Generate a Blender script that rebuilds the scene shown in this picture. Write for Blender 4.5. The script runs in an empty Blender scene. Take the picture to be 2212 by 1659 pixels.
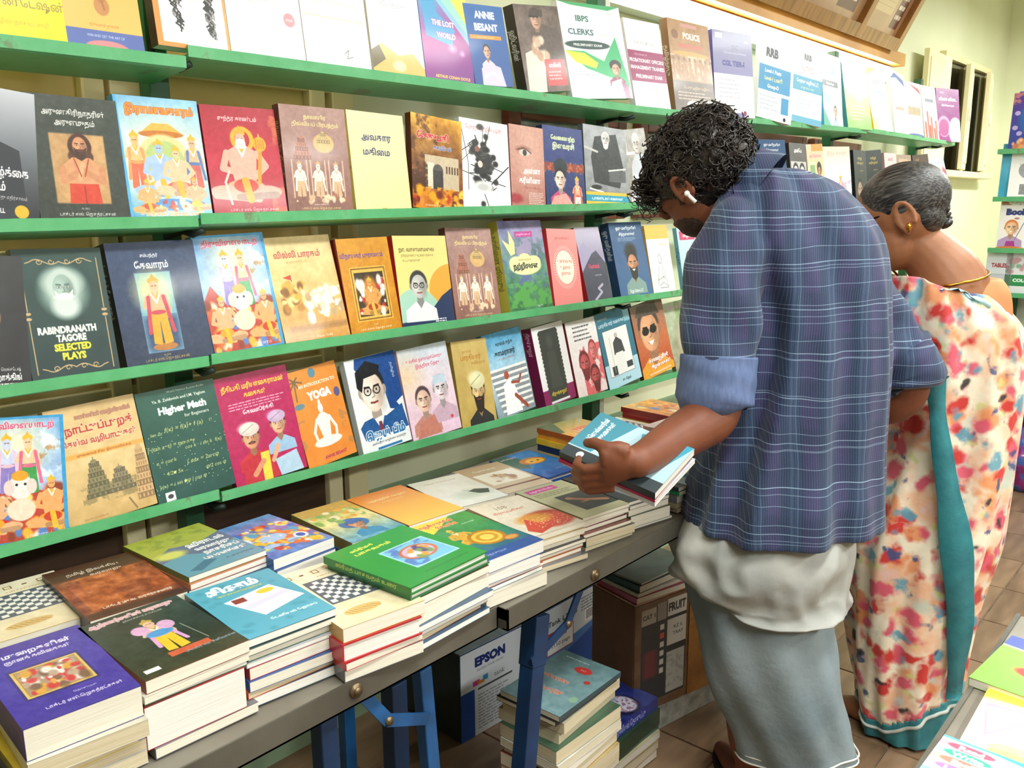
import bpy, bmesh, math, random
import numpy as np
from math import sin, cos, pi, radians, atan2, hypot, sqrt
from mathutils import Vector, Matrix, noise

S = bpy.context.scene
COL = S.collection
rnd = random.Random(7)

# ------------------------------------------------------------------ camera
F_PX = 1890.0
PITCH, ROLL, ANG = radians(11.6), radians(-0.35), radians(41.1)
CAM = Vector((0, 0, 1.35))
fh = Vector((cos(ANG), sin(ANG), 0)); zup = Vector((0, 0, 1)); rt = fh.cross(zup)
FWD = fh * cos(PITCH) - zup * sin(PITCH)
UP0 = zup * cos(PITCH) + fh * sin(PITCH)
RT = rt * cos(ROLL) + UP0 * sin(ROLL)
UPV = -rt * sin(ROLL) + UP0 * cos(ROLL)
cam_data = bpy.data.cameras.new('camera'); cam = bpy.data.objects.new('camera', cam_data); COL.objects.link(cam)
m = Matrix.Identity(4)
for i, v in enumerate((RT, UPV, -FWD)):
    m[0][i], m[1][i], m[2][i] = v.x, v.y, v.z
m[0][3], m[1][3], m[2][3] = CAM
cam.matrix_world = m
cam_data.sensor_width = 36; cam_data.lens = F_PX * 36 / 2212
cam_data.clip_start = 0.02
S.camera = cam

def at(px, py, D):
    """world point seen at pixel (px,py) of the 2212x1659 frame, D metres ahead of the camera (horizontally)"""
    d = FWD + RT * ((px - 1106) / F_PX) + UPV * ((829.5 - py) / F_PX)
    return CAM + d * (D / d.dot(fh))

# ------------------------------------------------------------------ world, lamps, exposure
S.view_settings.view_transform = 'Standard'
S.view_settings.look = 'None'
S.view_settings.gamma = 1
S.view_settings.exposure = 0.45
w = bpy.data.worlds.new('world'); S.world = w; w.use_nodes = True
w.node_tree.nodes['Background'].inputs[0].default_value = (0.90, 0.96, 1, 1)
w.node_tree.nodes['Background'].inputs[1].default_value = 0.12

def area(loc, rot, sx, sy, power, col=(1, 1, 1)):
    d = bpy.data.lights.new('ceiling_or_fill_light', 'AREA'); d.shape = 'RECTANGLE'; d.size = sx; d.size_y = sy
    d.energy = power; d.color = col
    o = bpy.data.objects.new('ceiling_or_fill_light', d); COL.objects.link(o); o.location = loc; o.rotation_euler = rot
    return o
LAMPS = [((0.7, 0.0, 2.5), 26), ((2.6, 0.0, 2.5), 24), ((4.5, 0.0, 2.5), 22), ((0.6, -1.6, 2.2), 55), ((3.0, -1.6, 2.2), 45), ((6.2, 0.2, 2.6), 60)]  # last entries: unseen lamps added to fill the rack wall and far wall
for (lx, ly, lz), p in LAMPS:
    area((lx, ly, lz), (0, 0, 0), 1.25, 0.25, p, (0.97, 1.0, 0.97))

# ------------------------------------------------------------------ helpers
def lin(c):
    if isinstance(c, str):
        c = c.lstrip('#'); c = [int(c[i:i + 2], 16) / 255 for i in (0, 2, 4)]
    return tuple(((x / 12.92) if x <= 0.04045 else ((x + 0.055) / 1.055) ** 2.4) for x in c)

MATS = {}
def mat(name, col, rough=0.5, metal=0.0, var=None, vscale=8.0, vcol=None, bump=0.0, bscale=40.0, coat=0.0, emit=None, stretch=None, trans=0.0, spec=None, detail=4, vlo=.35, vhi=.65):
    """procedural principled material: base colour, optional second colour in noise patches, optional bump"""
    if name in MATS: return MATS[name]
    m = bpy.data.materials.new(name); m.use_nodes = True; MATS[name] = m
    nt = m.node_tree; N = nt.nodes; L = nt.links; b = N['Principled BSDF']
    b.inputs['Base Color'].default_value = (*lin(col), 1)
    b.inputs['Roughness'].default_value = rough; b.inputs['Metallic'].default_value = metal
    if coat: b.inputs['Coat Weight'].default_value = coat; b.inputs['Coat Roughness'].default_value = 0.12
    if trans: b.inputs['Transmission Weight'].default_value = trans
    if spec is not None: b.inputs['Specular IOR Level'].default_value = spec
    if emit: b.inputs['Emission Color'].default_value = (*lin(col), 1); b.inputs['Emission Strength'].default_value = emit
    co = None
    if vcol or bump:
        tc = N.new('ShaderNodeTexCoord'); mp = N.new('ShaderNodeMapping'); L.new(tc.outputs['Object'], mp.inputs[0])
        if stretch: mp.inputs['Scale'].default_value = stretch
        co = mp.outputs[0]
    if vcol:
        n = N.new('ShaderNodeTexNoise'); n.inputs['Scale'].default_value = vscale; n.inputs['Detail'].default_value = detail
        L.new(co, n.inputs['Vector'])
        r = N.new('ShaderNodeValToRGB'); r.color_ramp.elements[0].position = vlo; r.color_ramp.elements[1].position = vhi
        r.color_ramp.elements[0].color = (*lin(col), 1); r.color_ramp.elements[1].color = (*lin(vcol), 1)
        L.new(n.outputs['Fac'], r.inputs[0]); L.new(r.outputs[0], b.inputs['Base Color'])
    if bump:
        n2 = N.new('ShaderNodeTexNoise'); n2.inputs['Scale'].default_value = bscale; n2.inputs['Detail'].default_value = 3
        L.new(co, n2.inputs['Vector'])
        bp = N.new('ShaderNodeBump'); bp.inputs['Strength'].default_value = bump; bp.inputs['Distance'].default_value = 0.01
        L.new(n2.outputs['Fac'], bp.inputs['Height']); L.new(bp.outputs[0], b.inputs['Normal'])
    return m

class MB:
    """collects simple solids; build() links them as ONE mesh object"""
    def __init__(s): s.v = []; s.f = []; s.mi = []; s.sm = []
    def add(s, vs, fs, mi=0, smooth=False):
        k = len(s.v); s.v += [tuple(v) for v in vs]; s.f += [tuple(i + k for i in f) for f in fs]
        s.mi += [mi] * len(fs); s.sm += [smooth] * len(fs); return s
    def box(s, x0, y0, z0, x1, y1, z1, mi=0, M=None):
        vs = [Vector((x, y, z)) for z in (z0, z1) for y in (y0, y1) for x in (x0, x1)]
        if M is not None: vs = [M @ v for v in vs]
        return s.add(vs, [(0, 2, 3, 1), (4, 5, 7, 6), (0, 1, 5, 4), (2, 6, 7, 3), (0, 4, 6, 2), (1, 3, 7, 5)], mi)
    def tube(s, pts, r, n=8, mi=0, smooth=True, flat=1.0):
        pts = [Vector(p) for p in pts]; R = r if isinstance(r, (list, tuple)) else [r] * len(pts)
        vs = []; ref = None
        for i, p in enumerate(pts):
            t = (pts[min(i + 1, len(pts) - 1)] - pts[max(i - 1, 0)]).normalized()
            if ref is None: ref = t.orthogonal().normalized()
            a = (ref - t * ref.dot(t)).normalized(); ref = a; b = t.cross(a)
            for k in range(n):
                th = 2 * pi * k / n; vs.append(p + a * (R[i] * cos(th)) + b * (R[i] * flat * sin(th)))
        fs = []
        for i in range(len(pts) - 1):
            for k in range(n):
                fs.append((i * n + k, i * n + (k + 1) % n, (i + 1) * n + (k + 1) % n, (i + 1) * n + k))
        fs.append(tuple(range(n))[::-1]); fs.append(tuple(range((len(pts) - 1) * n, len(pts) * n)))
        return s.add(vs, fs, mi, smooth)
    def loft(s, rings, n=24, mi=0, caps=True, pw=1.0):
        """rings: (centre, half axis a, half axis b); pw<1 squares the ellipse"""
        vs = []
        for c, a, b in rings:
            c, a, b = Vector(c), Vector(a), Vector(b)
            for k in range(n):
                th = 2 * pi * k / n; x, y = cos(th), sin(th)
                x = math.copysign(abs(x) ** pw, x); y = math.copysign(abs(y) ** pw, y)
                vs.append(c + a * x + b * y)
        fs = []
        for i in range(len(rings) - 1):
            for k in range(n):
                fs.append((i * n + k, i * n + (k + 1) % n, (i + 1) * n + (k + 1) % n, (i + 1) * n + k))
        if caps: fs.append(tuple(range(n))[::-1]); fs.append(tuple(range((len(rings) - 1) * n, len(rings) * n)))
        return s.add(vs, fs, mi, True)
    def ell(s, c, a, b, d, nu=16, nv=10, mi=0):
        c, a, b, d = map(Vector, (c, a, b, d)); rings = []
        for j in range(1, nv):
            t = pi * j / nv; rings.append((c + d * cos(t), a * sin(t), b * sin(t)))
        return s.loft([(c + d * .999, a * .02, b * .02)] + rings + [(c - d * .999, a * .02, b * .02)], nu, mi)
    def prism(s, outline, z0, z1, mi=0, M=None):
        """outline (x,y) counter-clockwise, extruded along z"""
        n = len(outline); vs = [Vector((x, y, z0)) for x, y in outline] + [Vector((x, y, z1)) for x, y in outline]
        if M is not None: vs = [M @ v for v in vs]
        fs = [tuple(range(n))[::-1], tuple(range(n, 2 * n))] + [(i, (i + 1) % n, n + (i + 1) % n, n + i) for i in range(n)]
        return s.add(vs, fs, mi)
    def build(s, name, mats, parent=None, kind=None, bevel=0.0, base=None):
        me = bpy.data.meshes.new(name)
        vs = s.v if base is None else [tuple(Vector(v) - Vector(base)) for v in s.v]
        me.from_pydata(vs, [], s.f); me.update()
        mats = mats if isinstance(mats, (list, tuple)) else [mats]
        for mm in mats: me.materials.append(mm)
        me.polygons.foreach_set('material_index', s.mi); me.polygons.foreach_set('use_smooth', s.sm)
        o = bpy.data.objects.new(name, me); COL.objects.link(o)
        if parent: o.parent = parent
        if kind: o['kind'] = kind
        if bevel:
            md = o.modifiers.new('bevel', 'BEVEL'); md.width = bevel; md.segments = 2; md.limit_method = 'ANGLE'
        return o

def thing(name, label, cat, loc=(0, 0, 0), rotz=0, group=None):
    o = bpy.data.objects.new(name, None); COL.objects.link(o); o.location = loc; o.rotation_euler = (0, 0, rotz)
    o.empty_display_size = .05
    o['label'] = label; o['category'] = cat
    if group: o['group'] = group
    return o
def tag(o, label, cat, group=None):
    o['label'] = label; o['category'] = cat
    if group: o['group'] = group
    return o
# ------------------------------------------------------------------ cover printing: flat print rasterised from shapes and lettering
IW, IH, SPX = 240, 340, 30        # front width, height, spine columns (pixels)
def rgb(c):
    if isinstance(c, str):
        c = c.lstrip('#'); return np.array([int(c[i:i + 2], 16) / 255 for i in (0, 2, 4)])
    return np.array(c, float)
TC = {}
def vis(s):
    """Tamil vowel signs in visual order"""
    out = []
    for ch in s:
        if ch in 'ெேை' and out: out.insert(len(out) - 1, ch)
        elif ch in 'ொோௌ' and out:
            out.insert(len(out) - 1, {'ொ': 'ெ', 'ோ': 'ே', 'ௌ': 'ெ'}[ch]); out.append('ா')
        else: out.append(ch)
    return ''.join(out)
def text_tris(s, bold):
    k = (s, bold)
    if k in TC: return TC[k]
    cu = bpy.data.curves.new('lettering', 'FONT'); cu.body = vis(s); cu.size = 1; cu.resolution_u = 2; cu.offset = bold
    o = bpy.data.objects.new('lettering', cu); COL.objects.link(o)
    me = o.evaluated_get(bpy.context.evaluated_depsgraph_get()).to_mesh(); me.calc_loop_triangles()
    co = np.zeros(len(me.vertices) * 3); me.vertices.foreach_get('co', co); co = co.reshape(-1, 3)[:, :2]
    ti = np.zeros(len(me.loop_triangles) * 3, dtype=int); me.loop_triangles.foreach_get('vertices', ti)
    T = co[ti].reshape(-1, 3, 2) if len(ti) else np.zeros((0, 3, 2))
    if len(T):
        T = T - np.array([T[..., 0].min(), 0])
    bpy.data.objects.remove(o); bpy.data.curves.remove(cu)
    TC[k] = T; return T
class Cover:
    def __init__(s, c='#ffffff', W=IW, H=IH, sp=SPX):
        s.W, s.H, s.sp = W, H, sp
        s.a = np.empty((H, W + sp, 3)); s.a[:] = rgb(c); s.r = np.random.RandomState(abs(hash(str(c) + str(W))) % 9999 if False else 5)
    # helpers ---------------------------------------------------------
    def bb(s, x0, y0, x1, y1, pad=1):
        X0 = int(max(0, math.floor(s.sp + x0 * s.W) - pad)); X1 = int(min(s.W + s.sp, math.ceil(s.sp + x1 * s.W) + pad))
        Y0 = int(max(0, math.floor(y0 * s.H) - pad)); Y1 = int(min(s.H, math.ceil(y1 * s.H) + pad))
        return X0, Y0, X1, Y1
    def grid(s, b):
        X0, Y0, X1, Y1 = b
        xx = (np.arange(X0, X1) + .5 - s.sp) / s.W; yy = (np.arange(Y0, Y1) + .5) / s.H
        return np.meshgrid(xx, yy)
    def put(s, b, m, c):
        X0, Y0, X1, Y1 = b
        if X1 <= X0 or Y1 <= Y0: return
        m = np.clip(m, 0, 1)[..., None]; r = s.a[Y0:Y1, X0:X1]
        r[:] = r * (1 - m) + (c if getattr(c, 'ndim', 1) > 1 else rgb(c)) * m
    # operations ------------------------------------------------------
    def bg(s, c0, c1, c2=None, diag=0.0):
        xx, yy = s.grid((0, 0, s.W + s.sp, s.H)); t = np.clip(yy + diag * (xx - .5), 0, 1)[..., None]
        c0, c1 = rgb(c0), rgb(c1)
        if c2 is None: s.a[:] = c0 * (1 - t) + c1 * t
        else:
            c2 = rgb(c2); s.a[:] = np.where(t < .5, c0 * (1 - 2 * t) + c1 * 2 * t, c1 * (2 - 2 * t) + c2 * (2 * t - 1))
    def noise(s, amp=.08, cell=20, x0=0, y0=0, x1=1, y1=1, c=None, lo=.5):
        b = s.bb(x0, y0, x1, y1, 0); X0, Y0, X1, Y1 = b; h, w_ = Y1 - Y0, X1 - X0
        if h < 2 or w_ < 2: return
        tot = np.zeros((h, w_)); 
        for k, cc in enumerate((cell, cell / 2.2, cell / 5)):
            cc = max(cc, 1.5); g = s.r.rand(int(h / cc) + 3, int(w_ / cc) + 3)
            yi = np.arange(h) / cc; xi = np.arange(w_) / cc; y_ = yi.astype(int); x_ = xi.astype(int); fy = (yi - y_)[:, None]; fx = (xi - x_)[None]
            tot += (g[y_][:, x_] * (1 - fy) * (1 - fx) + g[y_ + 1][:, x_] * fy * (1 - fx) + g[y_][:, x_ + 1] * (1 - fy) * fx + g[y_ + 1][:, x_ + 1] * fy * fx) * (.55, .3, .15)[k]
        if c is None: s.a[Y0:Y1, X0:X1] = np.clip(s.a[Y0:Y1, X0:X1] + (tot[..., None] - .5) * 2 * amp, 0, 1)
        else: s.put(b, np.clip((tot - lo) / .12, 0, 1) * amp, c)
    def R(s, x0, y0, x1, y1, c, soft=0):
        b = s.bb(x0, y0, x1, y1); xx, yy = s.grid(b); e = max(soft, .5 / s.W)
        m = np.clip((xx - x0) / e / 2 + .5, 0, 1) * np.clip((x1 - xx) / e / 2 + .5, 0, 1) * np.clip((yy - y0) / e / 2 + .5, 0, 1) * np.clip((y1 - yy) / e / 2 + .5, 0, 1)
        s.put(b, m, c)
    def E(s, cx, cy, rx, ry, c, soft=.06, a=1.0):
        b = s.bb(cx - rx * (1 + soft), cy - ry * (1 + soft), cx + rx * (1 + soft), cy + ry * (1 + soft)); xx, yy = s.grid(b)
        d = np.sqrt(((xx - cx) / rx) ** 2 + ((yy - cy) / ry) ** 2); s.put(b, (1 + soft - d) / (2 * soft) * a, c)
    def P(s, pts, c, a=1.0):
        P = np.array(pts, float); b = s.bb(P[:, 0].min(), P[:, 1].min(), P[:, 0].max(), P[:, 1].max())
        X0, Y0, X1, Y1 = b
        if X1 <= X0 or Y1 <= Y0: return
        acc = 0
        for ox in (.25, .75):
            for oy in (.25, .75):
                xx = (np.arange(X0, X1) + ox - s.sp) / s.W; yy = (np.arange(Y0, Y1) + oy) / s.H; xx, yy = np.meshgrid(xx, yy)
                ins = np.zeros(xx.shape, bool)
                for i in range(len(P)):
                    (xa, ya), (xb, yb) = P[i], P[(i + 1) % len(P)]
                    if ya == yb: continue
                    cnd = ((ya > yy) != (yb > yy)) & (xx < (xb - xa) * (yy - ya) / (yb - ya) + xa); ins ^= cnd
                acc = acc + ins / 4.0
        s.put(b, acc * a, c)
    def L(s, pts, wd, c, a=1.0):
        asp = s.H / s.W
        for (xa, ya), (xb, yb) in zip(pts[:-1], pts[1:]):
            b = s.bb(min(xa, xb) - wd, min(ya, yb) - wd, max(xa, xb) + wd, max(ya, yb) + wd); xx, yy = s.grid(b)
            ax, ay, bx, by = xa, ya * asp, xb, yb * asp; px, py = xx - ax, yy * asp - ay; dx, dy = bx - ax, by - ay
            t = np.clip((px * dx + py * dy) / (dx * dx + dy * dy + 1e-9), 0, 1)
            d = np.hypot(px - t * dx, py - t * dy); s.put(b, (wd / 2 - d) * s.W + .5, np.array(rgb(c))) if a == 1 else s.put(b, np.clip((wd / 2 - d) * s.W + .5, 0, 1) * a, c)
    def T(s, txt, cx, cy, hh, c, w=None, bold=.0, rot=0.0, out=None, al=0, skew=0):
        """lettering; hh cap height (fraction of cover height), w target width (fraction of cover width)"""
        T = text_tris(txt, bold)
        if not len(T): return
        tw = T[..., 0].max(); k = hh * s.H / .72; kx = k
        if w and (tw * k > w * s.W): kx = max(w * s.W / tw, k * .45)
        Q = T.copy(); Q[..., 0] = (Q[..., 0] - (tw / 2 if al == 0 else 0)) * kx + skew * Q[..., 1] * k; Q[..., 1] = -(Q[..., 1] - .36) * k
        if rot:
            ca, sa = cos(rot), sin(rot); Q = np.stack([Q[..., 0] * ca - Q[..., 1] * sa, Q[..., 0] * sa + Q[..., 1] * ca], -1)
        Q[..., 0] += s.sp + cx * s.W; Q[..., 1] += cy * s.H
        x0 = int(max(0, Q[..., 0].min() - 3)); x1 = int(min(s.W + s.sp, Q[..., 0].max() + 4)); y0 = int(max(0, Q[..., 1].min() - 3)); y1 = int(min(s.H, Q[..., 1].max() + 4))
        if x1 <= x0 or y1 <= y0: return
        SS = 3; M = np.zeros(((y1 - y0) * SS, (x1 - x0) * SS), bool); q = (Q - np.array([x0, y0])) * SS
        for a_, b_, c_ in q:
            mnx = int(max(0, min(a_[0], b_[0], c_[0]))); mxx = int(min(M.shape[1], max(a_[0], b_[0], c_[0]) + 2))
            mny = int(max(0, min(a_[1], b_[1], c_[1]))); mxy = int(min(M.shape[0], max(a_[1], b_[1], c_[1]) + 2))
            if mxx <= mnx or mxy <= mny: continue
            xx = np.arange(mnx, mxx)[None] + .5; yy = np.arange(mny, mxy)[:, None] + .5
            e0 = (b_[0] - a_[0]) * (yy - a_[1]) - (b_[1] - a_[1]) * (xx - a_[0]); e1 = (c_[0] - b_[0]) * (yy - b_[1]) - (c_[1] - b_[1]) * (xx - b_[0]); e2 = (a_[0] - c_[0]) * (yy - c_[1]) - (a_[1] - c_[1]) * (xx - c_[0])
            M[mny:mxy, mnx:mxx] |= ((e0 >= 0) & (e1 >= 0) & (e2 >= 0)) | ((e0 <= 0) & (e1 <= 0) & (e2 <= 0))
        m = M.reshape(y1 - y0, SS, x1 - x0, SS).mean((1, 3))
        if out:
            d = m.copy()
            R_ = (-2, -1, 0, 1, 2) if hh * s.H > 24 else (-1, 0, 1)
            for dx in R_:
                for dy in R_: d = np.maximum(d, np.roll(np.roll(m, dx, 1), dy, 0))
            s.put((x0, y0, x1, y1), d, out)
        s.put((x0, y0, x1, y1), m, c)
    def spine(s, c, txt=None, tc='#ffffff', h=.5, cy=.45, w=.6):
        s.a[:, :s.sp] = rgb(c)
        if txt:
            W, sp = s.W, s.sp; T_W = s.sp
            s.T(txt, -s.sp / 2 / s.W, cy, h * s.sp / s.H, tc, rot=pi / 2, w=w * s.H / s.W)
    # figure motifs ---------------------------------------------------
    def face(s, cx, cy, r, skin='#c98f6b', hair='#1b1513', o='', cloth='#ffffff', hat='#e8e4da', ln='#2a1a14'):
        k = s.W / s.H; ry = r * 1.3 * k; sh = tuple(rgb(skin) * .72); lt = tuple(np.clip(rgb(skin) * 1.15 + .03, 0, 1))
        if cloth:
            s.P([(cx - r * 2.0, cy + ry * 2.9), (cx - r * 1.9, cy + ry * 1.95), (cx - r * .6, cy + ry * 1.3), (cx + r * .6, cy + ry * 1.3), (cx + r * 1.9, cy + ry * 1.95), (cx + r * 2.0, cy + ry * 2.9)], cloth)
            s.P([(cx - r * .5, cy + ry * 1.28), (cx, cy + ry * 1.85), (cx + r * .5, cy + ry * 1.28)], sh)
        s.R(cx - r * .4, cy + ry * .5, cx + r * .4, cy + ry * 1.35, sh)
        if 'L' in o: s.E(cx, cy + ry * .05, r * 1.3, ry * 1.3, hair, .15)
        s.E(cx, cy - ry * .22, r * 1.08, ry * 1.0, hair)
        if 'L' not in o: s.E(cx - r * 1.0, cy + ry * .05, r * .16, ry * .22, sh); s.E(cx + r * 1.0, cy + ry * .05, r * .16, ry * .22, sh)
        s.E(cx, cy + ry * .08, r * .92, ry * .95, skin, .05); s.E(cx - r * .35, cy + ry * .1, r * .42, ry * .6, lt, .6, .7); s.E(cx + r * .6, cy + ry * .3, r * .35, ry * .6, sh, .6, .6)
        for q in (-1, 1):
            s.L([(cx + q * r * .58, cy - ry * .2), (cx + q * r * .2, cy - ry * .17)], r * .13, ln)
            s.E(cx + q * r * .37, cy - ry * .03, r * .26, ry * .13, sh, .5, .55); s.E(cx + q * r * .37, cy - ry * .01, r * .16, ry * .05, '#e4dace'); s.E(cx + q * r * .36, cy - ry * .01, r * .075, ry * .055, ln)
        s.L([(cx + r * .03, cy), (cx + r * .12, cy + ry * .3), (cx - r * .1, cy + ry * .34)], r * .08, sh)
        if 'b' in o: s.P([(cx - r * .88, cy + ry * .15), (cx - r * .5, cy + ry * .42), (cx + r * .5, cy + ry * .42), (cx + r * .88, cy + ry * .15), (cx + r * .55, cy + ry * 1.35), (cx, cy + ry * 1.6), (cx - r * .55, cy + ry * 1.35)], hair if 'w' not in o else '#dfe6e2')
        s.L([(cx - r * .28, cy + ry * .57), (cx, cy + ry * .6), (cx + r * .28, cy + ry * .57)], r * .12, '#8a3c34')
        if 's' in o: s.P([(cx - r * .35, cy + ry * .52), (cx + r * .35, cy + ry * .52), (cx, cy + ry * .74)], '#fff6ee')
        if 'm' in o: s.L([(cx - r * .38, cy + ry * .5), (cx, cy + ry * .43), (cx + r * .38, cy + ry * .5)], r * .16, hair if 'w' not in o else '#e8ece8')
        if 'g' in o:
            for q in (-1, 1):
                for z in range(12):
                    t0, t1 = z * pi / 6, (z + 1) * pi / 6; s.L([(cx + q * r * .38 + r * .28 * cos(t0), cy + ry * .2 * sin(t0)), (cx + q * r * .38 + r * .28 * cos(t1), cy + ry * .2 * sin(t1))], r * .07, '#15151a')
        if 'd' in o:
            for q in (-1, 1): s.E(cx + q * r * .4, cy, r * .36, ry * .2, '#1d1616')
        if 't' in o: s.E(cx, cy - ry * .75, r * 1.25, ry * .62, hat); s.E(cx - r * .3, cy - ry * .95, r * .9, ry * .4, tuple(np.clip(rgb(hat) * 1.1, 0, 1)), .5); s.L([(cx - r, cy - ry * .5), (cx + r * .6, cy - ry * 1.1)], r * .08, tuple(rgb(hat) * .75))
        if 'c' in o: s.P([(cx - r * 1.05, cy - ry * .45), (cx - r * .8, cy - ry * 1.15), (cx + r * .9, cy - ry * 1.15), (cx + r * 1.05, cy - ry * .45)], hat)
    def fig(s, cx, cy, h, skin='#e0a878', robe='#f0b020', cloth2='#c8342c', crown='#e8b830', halo=None, sit=False, lim='#7a4020'):
        """painted figure: cy top of crown, h height (fractions)"""
        k = s.H / s.W; u = h * k; sh = tuple(rgb(skin) * .8)
        if halo: s.E(cx, cy + h * .16, u * .2, h * .2, halo, .25)
        s.P([(cx - u * .07, cy + h * .12), (cx, cy), (cx + u * .07, cy + h * .12)], crown); s.E(cx, cy + h * .1, u * .075, h * .05, crown)
        if sit:
            s.P([(cx - u * .2, cy + h * .34), (cx - u * .08, cy + h * .27), (cx + u * .08, cy + h * .27), (cx + u * .2, cy + h * .34), (cx + u * .14, cy + h * .74), (cx - u * .14, cy + h * .74)], skin)
            s.L([(cx - u * .2, cy + h * .36), (cx - u * .27, cy + h * .56), (cx - u * .06, cy + h * .62)], u * .085, skin); s.L([(cx + u * .2, cy + h * .36), (cx + u * .3, cy + h * .52), (cx + u * .14, cy + h * .66)], u * .085, skin)
            s.E(cx, cy + h * .8, u * .26, h * .1, robe); s.E(cx - u * .28, cy + h * .86, u * .2, h * .085, skin); s.E(cx + u * .28, cy + h * .86, u * .2, h * .085, skin); s.L([(cx - u * .4, cy + h * .9), (cx + u * .15, cy + h * .95)], u * .1, skin); s.L([(cx + u * .4, cy + h * .9), (cx - u * .1, cy + h * .93)], u * .09, sh)
            s.E(cx, cy + h * .78, u * .16, h * .09, cloth2); s.L([(cx, cy + h * .72), (cx + u * .04, cy + h * .96)], u * .1, crown)
        else:
            s.P([(cx - u * .12, cy + h * .3), (cx - u * .05, cy + h * .24), (cx + u * .05, cy + h * .24), (cx + u * .12, cy + h * .3), (cx + u * .08, cy + h * .52), (cx - u * .08, cy + h * .52)], skin)
            s.P([(cx - u * .1, cy + h * .5), (cx + u * .1, cy + h * .5), (cx + u * .13, cy + h * .95), (cx + u * .01, cy + h * .97), (cx, cy + h * .62), (cx - u * .02, cy + h * .97), (cx - u * .13, cy + h * .95)], robe)
            s.L([(cx - u * .12, cy + h * .32), (cx - u * .17, cy + h * .45), (cx - u * .1, cy + h * .38)], u * .045, skin); s.L([(cx + u * .12, cy + h * .32), (cx + u * .16, cy + h * .5), (cx + u * .13, cy + h * .6)], u * .045, skin)
            s.L([(cx - u * .1, cy + h * .32), (cx - u * .15, cy + h * .8)], u * .05, cloth2); s.L([(cx + u * .1, cy + h * .32), (cx + u * .17, cy + h * .8)], u * .05, cloth2); s.E(cx, cy + h * .53, u * .1, h * .03, cloth2)
        s.E(cx, cy + h * .18, u * .065, h * .075, skin); s.L([(cx - u * .03, cy + h * .17), (cx - u * .01, cy + h * .17)], u * .012, lim); s.L([(cx + u * .012, cy + h * .17), (cx + u * .032, cy + h * .17)], u * .012, lim)
        s.L([(cx - u * .06, cy + h * .27), (cx, cy + h * .4), (cx + u * .06, cy + h * .27)], u * .025, '#f4efe4'); s.L([(cx - u * .04, cy + h * .27), (cx, cy + h * .34), (cx + u * .04, cy + h * .27)], u * .02, crown)
    def blob(s, x0, y0, x1, y1, n, sz, pal):
        for _ in range(n):
            x, y = x0 + s.r.rand() * (x1 - x0), y0 + s.r.rand() * (y1 - y0); r = sz * (.4 + s.r.rand())
            s.E(x, y, r, r * (.5 + .7 * s.r.rand()), pal[s.r.randint(len(pal))], .25, .9)
    def lines(s, x0, x1, y0, dy, n, hgt, c, ragged=.3):
        for i in range(n):
            x = x0
            e = x1 - s.r.rand() * ragged * (x1 - x0)
            while x < e:
                l = .02 + s.r.rand() * .07; s.R(x, y0 + i * dy, min(x + l, e), y0 + i * dy + hgt, c); x += l + .012
    def tem(s, cx, by, w, h, c, n=6):
        d = tuple(rgb(c) * .7)
        for i in range(n):
            t = i / n; ww = w * (1 - .72 * t); y1 = by - h * t; y0 = by - h * (t + 1 / n)
            s.R(cx - ww / 2, y0, cx + ww / 2, y1, c if i % 2 else d)
            for q in range(5): s.R(cx - ww / 2 + ww * (q + .25) / 5, y0 + h / n * .25, cx - ww / 2 + ww * (q + .6) / 5, y1 - h / n * .2, d if i % 2 else c)
        s.E(cx, by - h * 1.02, w * .12, h * .06, c); s.L([(cx, by - h), (cx, by - h * 1.15)], w * .04, c)
    def frame(s, x0, y0, x1, y1, c, w=.01):
        s.L([(x0, y0), (x1, y0), (x1, y1), (x0, y1), (x0, y0)], w, c)
    def curl(s, cx, cy, wd, c, t=.012, f=1):
        for q in (-1, 1):
            pts = [(cx + q * wd * .5 * i / 14, cy + f * .02 * sin(i / 14 * 2.2 * pi) * (1 if i < 12 else .6)) for i in range(15)]; s.L(pts, t, c)
            for ox in (.12, .3):
                pts = [(cx + q * wd * ox + .035 * cos(a) * (1 - a / 9), cy + .022 * sin(a) * (1 - a / 9) * f) for a in [k * .6 for k in range(11)]]; s.L(pts, t * .8, c)
    def image(s, name):
        im = bpy.data.images.new(name, s.W + s.sp, s.H); px = np.ones((s.H, s.W + s.sp, 4), np.float32); px[..., :3] = np.clip(s.a[::-1], 0, 1)
        im.pixels.foreach_set(px.ravel()); im.update(); im.pack(); return im
def print_mat(name, cover, rough=.38, coat=.18, uv=True):
    m = bpy.data.materials.new(name); m.use_nodes = True; N = m.node_tree.nodes; L = m.node_tree.links; b = N['Principled BSDF']
    t = N.new('ShaderNodeTexImage'); t.image = cover.image(name); L.new(t.outputs[0], b.inputs['Base Color']); t.extension = 'EXTEND'
    b.inputs['Roughness'].default_value = rough; b.inputs['Coat Weight'].default_value = coat; b.inputs['Coat Roughness'].default_value = .1
    tc = N.new('ShaderNodeTexCoord'); n = N.new('ShaderNodeTexNoise'); n.inputs['Scale'].default_value = 18; L.new(tc.outputs['Object'], n.inputs['Vector'])
    bp = N.new('ShaderNodeBump'); bp.inputs['Strength'].default_value = .12; bp.inputs['Distance'].default_value = .01; L.new(n.outputs['Fac'], bp.inputs['Height']); L.new(bp.outputs[0], b.inputs['Normal'])
    return m
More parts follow.
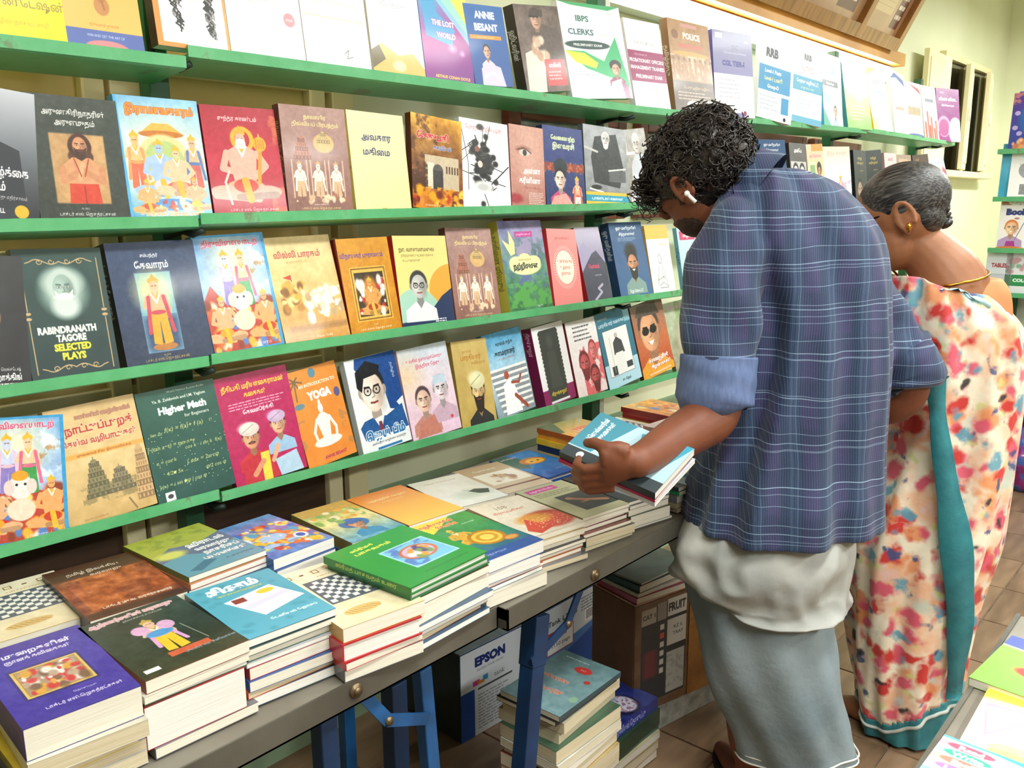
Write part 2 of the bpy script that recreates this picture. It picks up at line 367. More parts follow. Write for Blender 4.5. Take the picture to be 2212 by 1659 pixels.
# ------------------------------------------------------------------ the covers
W_, K_, Y_ = '#ffffff', '#141414', '#f4d84a'
WARM = ['#e0632a', '#f2b134', '#c72c2c', '#f6d77a', '#8c3a1e', '#f1e3c0', '#5a7fc0']
PAINT = {}
def cov(name, c='#ffffff'):
    def deco(fn):
        PAINT[name] = (c, fn); return fn
    return deco
def family(c):            # painted group of deities on a blue sky
    c.bg('#6fa6dc', '#a8c8ee', '#c8442c'); c.noise(.14, 34)
    c.E(.5, .22, .32, .2, '#f6eecb', .6, .8); c.noise(.6, 30, .62, .1, 1, .5, '#ffffff', .55); c.noise(.7, 22, .72, .2, 1, .42, '#b07838', .56)
    c.P([(0, .55), (.12, .42), (.3, .6), (.7, .6), (1, .66), (1, 1), (0, 1)], '#b8402a'); c.blob(0, .58, 1, 1, 60, .055, WARM)
    c.fig(.38, .12, .5, '#c9d2ee', '#8d7bc4', '#e8c0d4'); c.fig(.6, .12, .52, '#f0c8a0', '#3d9a4c', '#e06a8c'); c.fig(.22, .5, .42, '#e8b080', '#c8202a', '#f0a020', sit=True); c.fig(.83, .48, .44, '#e8a868', '#f0a020', '#c83a20', sit=True)
    c.E(.5, .56, .13, .1, '#efe6e0'); c.L([(.5, .58), (.52, .68), (.47, .76)], .06, '#efe2dc'); c.E(.38, .56, .055, .06, '#e6cfc8'); c.E(.62, .56, .055, .06, '#e6cfc8'); c.E(.5, .47, .09, .04, '#e8a020'); c.E(.5, .74, .15, .09, '#f0d8c0'); c.E(.46, .54, .015, .01, K_); c.E(.55, .54, .015, .01, K_)
    c.T('திருவிளையாடற்', .5, .07, .045, '#c8388c', .84, .02, out='#f6d0a8'); c.T('புராணம்', .68, .955, .028, '#e8d8f0', .4)
    for a in ((0, 0, 1, .02), (0, .985, 1, 1), (.955, 0, 1, 1)): c.R(*a, '#2f9ad2')
    c.spine('#2f9ad2')
def temples(c):           # mauve brown with three shrine figures
    c.bg('#b08a80', '#8d6258'); c.noise(.06, 40); c.tem(.28, .5, .26, .2, '#b8735a', 5); c.E(.62, .34, .16, .09, '#d8b070'); c.tem(.62, .34, .2, .1, '#d9b878', 3)
    for x in (.22, .5, .78): c.R(x - .12, .5, x - .1, .86, '#d9b49a'); c.R(x + .1, .5, x + .12, .86, '#d9b49a'); c.fig(x, .5, .36, '#efe2d4', '#d9b48c', '#f0e8dc', '#caa070')
    c.blob(.1, .84, .9, .9, 20, .03, ['#d9b48c', '#e8d0b0', '#a86a4c']); c.T('நாலாயிர', .52, .1, .035, '#f0dc90', .4, .02); c.T('திவ்வியப் பிரபந்தம்', .52, .165, .035, '#f0dc90', .72, .02)
    c.T('உரையாசிரியர்', .5, .92, .014, W_, .3); c.T('டாக்டர் எஸ். ஜெகத்ரட்சகன்', .5, .955, .022, '#f0dc90', .7); c.spine('#7a4a40', 'நாலாயிர திவ்வியப்', '#f0dc90')
def blueguy(c):
    c.bg('#31557f', '#3b6292'); c.T('ஒரு மனிதனின்', .5, .08, .038, W_, .72, .02); c.T('சிந்தனைகள்', .5, .16, .036, W_, .5, .02); c.lines(.2, .8, .21, .018, 3, .006, '#9fb6cf')
    c.E(.52, .4, .17, .11, '#1c1614', .3); c.face(.53, .56, .155, '#c08660', '#1c1614', 'sb', '#7d9a94'); c.T('ஜே ஷெட்டி', .5, .93, .034, W_, .5, .02)
    c.spine('#21406a', 'ஒரு மனிதனின்', W_, .5, .3, .4)
def chess(c):
    c.bg('#f3ead0', '#efe0b8'); c.noise(.07, 30); 
    for i in range(5): c.frame(.1 + i * .17, .08, .17 + i * .17, .13, '#8a6a30', .012) if i % 2 == 0 else c.R(.11 + i * .17, .095, .16 + i * .17, .115, '#6a4a2a')
    c.R(.2, .24, .86, .66, '#5d6570')
    for i in range(9):
        for j in range(8):
            if (i + j) % 2: c.R(.23 + i * .067, .26 + j * .047, .23 + (i + 1) * .067, .26 + (j + 1) * .047, '#f4f2ec')
    c.E(.4, .83, .22, .055, '#d8b878'); 
    for i in range(7): c.L([(.22 + i * .05, .81), (.26 + i * .055, .86)], .012, '#b88c48')
    c.T('கணக்கதிகாரம்', .6, .19, .022, '#b88a3c', .5); c.spine('#c9a25c')
@cov('y1')
def _(c): c.bg('#fbe800', '#f8e600'); c.T('எப்படி', .5, .5, .09, '#8f7a20', .8, .02); c.T('பவுண்டேஷன்', .55, .74, .06, '#9a8420', .9, .01); c.T('தமிழில்: நாகலட்சுமி', .5, .88, .03, '#c8a010', .8); c.spine('#f2de00')
@cov('y2')
def _(c):
    c.bg('#f8b95c', '#fcc466'); c.R(0, .86, 1, 1, '#5b6fb4'); c.L([(.5, .3), (.5, .55)], .015, '#d89a50'); c.E(.5, .68, .1, .07, '#c98b4c'); c.E(.5, .62, .06, .04, '#b97c40'); c.L([(.5, .62), (.53, .7)], .03, '#b0723a'); c.T('திருவருள் துணை', .5, .82, .02, '#c07030', .5)
    c.T('WIN AND GET THE ART OF', .5, .9, .02, '#dfe6ff', .75); c.E(.5, .98, .28, .05, '#e08c90'); c.T('மாயூரம் குறள்', .5, .3, .05, '#7a5a9c', .8)
@cov('w1')
def _(c):
    c.bg('#fdfdfb', '#ffffff'); c.R(0, 0, .08, 1, '#f59a4c'); c.R(.96, 0, 1, 1, '#f5a860'); c.R(0, .965, .4, 1, '#f59a4c')
    for i in range(150):
        a = c.r.rand() * 2 * pi; sgn = 1 if c.r.rand() > .4 else -1; x = .53 + sgn * (.17 + .1 * c.r.rand()); y = .25 + .6 * c.r.rand(); c.L([(x, y), (x + .05 * cos(a), y + .02), (x + .03, y + .05)], .02, '#3a3a3a' if c.r.rand() > .3 else '#8a8a8a')
    c.E(.53, .44, .19, .2, '#eeece8'); c.L([(.53, .42), (.55, .52), (.51, .53)], .012, '#777'+'777'); c.L([(.46, .57), (.53, .585), (.6, .57)], .02, '#666666'); c.E(.46, .4, .04, .012, K_); c.E(.61, .4, .04, .012, K_); c.P([(.35, .9), (.45, .68), (.6, .68), (.75, .9)], '#f4f4f2'); c.spine('#1f1a1c')
@cov('w2')
def _(c): c.T('நெஞ்சில்', .45, .5, .05, '#f2b8b8', .7); c.E(.83, .64, .08, .06, '#e8626a'); c.T('முதல்', .83, .64, .02, W_, .1); c.T('Nameeta Madhya', .5, .82, .035, '#c4c4c8', .6, skew=.2); c.T('நலம் வாழ எண்ணம்', .5, .92, .016, '#c8c8c8', .5); c.spine('#f0e8e0')
@cov('w3')
def _(c): c.bg('#fefdf6', '#fdfbf0'); c.T('The Greatest', .5, .4, .07, '#d4d0cc', .8, skew=.3); c.R(.05, .55, .95, .56, '#e8cf80'); c.T('Mother', .5, .66, .09, '#c8c4c0', .6, skew=.4); c.L([(.6, .86), (.66, .82), (.63, .9), (.72, .88)], .012, '#7a7a80'); c.spine('#f2eee0')
@cov('w4')
def _(c):
    c.T('நாங்கள்', .5, .2, .04, '#b4b4bc', .6); c.T('விடுதலை', .5, .32, .045, '#a8a8b4', .7); c.T('மாமா', .5, .45, .04, '#e2b0b4', .4); c.T('பெருங்கனவுகள்', .5, .55, .04, '#ecb8bc', .85)
    c.P([(0, .78), (.2, .7), (.5, .8), (.8, .76), (1, .9), (1, .98), (0, 1)], '#d8b85c'); c.P([(0, .78), (.15, .72), (.25, .85), (0, .95)], '#6a5a2a'); c.E(.5, .9, .12, .05, '#f4e4b0', .3); c.spine('#efe9da')
@cov('lost')
def _(c):
    c.bg('#5cc2ea', '#b43c96', '#7a2c8c', .2); c.P([(.2, 0), (1, 0), (1, .5)], '#f3ec5a'); c.P([(.1, 0), (.5, 0), (1, .42), (1, .6)], '#8fdcf0', .8); c.P([(.05, .1), (.3, .06), (.35, .3), (.7, .45), (.6, .62), (.1, .55)], '#3fa8dc', .9); c.E(.6, .64, .08, .04, '#e8c4f0', .5, .6); c.E(.8, .68, .05, .03, '#e8c4f0', .5, .6)
    c.T('THE LOST', .46, .4, .052, W_, .8, .05, out='#c2257c'); c.T('WORLD', .5, .52, .052, W_, .62, .05, out='#c2257c'); c.T('ARTHUR CONAN DOYLE', .55, .94, .032, Y_, .8, .03); c.spine('#2f8fc8')
@cov('annie')
def _(c):
    c.bg('#2a69b4', '#1f4f98'); c.T('ANNIE', .5, .12, .085, W_, .9, .05); c.T('BESANT', .5, .27, .085, W_, .95, .05); c.R(.05, .37, .85, .42, '#e8952c'); c.T('AN AUTOBIOGRAPHY', .45, .395, .022, '#fbe6c0', .7)
    c.face(.42, .57, .085, '#d8a890', '#1c2030', '', '#d8cfe0'); c.P([(.2, .98), (.22, .78), (.4, .7), (.72, .76), (.8, 1)], '#d6cce4'); c.L([(.28, .88), (.5, .82), (.66, .9)], .07, '#e2dcf0'); c.spine('#1c3f80')
@cov('uniform')
def _(c):
    c.bg('#6b5a50', '#7a6860'); c.noise(.12, 30); c.P([(.3, .3), (.5, .2), (.95, .28), (1, .7), (.5, .6), (.25, .5)], '#5c4a42'); c.face(.45, .16, .12, '#c49a80', '#4a3a30', '', None); c.P([(.3, .13), (.36, .04), (.62, .05), (.62, .13)], '#4a3c34'); c.R(.3, .12, .52, .14, '#2c2420')
    c.P([(.05, 1), (.1, .55), (.4, .48), (.5, .7), (.45, 1)], '#e4dccc'); c.blob(.3, .4, .6, .6, 14, .06, ['#d8b89c', '#c8a084', '#e8d8c4']); c.R(.5, .62, .96, .93, '#d8484c'); c.T('எமிலி', .72, .69, .045, W_, .36, .03); c.lines(.55, .9, .76, .04, 3, .018, '#f0b8b8'); c.spine('#2e2622', 'ஹிட்லரின்', W_)
@cov('ibps')
def _(c):
    c.P([(0, 0), (1, 0), (.8, .05), (.2, .03)], '#4cb878'); c.T('IBPS', .35, .16, .06, '#3c7a72', .4, .03); c.T('2025', .82, .08, .03, '#b8c4c0', .2); c.T('CLERKS', .3, .3, .06, '#3c6a72', .45, .03); c.T('CRP XIV', .75, .32, .04, '#c8d0d0', .34)
    c.E(.38, .435, .36, .045, '#2c4a4a'); c.T('PRELIMINARY EXAM', .38, .435, .026, W_, .62, .03); c.P([(0, .5), (.3, .5), (.6, .6), (.85, .33), (1, .9), (.7, .78), (.3, .68)], '#3db878'); c.P([(0, .5), (.3, .52), (.5, .62), (.45, .68), (.15, .62)], '#d8dc3c'); c.lines(.08, .5, .74, .07, 4, .018, '#b8b8c0')
    c.E(.78, .64, .1, .06, '#2a2226'); c.face(.78, .68, .07, '#d8a888', '#2a2226', 's', '#8c2c5c'); c.P([(.6, 1), (.68, .82), (.85, .78), (.98, .98)], '#e8dcd0'); c.P([(.84, .8), (.95, .86), (.97, 1), (.88, 1)], '#8c2c6c'); c.spine('#e8ecea')
@cov('crp')
def _(c): c.T('2025', .7, .13, .035, '#c8c8cc', .3); c.T("CRP PO/MT-XIV", .5, .26, .045, '#c0c0c8', .9, .02); c.R(0, .35, 1, .7, '#9c3068'); c.T('Recruitment of', .35, .39, .028, '#f0c8d8', .5); c.T('PROBATIONARY OFFICERS/', .5, .46, .042, W_, .96, .03); c.T('MANAGEMENT TRAINEES', .5, .54, .042, W_, .96, .03); c.T('PRELIMINARY EXAM', .5, .64, .042, W_, .9, .03); c.T('2023 2022 2021', .6, .78, .032, '#c890b0', .7, .02); c.T('2020 2019 2018', .6, .85, .032, '#c890b0', .7, .02); c.T('2017 2016 2015', .6, .92, .032, '#c890b0', .7, .02); c.spine('#f0eaee')
@cov('police')
def _(c):
    c.bg('#b88c5c', '#a07850'); c.noise(.08, 30); c.R(.3, .03, .7, .07, '#d09890'); c.T('POLICE', .55, .16, .065, '#f8f0e4', .75, .05); c.E(.15, .16, .08, .05, '#8a5a30'); c.R(.2, .25, .8, .3, '#c8745c'); c.E(.5, .36, .45, .03, '#e0a050'); c.noise(.7, 16, 0, .38, 1, .64, '#e0ccb0', .45)
    for i in range(8): c.L([(.06 + i * .13, .44), (.06 + i * .13, .62)], .06, '#b08464'); c.E(.06 + i * .13, .42, .03, .022, '#8a6448')
    c.R(0, .66, 1, 1, '#5c4638'); c.T('பொது அறிவு வழிகாட்டி', .6, .73, .03, '#e8c888', .7); c.lines(.1, .9, .78, .035, 3, .014, '#c0a890'); c.E(.45, .92, .16, .05, '#f2ece4'); c.R(.8, .86, .92, .98, '#c8d0d8'); c.spine('#8c6a48', 'தமிழ்நாடு', W_)
@cov('ssc')
def _(c): c.bg('#9a9cb8', '#8c86c8'); c.R(0, .5, 1, 1, '#fbfbff'); c.R(.07, .03, .24, .09, W_); c.T('SSC', .55, .18, .055, '#6c7080', .3); c.T('STAFF SELECTION COMMISSION', .55, .25, .02, '#e4e4f0', .6); c.T('CGL TIER-I', .5, .37, .06, '#54549c', .75, .06); c.T('2025', .85, .1, .03, W_, .16); c.lines(.12, .7, .56, .05, 5, .016, '#c4c4d0'); c.R(0, .95, .75, 1, '#8c86c0'); c.E(.75, .95, .04, .03, '#8c3c5c'); c.spine('#4a4690')
@cov('rrb')
def _(c): c.T('RRB', .35, .2, .1, '#4a4e58', .6, .06); c.R(0, .36, .92, .66, '#4a9ed0'); c.T('Level-1 Posts', .4, .42, .045, W_, .8, .04); c.T('Level-1 பணி', .42, .51, .045, '#f2ec9c', .8, .03); c.T('Group-D', .42, .6, .045, W_, .7, .04); c.R(.68, .7, .9, .9, '#4a9ed0'); c.lines(.05, .6, .72, .05, 4, .015, '#b8c8d4'); c.E(.8, .96, .04, .025, K_); c.spine('#dfe8ee')
@cov('ntpc')
def _(c): c.T('RRB', .5, .17, .07, '#54565c', .6, .06); c.T('NTPC', .5, .32, .075, '#b8868c', .8); c.R(0, .42, 1, .6, '#54a8cc'); c.T('தேர்வு வழிகாட்டி', .5, .48, .04, W_, .9, .03); c.T('முழுமையான', .5, .555, .03, '#e0f0d0', .6); c.lines(.1, .7, .7, .05, 4, .015, '#c0d0d8'); c.R(0, .92, 1, 1, '#68b4d4'); c.spine('#e4eef2')
@cov('neetb')
def _(c): c.T('NEET', .5, .22, .08, '#3c94c8', .85, .06); c.R(0, .36, .8, .44, '#3c4a54'); c.T('Practice Tests', .4, .4, .035, W_, .75, .04); c.E(.2, .6, .2, .09, '#a8d0ec'); c.face(.62, .78, .08, '#d8b098', '#3a3030', '', '#b4c8e0'); c.P([(0, .75), (.4, 1), (0, 1)], '#50b8a0'); c.spine('#3c94c8')
@cov('neetg')
def _(c): c.bg('#fdfdf4', '#b8dc4c', '#7cc040'); c.P([(0, 0), (1, 0), (1, .4), (.6, .6), (0, .35)], '#fbfcf4'); c.T('NEET', .5, .2, .08, '#c0d884', .8, .06); c.T('Question', .5, .33, .045, '#a8b0a4', .8, .03); c.T('Bank', .5, .41, .045, '#a8b0a4', .5, .03); c.lines(.2, .8, .64, .05, 5, .02, '#dff0a8'); c.spine('#2c7c8c')
@cov('teach')
def _(c): c.bg('#f4d848', '#f8e068'); c.P([(.1, .12), (.6, 0), (1, 0), (1, 1), (.35, 1), (.1, .6)], '#fdfdfd'); c.T('TNTET', .6, .1, .035, '#a8a8b8', .4); c.T('கணிதம்', .58, .22, .06, '#b8483c', .6, .04); c.E(.58, .42, .36, .06, '#4c7cb4'); c.T('அறிவியல்', .58, .42, .045, W_, .56, .03); c.R(.6, .55, .9, .7, '#d8888c'); c.lines(.3, .85, .76, .05, 4, .018, '#d0c8c0'); c.spine('#f0cc38')
@cov('wa')
def _(c): c.bg('#fbfbfe', '#f4f6fc'); c.P([(0, .1), (.3, 0), (.9, .1), (1, .2), (.4, .08)], '#4a68b0'); c.T('வணிகம்', .5, .28, .04, '#c8a0a8', .6); c.lines(.1, .85, .4, .06, 7, .02, '#c0c8d8'); c.R(.2, .55, .8, .6, '#e0a8a0'); c.spine('#e6eaf4')
@cov('wb')
def _(c): c.bg('#fbfafa', '#eef2fa'); c.P([(0, 0), (.9, .1), (1, .2), (.3, .04)], '#b03c4c'); c.T('வரலாறு', .5, .22, .04, '#b8a8ac', .6); c.R(.1, .45, .9, .6, '#d8a878'); c.noise(.6, 12, .1, .45, .9, .6, '#7a8cb4', .5); c.lines(.1, .85, .68, .05, 5, .018, '#c8c8d0'); c.E(.5, 1, .6, .06, '#3c5ca4'); c.spine('#dcd8dc')
@cov('sky')
def _(c):
    c.lines(.15, .85, .12, .05, 3, .03, '#c8c0c4'); c.R(.2, .24, .8, .3, '#8c94a8')
    for i, (x, h) in enumerate(((.12, .3), (.3, .5), (.42, .25), (.55, .4), (.72, .2), (.85, .34))): c.R(x - .06, 1 - h, x + .06, 1, ('#d04840', '#e0645c')[i % 2]); c.P([(x - .06, 1 - h), (x, .96 - h), (x + .06, 1 - h)], '#c03c34')
    c.spine('#c8c0c4')
@cov('purp')
def _(c): c.bg('#8c3c80', '#a04890'); c.T('TNPSC', .25, .08, .035, '#ecd0e4', .4); c.T('வினா-விடை', .5, .2, .06, '#f4e8f4', .9, .04); c.T('2025 தொகுப்பு', .5, .32, .035, W_, .8, .03); c.E(.3, .72, .28, .2, '#e4a4c8'); c.E(.3, .74, .22, .16, '#b85c98'); c.E(.8, .8, .3, .26, '#f4f2f6'); c.P([(0, .85), (.12, .8), (.14, 1), (0, 1)], '#d83c94'); c.spine('#742c6c')
@cov('life')
def _(c): c.bg('#c8ccd4', '#6a7078', '#1c1e22'); c.P([(0, .5), (.4, .38), (.75, .45), (.85, 1), (0, 1)], '#2c3038'); c.face(.3, .25, .17, '#c8a490', '#2a2422', '', None); c.T('வாழ்க்கை', .55, .62, .06, W_, .8, .03); c.T('யாகம்', .35, .73, .06, W_, .5, .03); c.T('எனது எதிர்காலம்', .6, .81, .025, '#e0e0e0', .6); c.T('IN FULL', .4, .91, .035, W_, .3, .03); c.E(.75, .91, .1, .05, '#e8b428'); c.spine('#1c1e22')
@cov('sage')
def _(c):
    c.bg('#41483f', '#333b33'); c.noise(.03, 60); c.T('அருணகிரிநாதரின்', .5, .13, .042, '#f2f2ee', .68, .02); c.T('அருளமுதம்', .5, .21, .042, '#f2f2ee', .44, .02); c.R(.2, .3, .8, .86, '#c79c68', .01); c.noise(.1, 40, .2, .3, .8, .86)
    c.E(.52, .4, .13, .1, '#4a2c1e'); c.E(.52, .48, .14, .07, '#5a3826'); c.P([(.3, .56), (.42, .49), (.62, .49), (.74, .56), (.68, .72), (.36, .72)], '#d89c70'); c.face(.52, .39, .085, '#cf9066', '#4a2c1e', 'Lb', None)
    c.L([(.3, .58), (.3, .68), (.5, .6)], .075, '#cf9066'); c.L([(.74, .58), (.74, .68), (.54, .6)], .075, '#cf9066'); c.L([(.48, .66), (.53, .54)], .05, '#e0ac80'); c.P([(.36, .7), (.68, .7), (.7, .86), (.34, .86)], '#d0452c'); c.L([(.52, .72), (.52, .86)], .015, '#a8301c'); c.L([(.44, .5), (.5, .64)], .012, '#a83c20'); c.L([(.6, .5), (.54, .64)], .012, '#a83c20')
    c.T('உரை', .5, .9, .016, W_, .2); c.T('டாக்டர் எஸ். ஜெகத்ரட்சகன்', .52, .945, .025, W_, .62); c.spine('#2a302a')
@cov('rama')
def _(c):
    c.bg('#8cc8ec', '#c4e4f6', '#4ca4dc'); c.noise(.14, 50); c.E(.5, .55, .5, .36, '#f4ecc4', .6, .9); c.T('இராமாவதாரம்', .52, .1, .062, '#f0962c', .82, .04, out='#c8541c')
    c.P([(.24, .3), (.4, .21), (.6, .21), (.78, .3), (.6, .32), (.4, .32)], '#f0b850'); c.E(.5, .3, .27, .03, '#c87828'); c.E(.5, .5, .3, .2, '#e8d898'); c.E(.5, .52, .24, .17, '#b8cc80'); c.fig(.17, .27, .5, '#f0c080', '#e07050', '#f0a060'); c.fig(.86, .28, .48, '#d8b890', '#d06a60', '#5a80b8')
    c.fig(.44, .33, .5, '#a8c4ec', '#f0b820', '#d8d0f0', sit=True); c.fig(.64, .38, .44, '#f0c8a0', '#e0704c', '#f0a080', sit=True); c.E(.5, .88, .3, .05, '#4c8ccc'); c.fig(.24, .66, .3, '#f0b070', '#e07830', '#c85030', sit=True); c.fig(.82, .64, .3, '#e8b890', '#8c70b8', '#f0c040', sit=True); c.blob(.3, .84, .7, .92, 14, .03, WARM)
    c.T('உரை: எஸ். ஜெகத்ரட்சகன்', .5, .955, .028, '#e88830', .8, .02, out='#fbeed8'); c.R(0, 0, .035, 1, '#58b0e4'); c.spine('#58b0e4')
@cov('redm')
def _(c):
    c.bg('#b01c30', '#c2223a', '#b01a2e'); c.noise(.04, 60); c.noise(.7, 40, .8, 0, 1, .35, '#e08050', .55); c.noise(.7, 40, .8, .75, 1, 1, '#e07848', .5); c.T('சுந்தர காண்டம்', .47, .11, .038, '#f4e0e0', .52, .02)
    c.E(.5, .3, .16, .12, '#f0b020'); c.E(.5, .3, .1, .08, '#b8202a'); c.fig(.47, .17, .72, '#d8b09c', '#d8a888', '#c83820', '#e8a828', sit=True); c.E(.47, .34, .07, .05, '#f2e4dc'); c.L([(.66, .7), (.72, .42)], .05, '#e89820'); c.E(.73, .34, .09, .07, '#f0a820'); c.L([(.73, .28), (.73, .25)], .02, '#f0b838')
    for i in range(4): c.L([(.68 + i * .033, .3), (.68 + i * .033, .38)], .01, '#c06a10')
    c.L([(.25, .9), (.2, .7), (.27, .6)], .03, '#e8d0c0'); c.T('டாக்டர் எஸ். ஜெகத்ரட்சகன்', .55, .955, .026, W_, .66); c.spine('#8c1424')
PAINT['brown'] = ('#a07868', temples)
PAINT['gan'] = ('#6fa6dc', family)
PAINT['blueman'] = ('#31557f', blueguy); PAINT['blueman2'] = ('#31557f', blueguy)
@cov('cream')
def _(c): c.bg('#f6ecb0', '#f4e8a4'); c.T('அவதார', .48, .25, .062, '#343a6a', .52, .03); c.T('மகிமை', .46, .4, .062, '#343a6a', .48, .03); c.R(.46, .97, .54, .975, '#c89040'); c.spine('#d8c46c', 'அவதார மகிமை', '#4a4428')
@cov('fire')
def _(c):
    c.bg('#e8a828', '#7a4a20', '#d87818'); c.noise(.25, 40); c.noise(.8, 30, 0, 0, .5, .5, '#5c3414', .52); c.R(.25, .42, .92, .78, '#cdbb9c'); c.R(.3, .5, .42, .78, '#e8dcc4'); c.E(.5, .58, .1, .07, '#54504c'); c.R(.4, .58, .6, .78, '#403c3c'); 
    for i in range(5): c.R(.66 + i * .055, .52, .69 + i * .055, .6, '#5a4030')
    c.noise(.9, 26, 0, .5, .3, .85, '#4a2c1c', .48); c.noise(.8, 20, 0, .76, 1, 1, '#f0a018', .5); c.blob(0, .8, 1, .98, 30, .05, ['#f0a818', '#c83c18', '#f4cc50', '#7a2c14']); c.T('சேதுபதி', .42, .22, .068, '#c82430', .72, .05, out='#f8ece0'); c.T('காவியம்', .6, .33, .04, '#3c4c8c', .4, .03, out='#e8e0e8'); c.T('முனைவர் கு. ஞானம்', .5, .96, .024, '#fbf0d0', .6); c.spine('#5a2c14')
@cov('ink')
def _(c):
    c.T('போர்த்தொழில் பழகு', .5, .09, .042, '#c8767a', .76, .015)
    for _ in range(60): x, y = .45 + .16 * c.r.randn() * .7, .48 + .16 * c.r.randn(); c.E(x, y, .05 + .03 * c.r.rand(), .035, ['#2c2c2e', '#4a4848', '#1a1a1c'][c.r.randint(3)], .3)
    for _ in range(24): x, y = .45 + .1 * c.r.randn(), .5 + .15 * c.r.randn(); c.L([(x, y), (x + .25 * c.r.randn() * .8, y + .12 * c.r.randn())], .008 + .01 * c.r.rand(), '#2a2a2c')
    c.E(.38, .5, .05, .04, '#e8d4c8'); c.E(.42, .76, .2, .07, '#f2f0ee', .2); c.E(.42, .76, .13, .045, '#c8c8c8', .4); c.L([(.02, .05), (.14, .5), (.12, .8)], .012, '#333333'); c.L([(.6, .72), (.98, .5)], .02, '#222222'); c.L([(.35, .26), (.3, .18)], .02, K_); c.L([(.5, .26), (.55, .17)], .02, K_); c.E(.33, .33, .05, .035, '#8a5a50'); c.spine('#dddddd')
@cov('anna')
def _(c): c.bg('#c89484', '#b87c70'); c.noise(.06, 60); c.E(.55, .34, .5, .4, '#d8a898', .5, .8); c.E(.4, .3, .2, .05, '#8c5c50', .4, .7); c.E(.42, .33, .16, .04, '#d8c8c0'); c.E(.43, .33, .06, .038, '#3c4038'); c.L([(.2, .3), (.4, .27), (.62, .33)], .018, '#5c3830'); c.E(.1, .9, .22, .06, '#a83c44', .3); c.T('அன்னா', .62, .55, .065, W_, .5, .03); c.T('கரீனினா', .55, .67, .065, W_, .7, .03); c.T('லியோ டால்ஸ்டாய்', .6, .76, .024, '#8c4038', .5); c.lines(.5, .95, .82, .022, 7, .008, '#f0dcd4'); c.spine('#8c5850')
@cov('navy')
def _(c): c.bg('#2c3c80', '#28366c'); c.R(0, .46, 1, .56, '#8c3c34'); c.noise(.7, 12, 0, .44, 1, .58, '#d8702c', .5); c.T('வேலையற்ற', .5, .14, .05, '#e8ecb8', .6, .03, out='#7c9c8c'); c.T('இளவரசி', .5, .24, .06, '#f0f0c8', .55, .03, out='#6c8c80'); c.E(.4, .5, .17, .1, '#1c2c34'); c.face(.37, .66, .13, '#f0d0c0', '#1a1a20', '', '#d04880'); c.fig(.8, .6, .5, '#e8b090', '#f0dcd8', '#d86a50'); c.P([(.1, 1), (.2, .88), (.5, .84), (.7, 1)], '#e8a8a0'); c.spine('#1c2858')
@cov('tol')
def _(c): c.bg('#a8acb0', '#8c9094'); c.noise(.1, 30); c.P([(.25, .14), (.75, .08), (.9, .5), (.8, .78), (.2, .72), (.15, .4)], '#34383c'); c.face(.5, .16, .09, '#c8c8c4', '#d8d8d4', 'bw', None); c.L([(.0, .28), (.3, .33)], .04, '#c8c8c4'); c.R(.55, .55, .95, .7, '#5c6064'); c.L([(.55, .56), (.95, .52)], .03, '#d8dcdc'); c.E(.25, .78, .12, .03, '#2c2c30'); c.L([(.1, .8), (.4, .84)], .03, '#e8e8e4'); c.R(0, .84, 1, .88, '#e8c040'); c.R(0, .88, 1, .96, '#2c9cb8'); c.R(0, .96, 1, 1, '#e8c040'); c.T('டால்ஸ்டாய் கதைகள்', .5, .92, .034, W_, .85, .03); c.spine('#5c6468')
@cov('oldm')
def _(c): c.bg('#a8a49c', '#8c8880'); c.noise(.12, 20); c.face(.6, .2, .13, '#d8c8bc', '#e8e4e0', 'g', '#b4bcc8'); c.P([(.3, .5), (.5, .34), (.9, .36), (1, 1), (.2, 1)], '#c0c4cc'); c.P([(.1, .9), (.4, .6), (.9, .7), (.8, 1), (.1, 1)], '#e4e4e8'); c.R(.1, .3, .5, .34, '#e8e4e0'); c.R(0, 0, .25, .3, '#d0c8bc'); c.spine('#888480')
@cov('faces')
def _(c): c.bg('#4a4648', '#5c5654'); c.T('அன்பே', .5, .12, .06, W_, .8, .03); c.R(.05, .3, .95, .8, '#c8c4c0'); c.face(.32, .5, .16, '#e8e4e0', K_, 'm', None); c.face(.7, .5, .16, '#d8d4d0', K_, 'm', None); c.spine('#2c2a2c')
@cov('girl')
def _(c): c.bg('#f4c8a8', '#f0dca0'); c.R(.3, 0, 1, .12, '#f09838'); c.T('மணிமேகலை', .5, .2, .05, '#c87c9c', .9, .03); c.R(.1, .3, .5, .6, '#f0e0c0'); c.R(.15, .35, .45, .55, '#8cb07c'); c.E(.7, .42, .14, .12, '#2c2420'); c.face(.7, .46, .09, '#c88c68', '#2c2420', '', '#3890c0'); c.P([(.5, 1), (.55, .62), (.88, .62), (.95, 1)], '#3c98c4'); c.blob(0, .7, 1, 1, 20, .06, ['#7cb06c', '#f0d070', '#e08c60']); c.spine('#c89870')
@cov('pinkw')
def _(c): c.bg('#fbdcc8', '#fdfcfa', '#f0e4f0'); c.T('இதயக்கனி', .5, .12, .06, '#f0a890', .8); c.noise(.6, 26, 0, .6, 1, 1, '#a88cb8', .5); c.fig(.6, .5, .45, '#e8b8a0', '#8868a8', '#c8a0c8'); c.spine('#f4ece8')
@cov('blk1')
def _(c): c.bg('#383c40', '#2c2e30'); c.T('கவிஞர்', .5, .15, .045, '#d0b45c', .6, .02); c.T('கவிதைகள்', .5, .24, .045, '#d0b45c', .7, .02); c.T('முருகன்', .6, .38, .03, '#d0b45c', .5); c.face(.4, .75, .2, '#a88470', K_, 'm', '#54504c'); c.spine('#101214')
PAINT['blk2'] = PAINT['blk1']
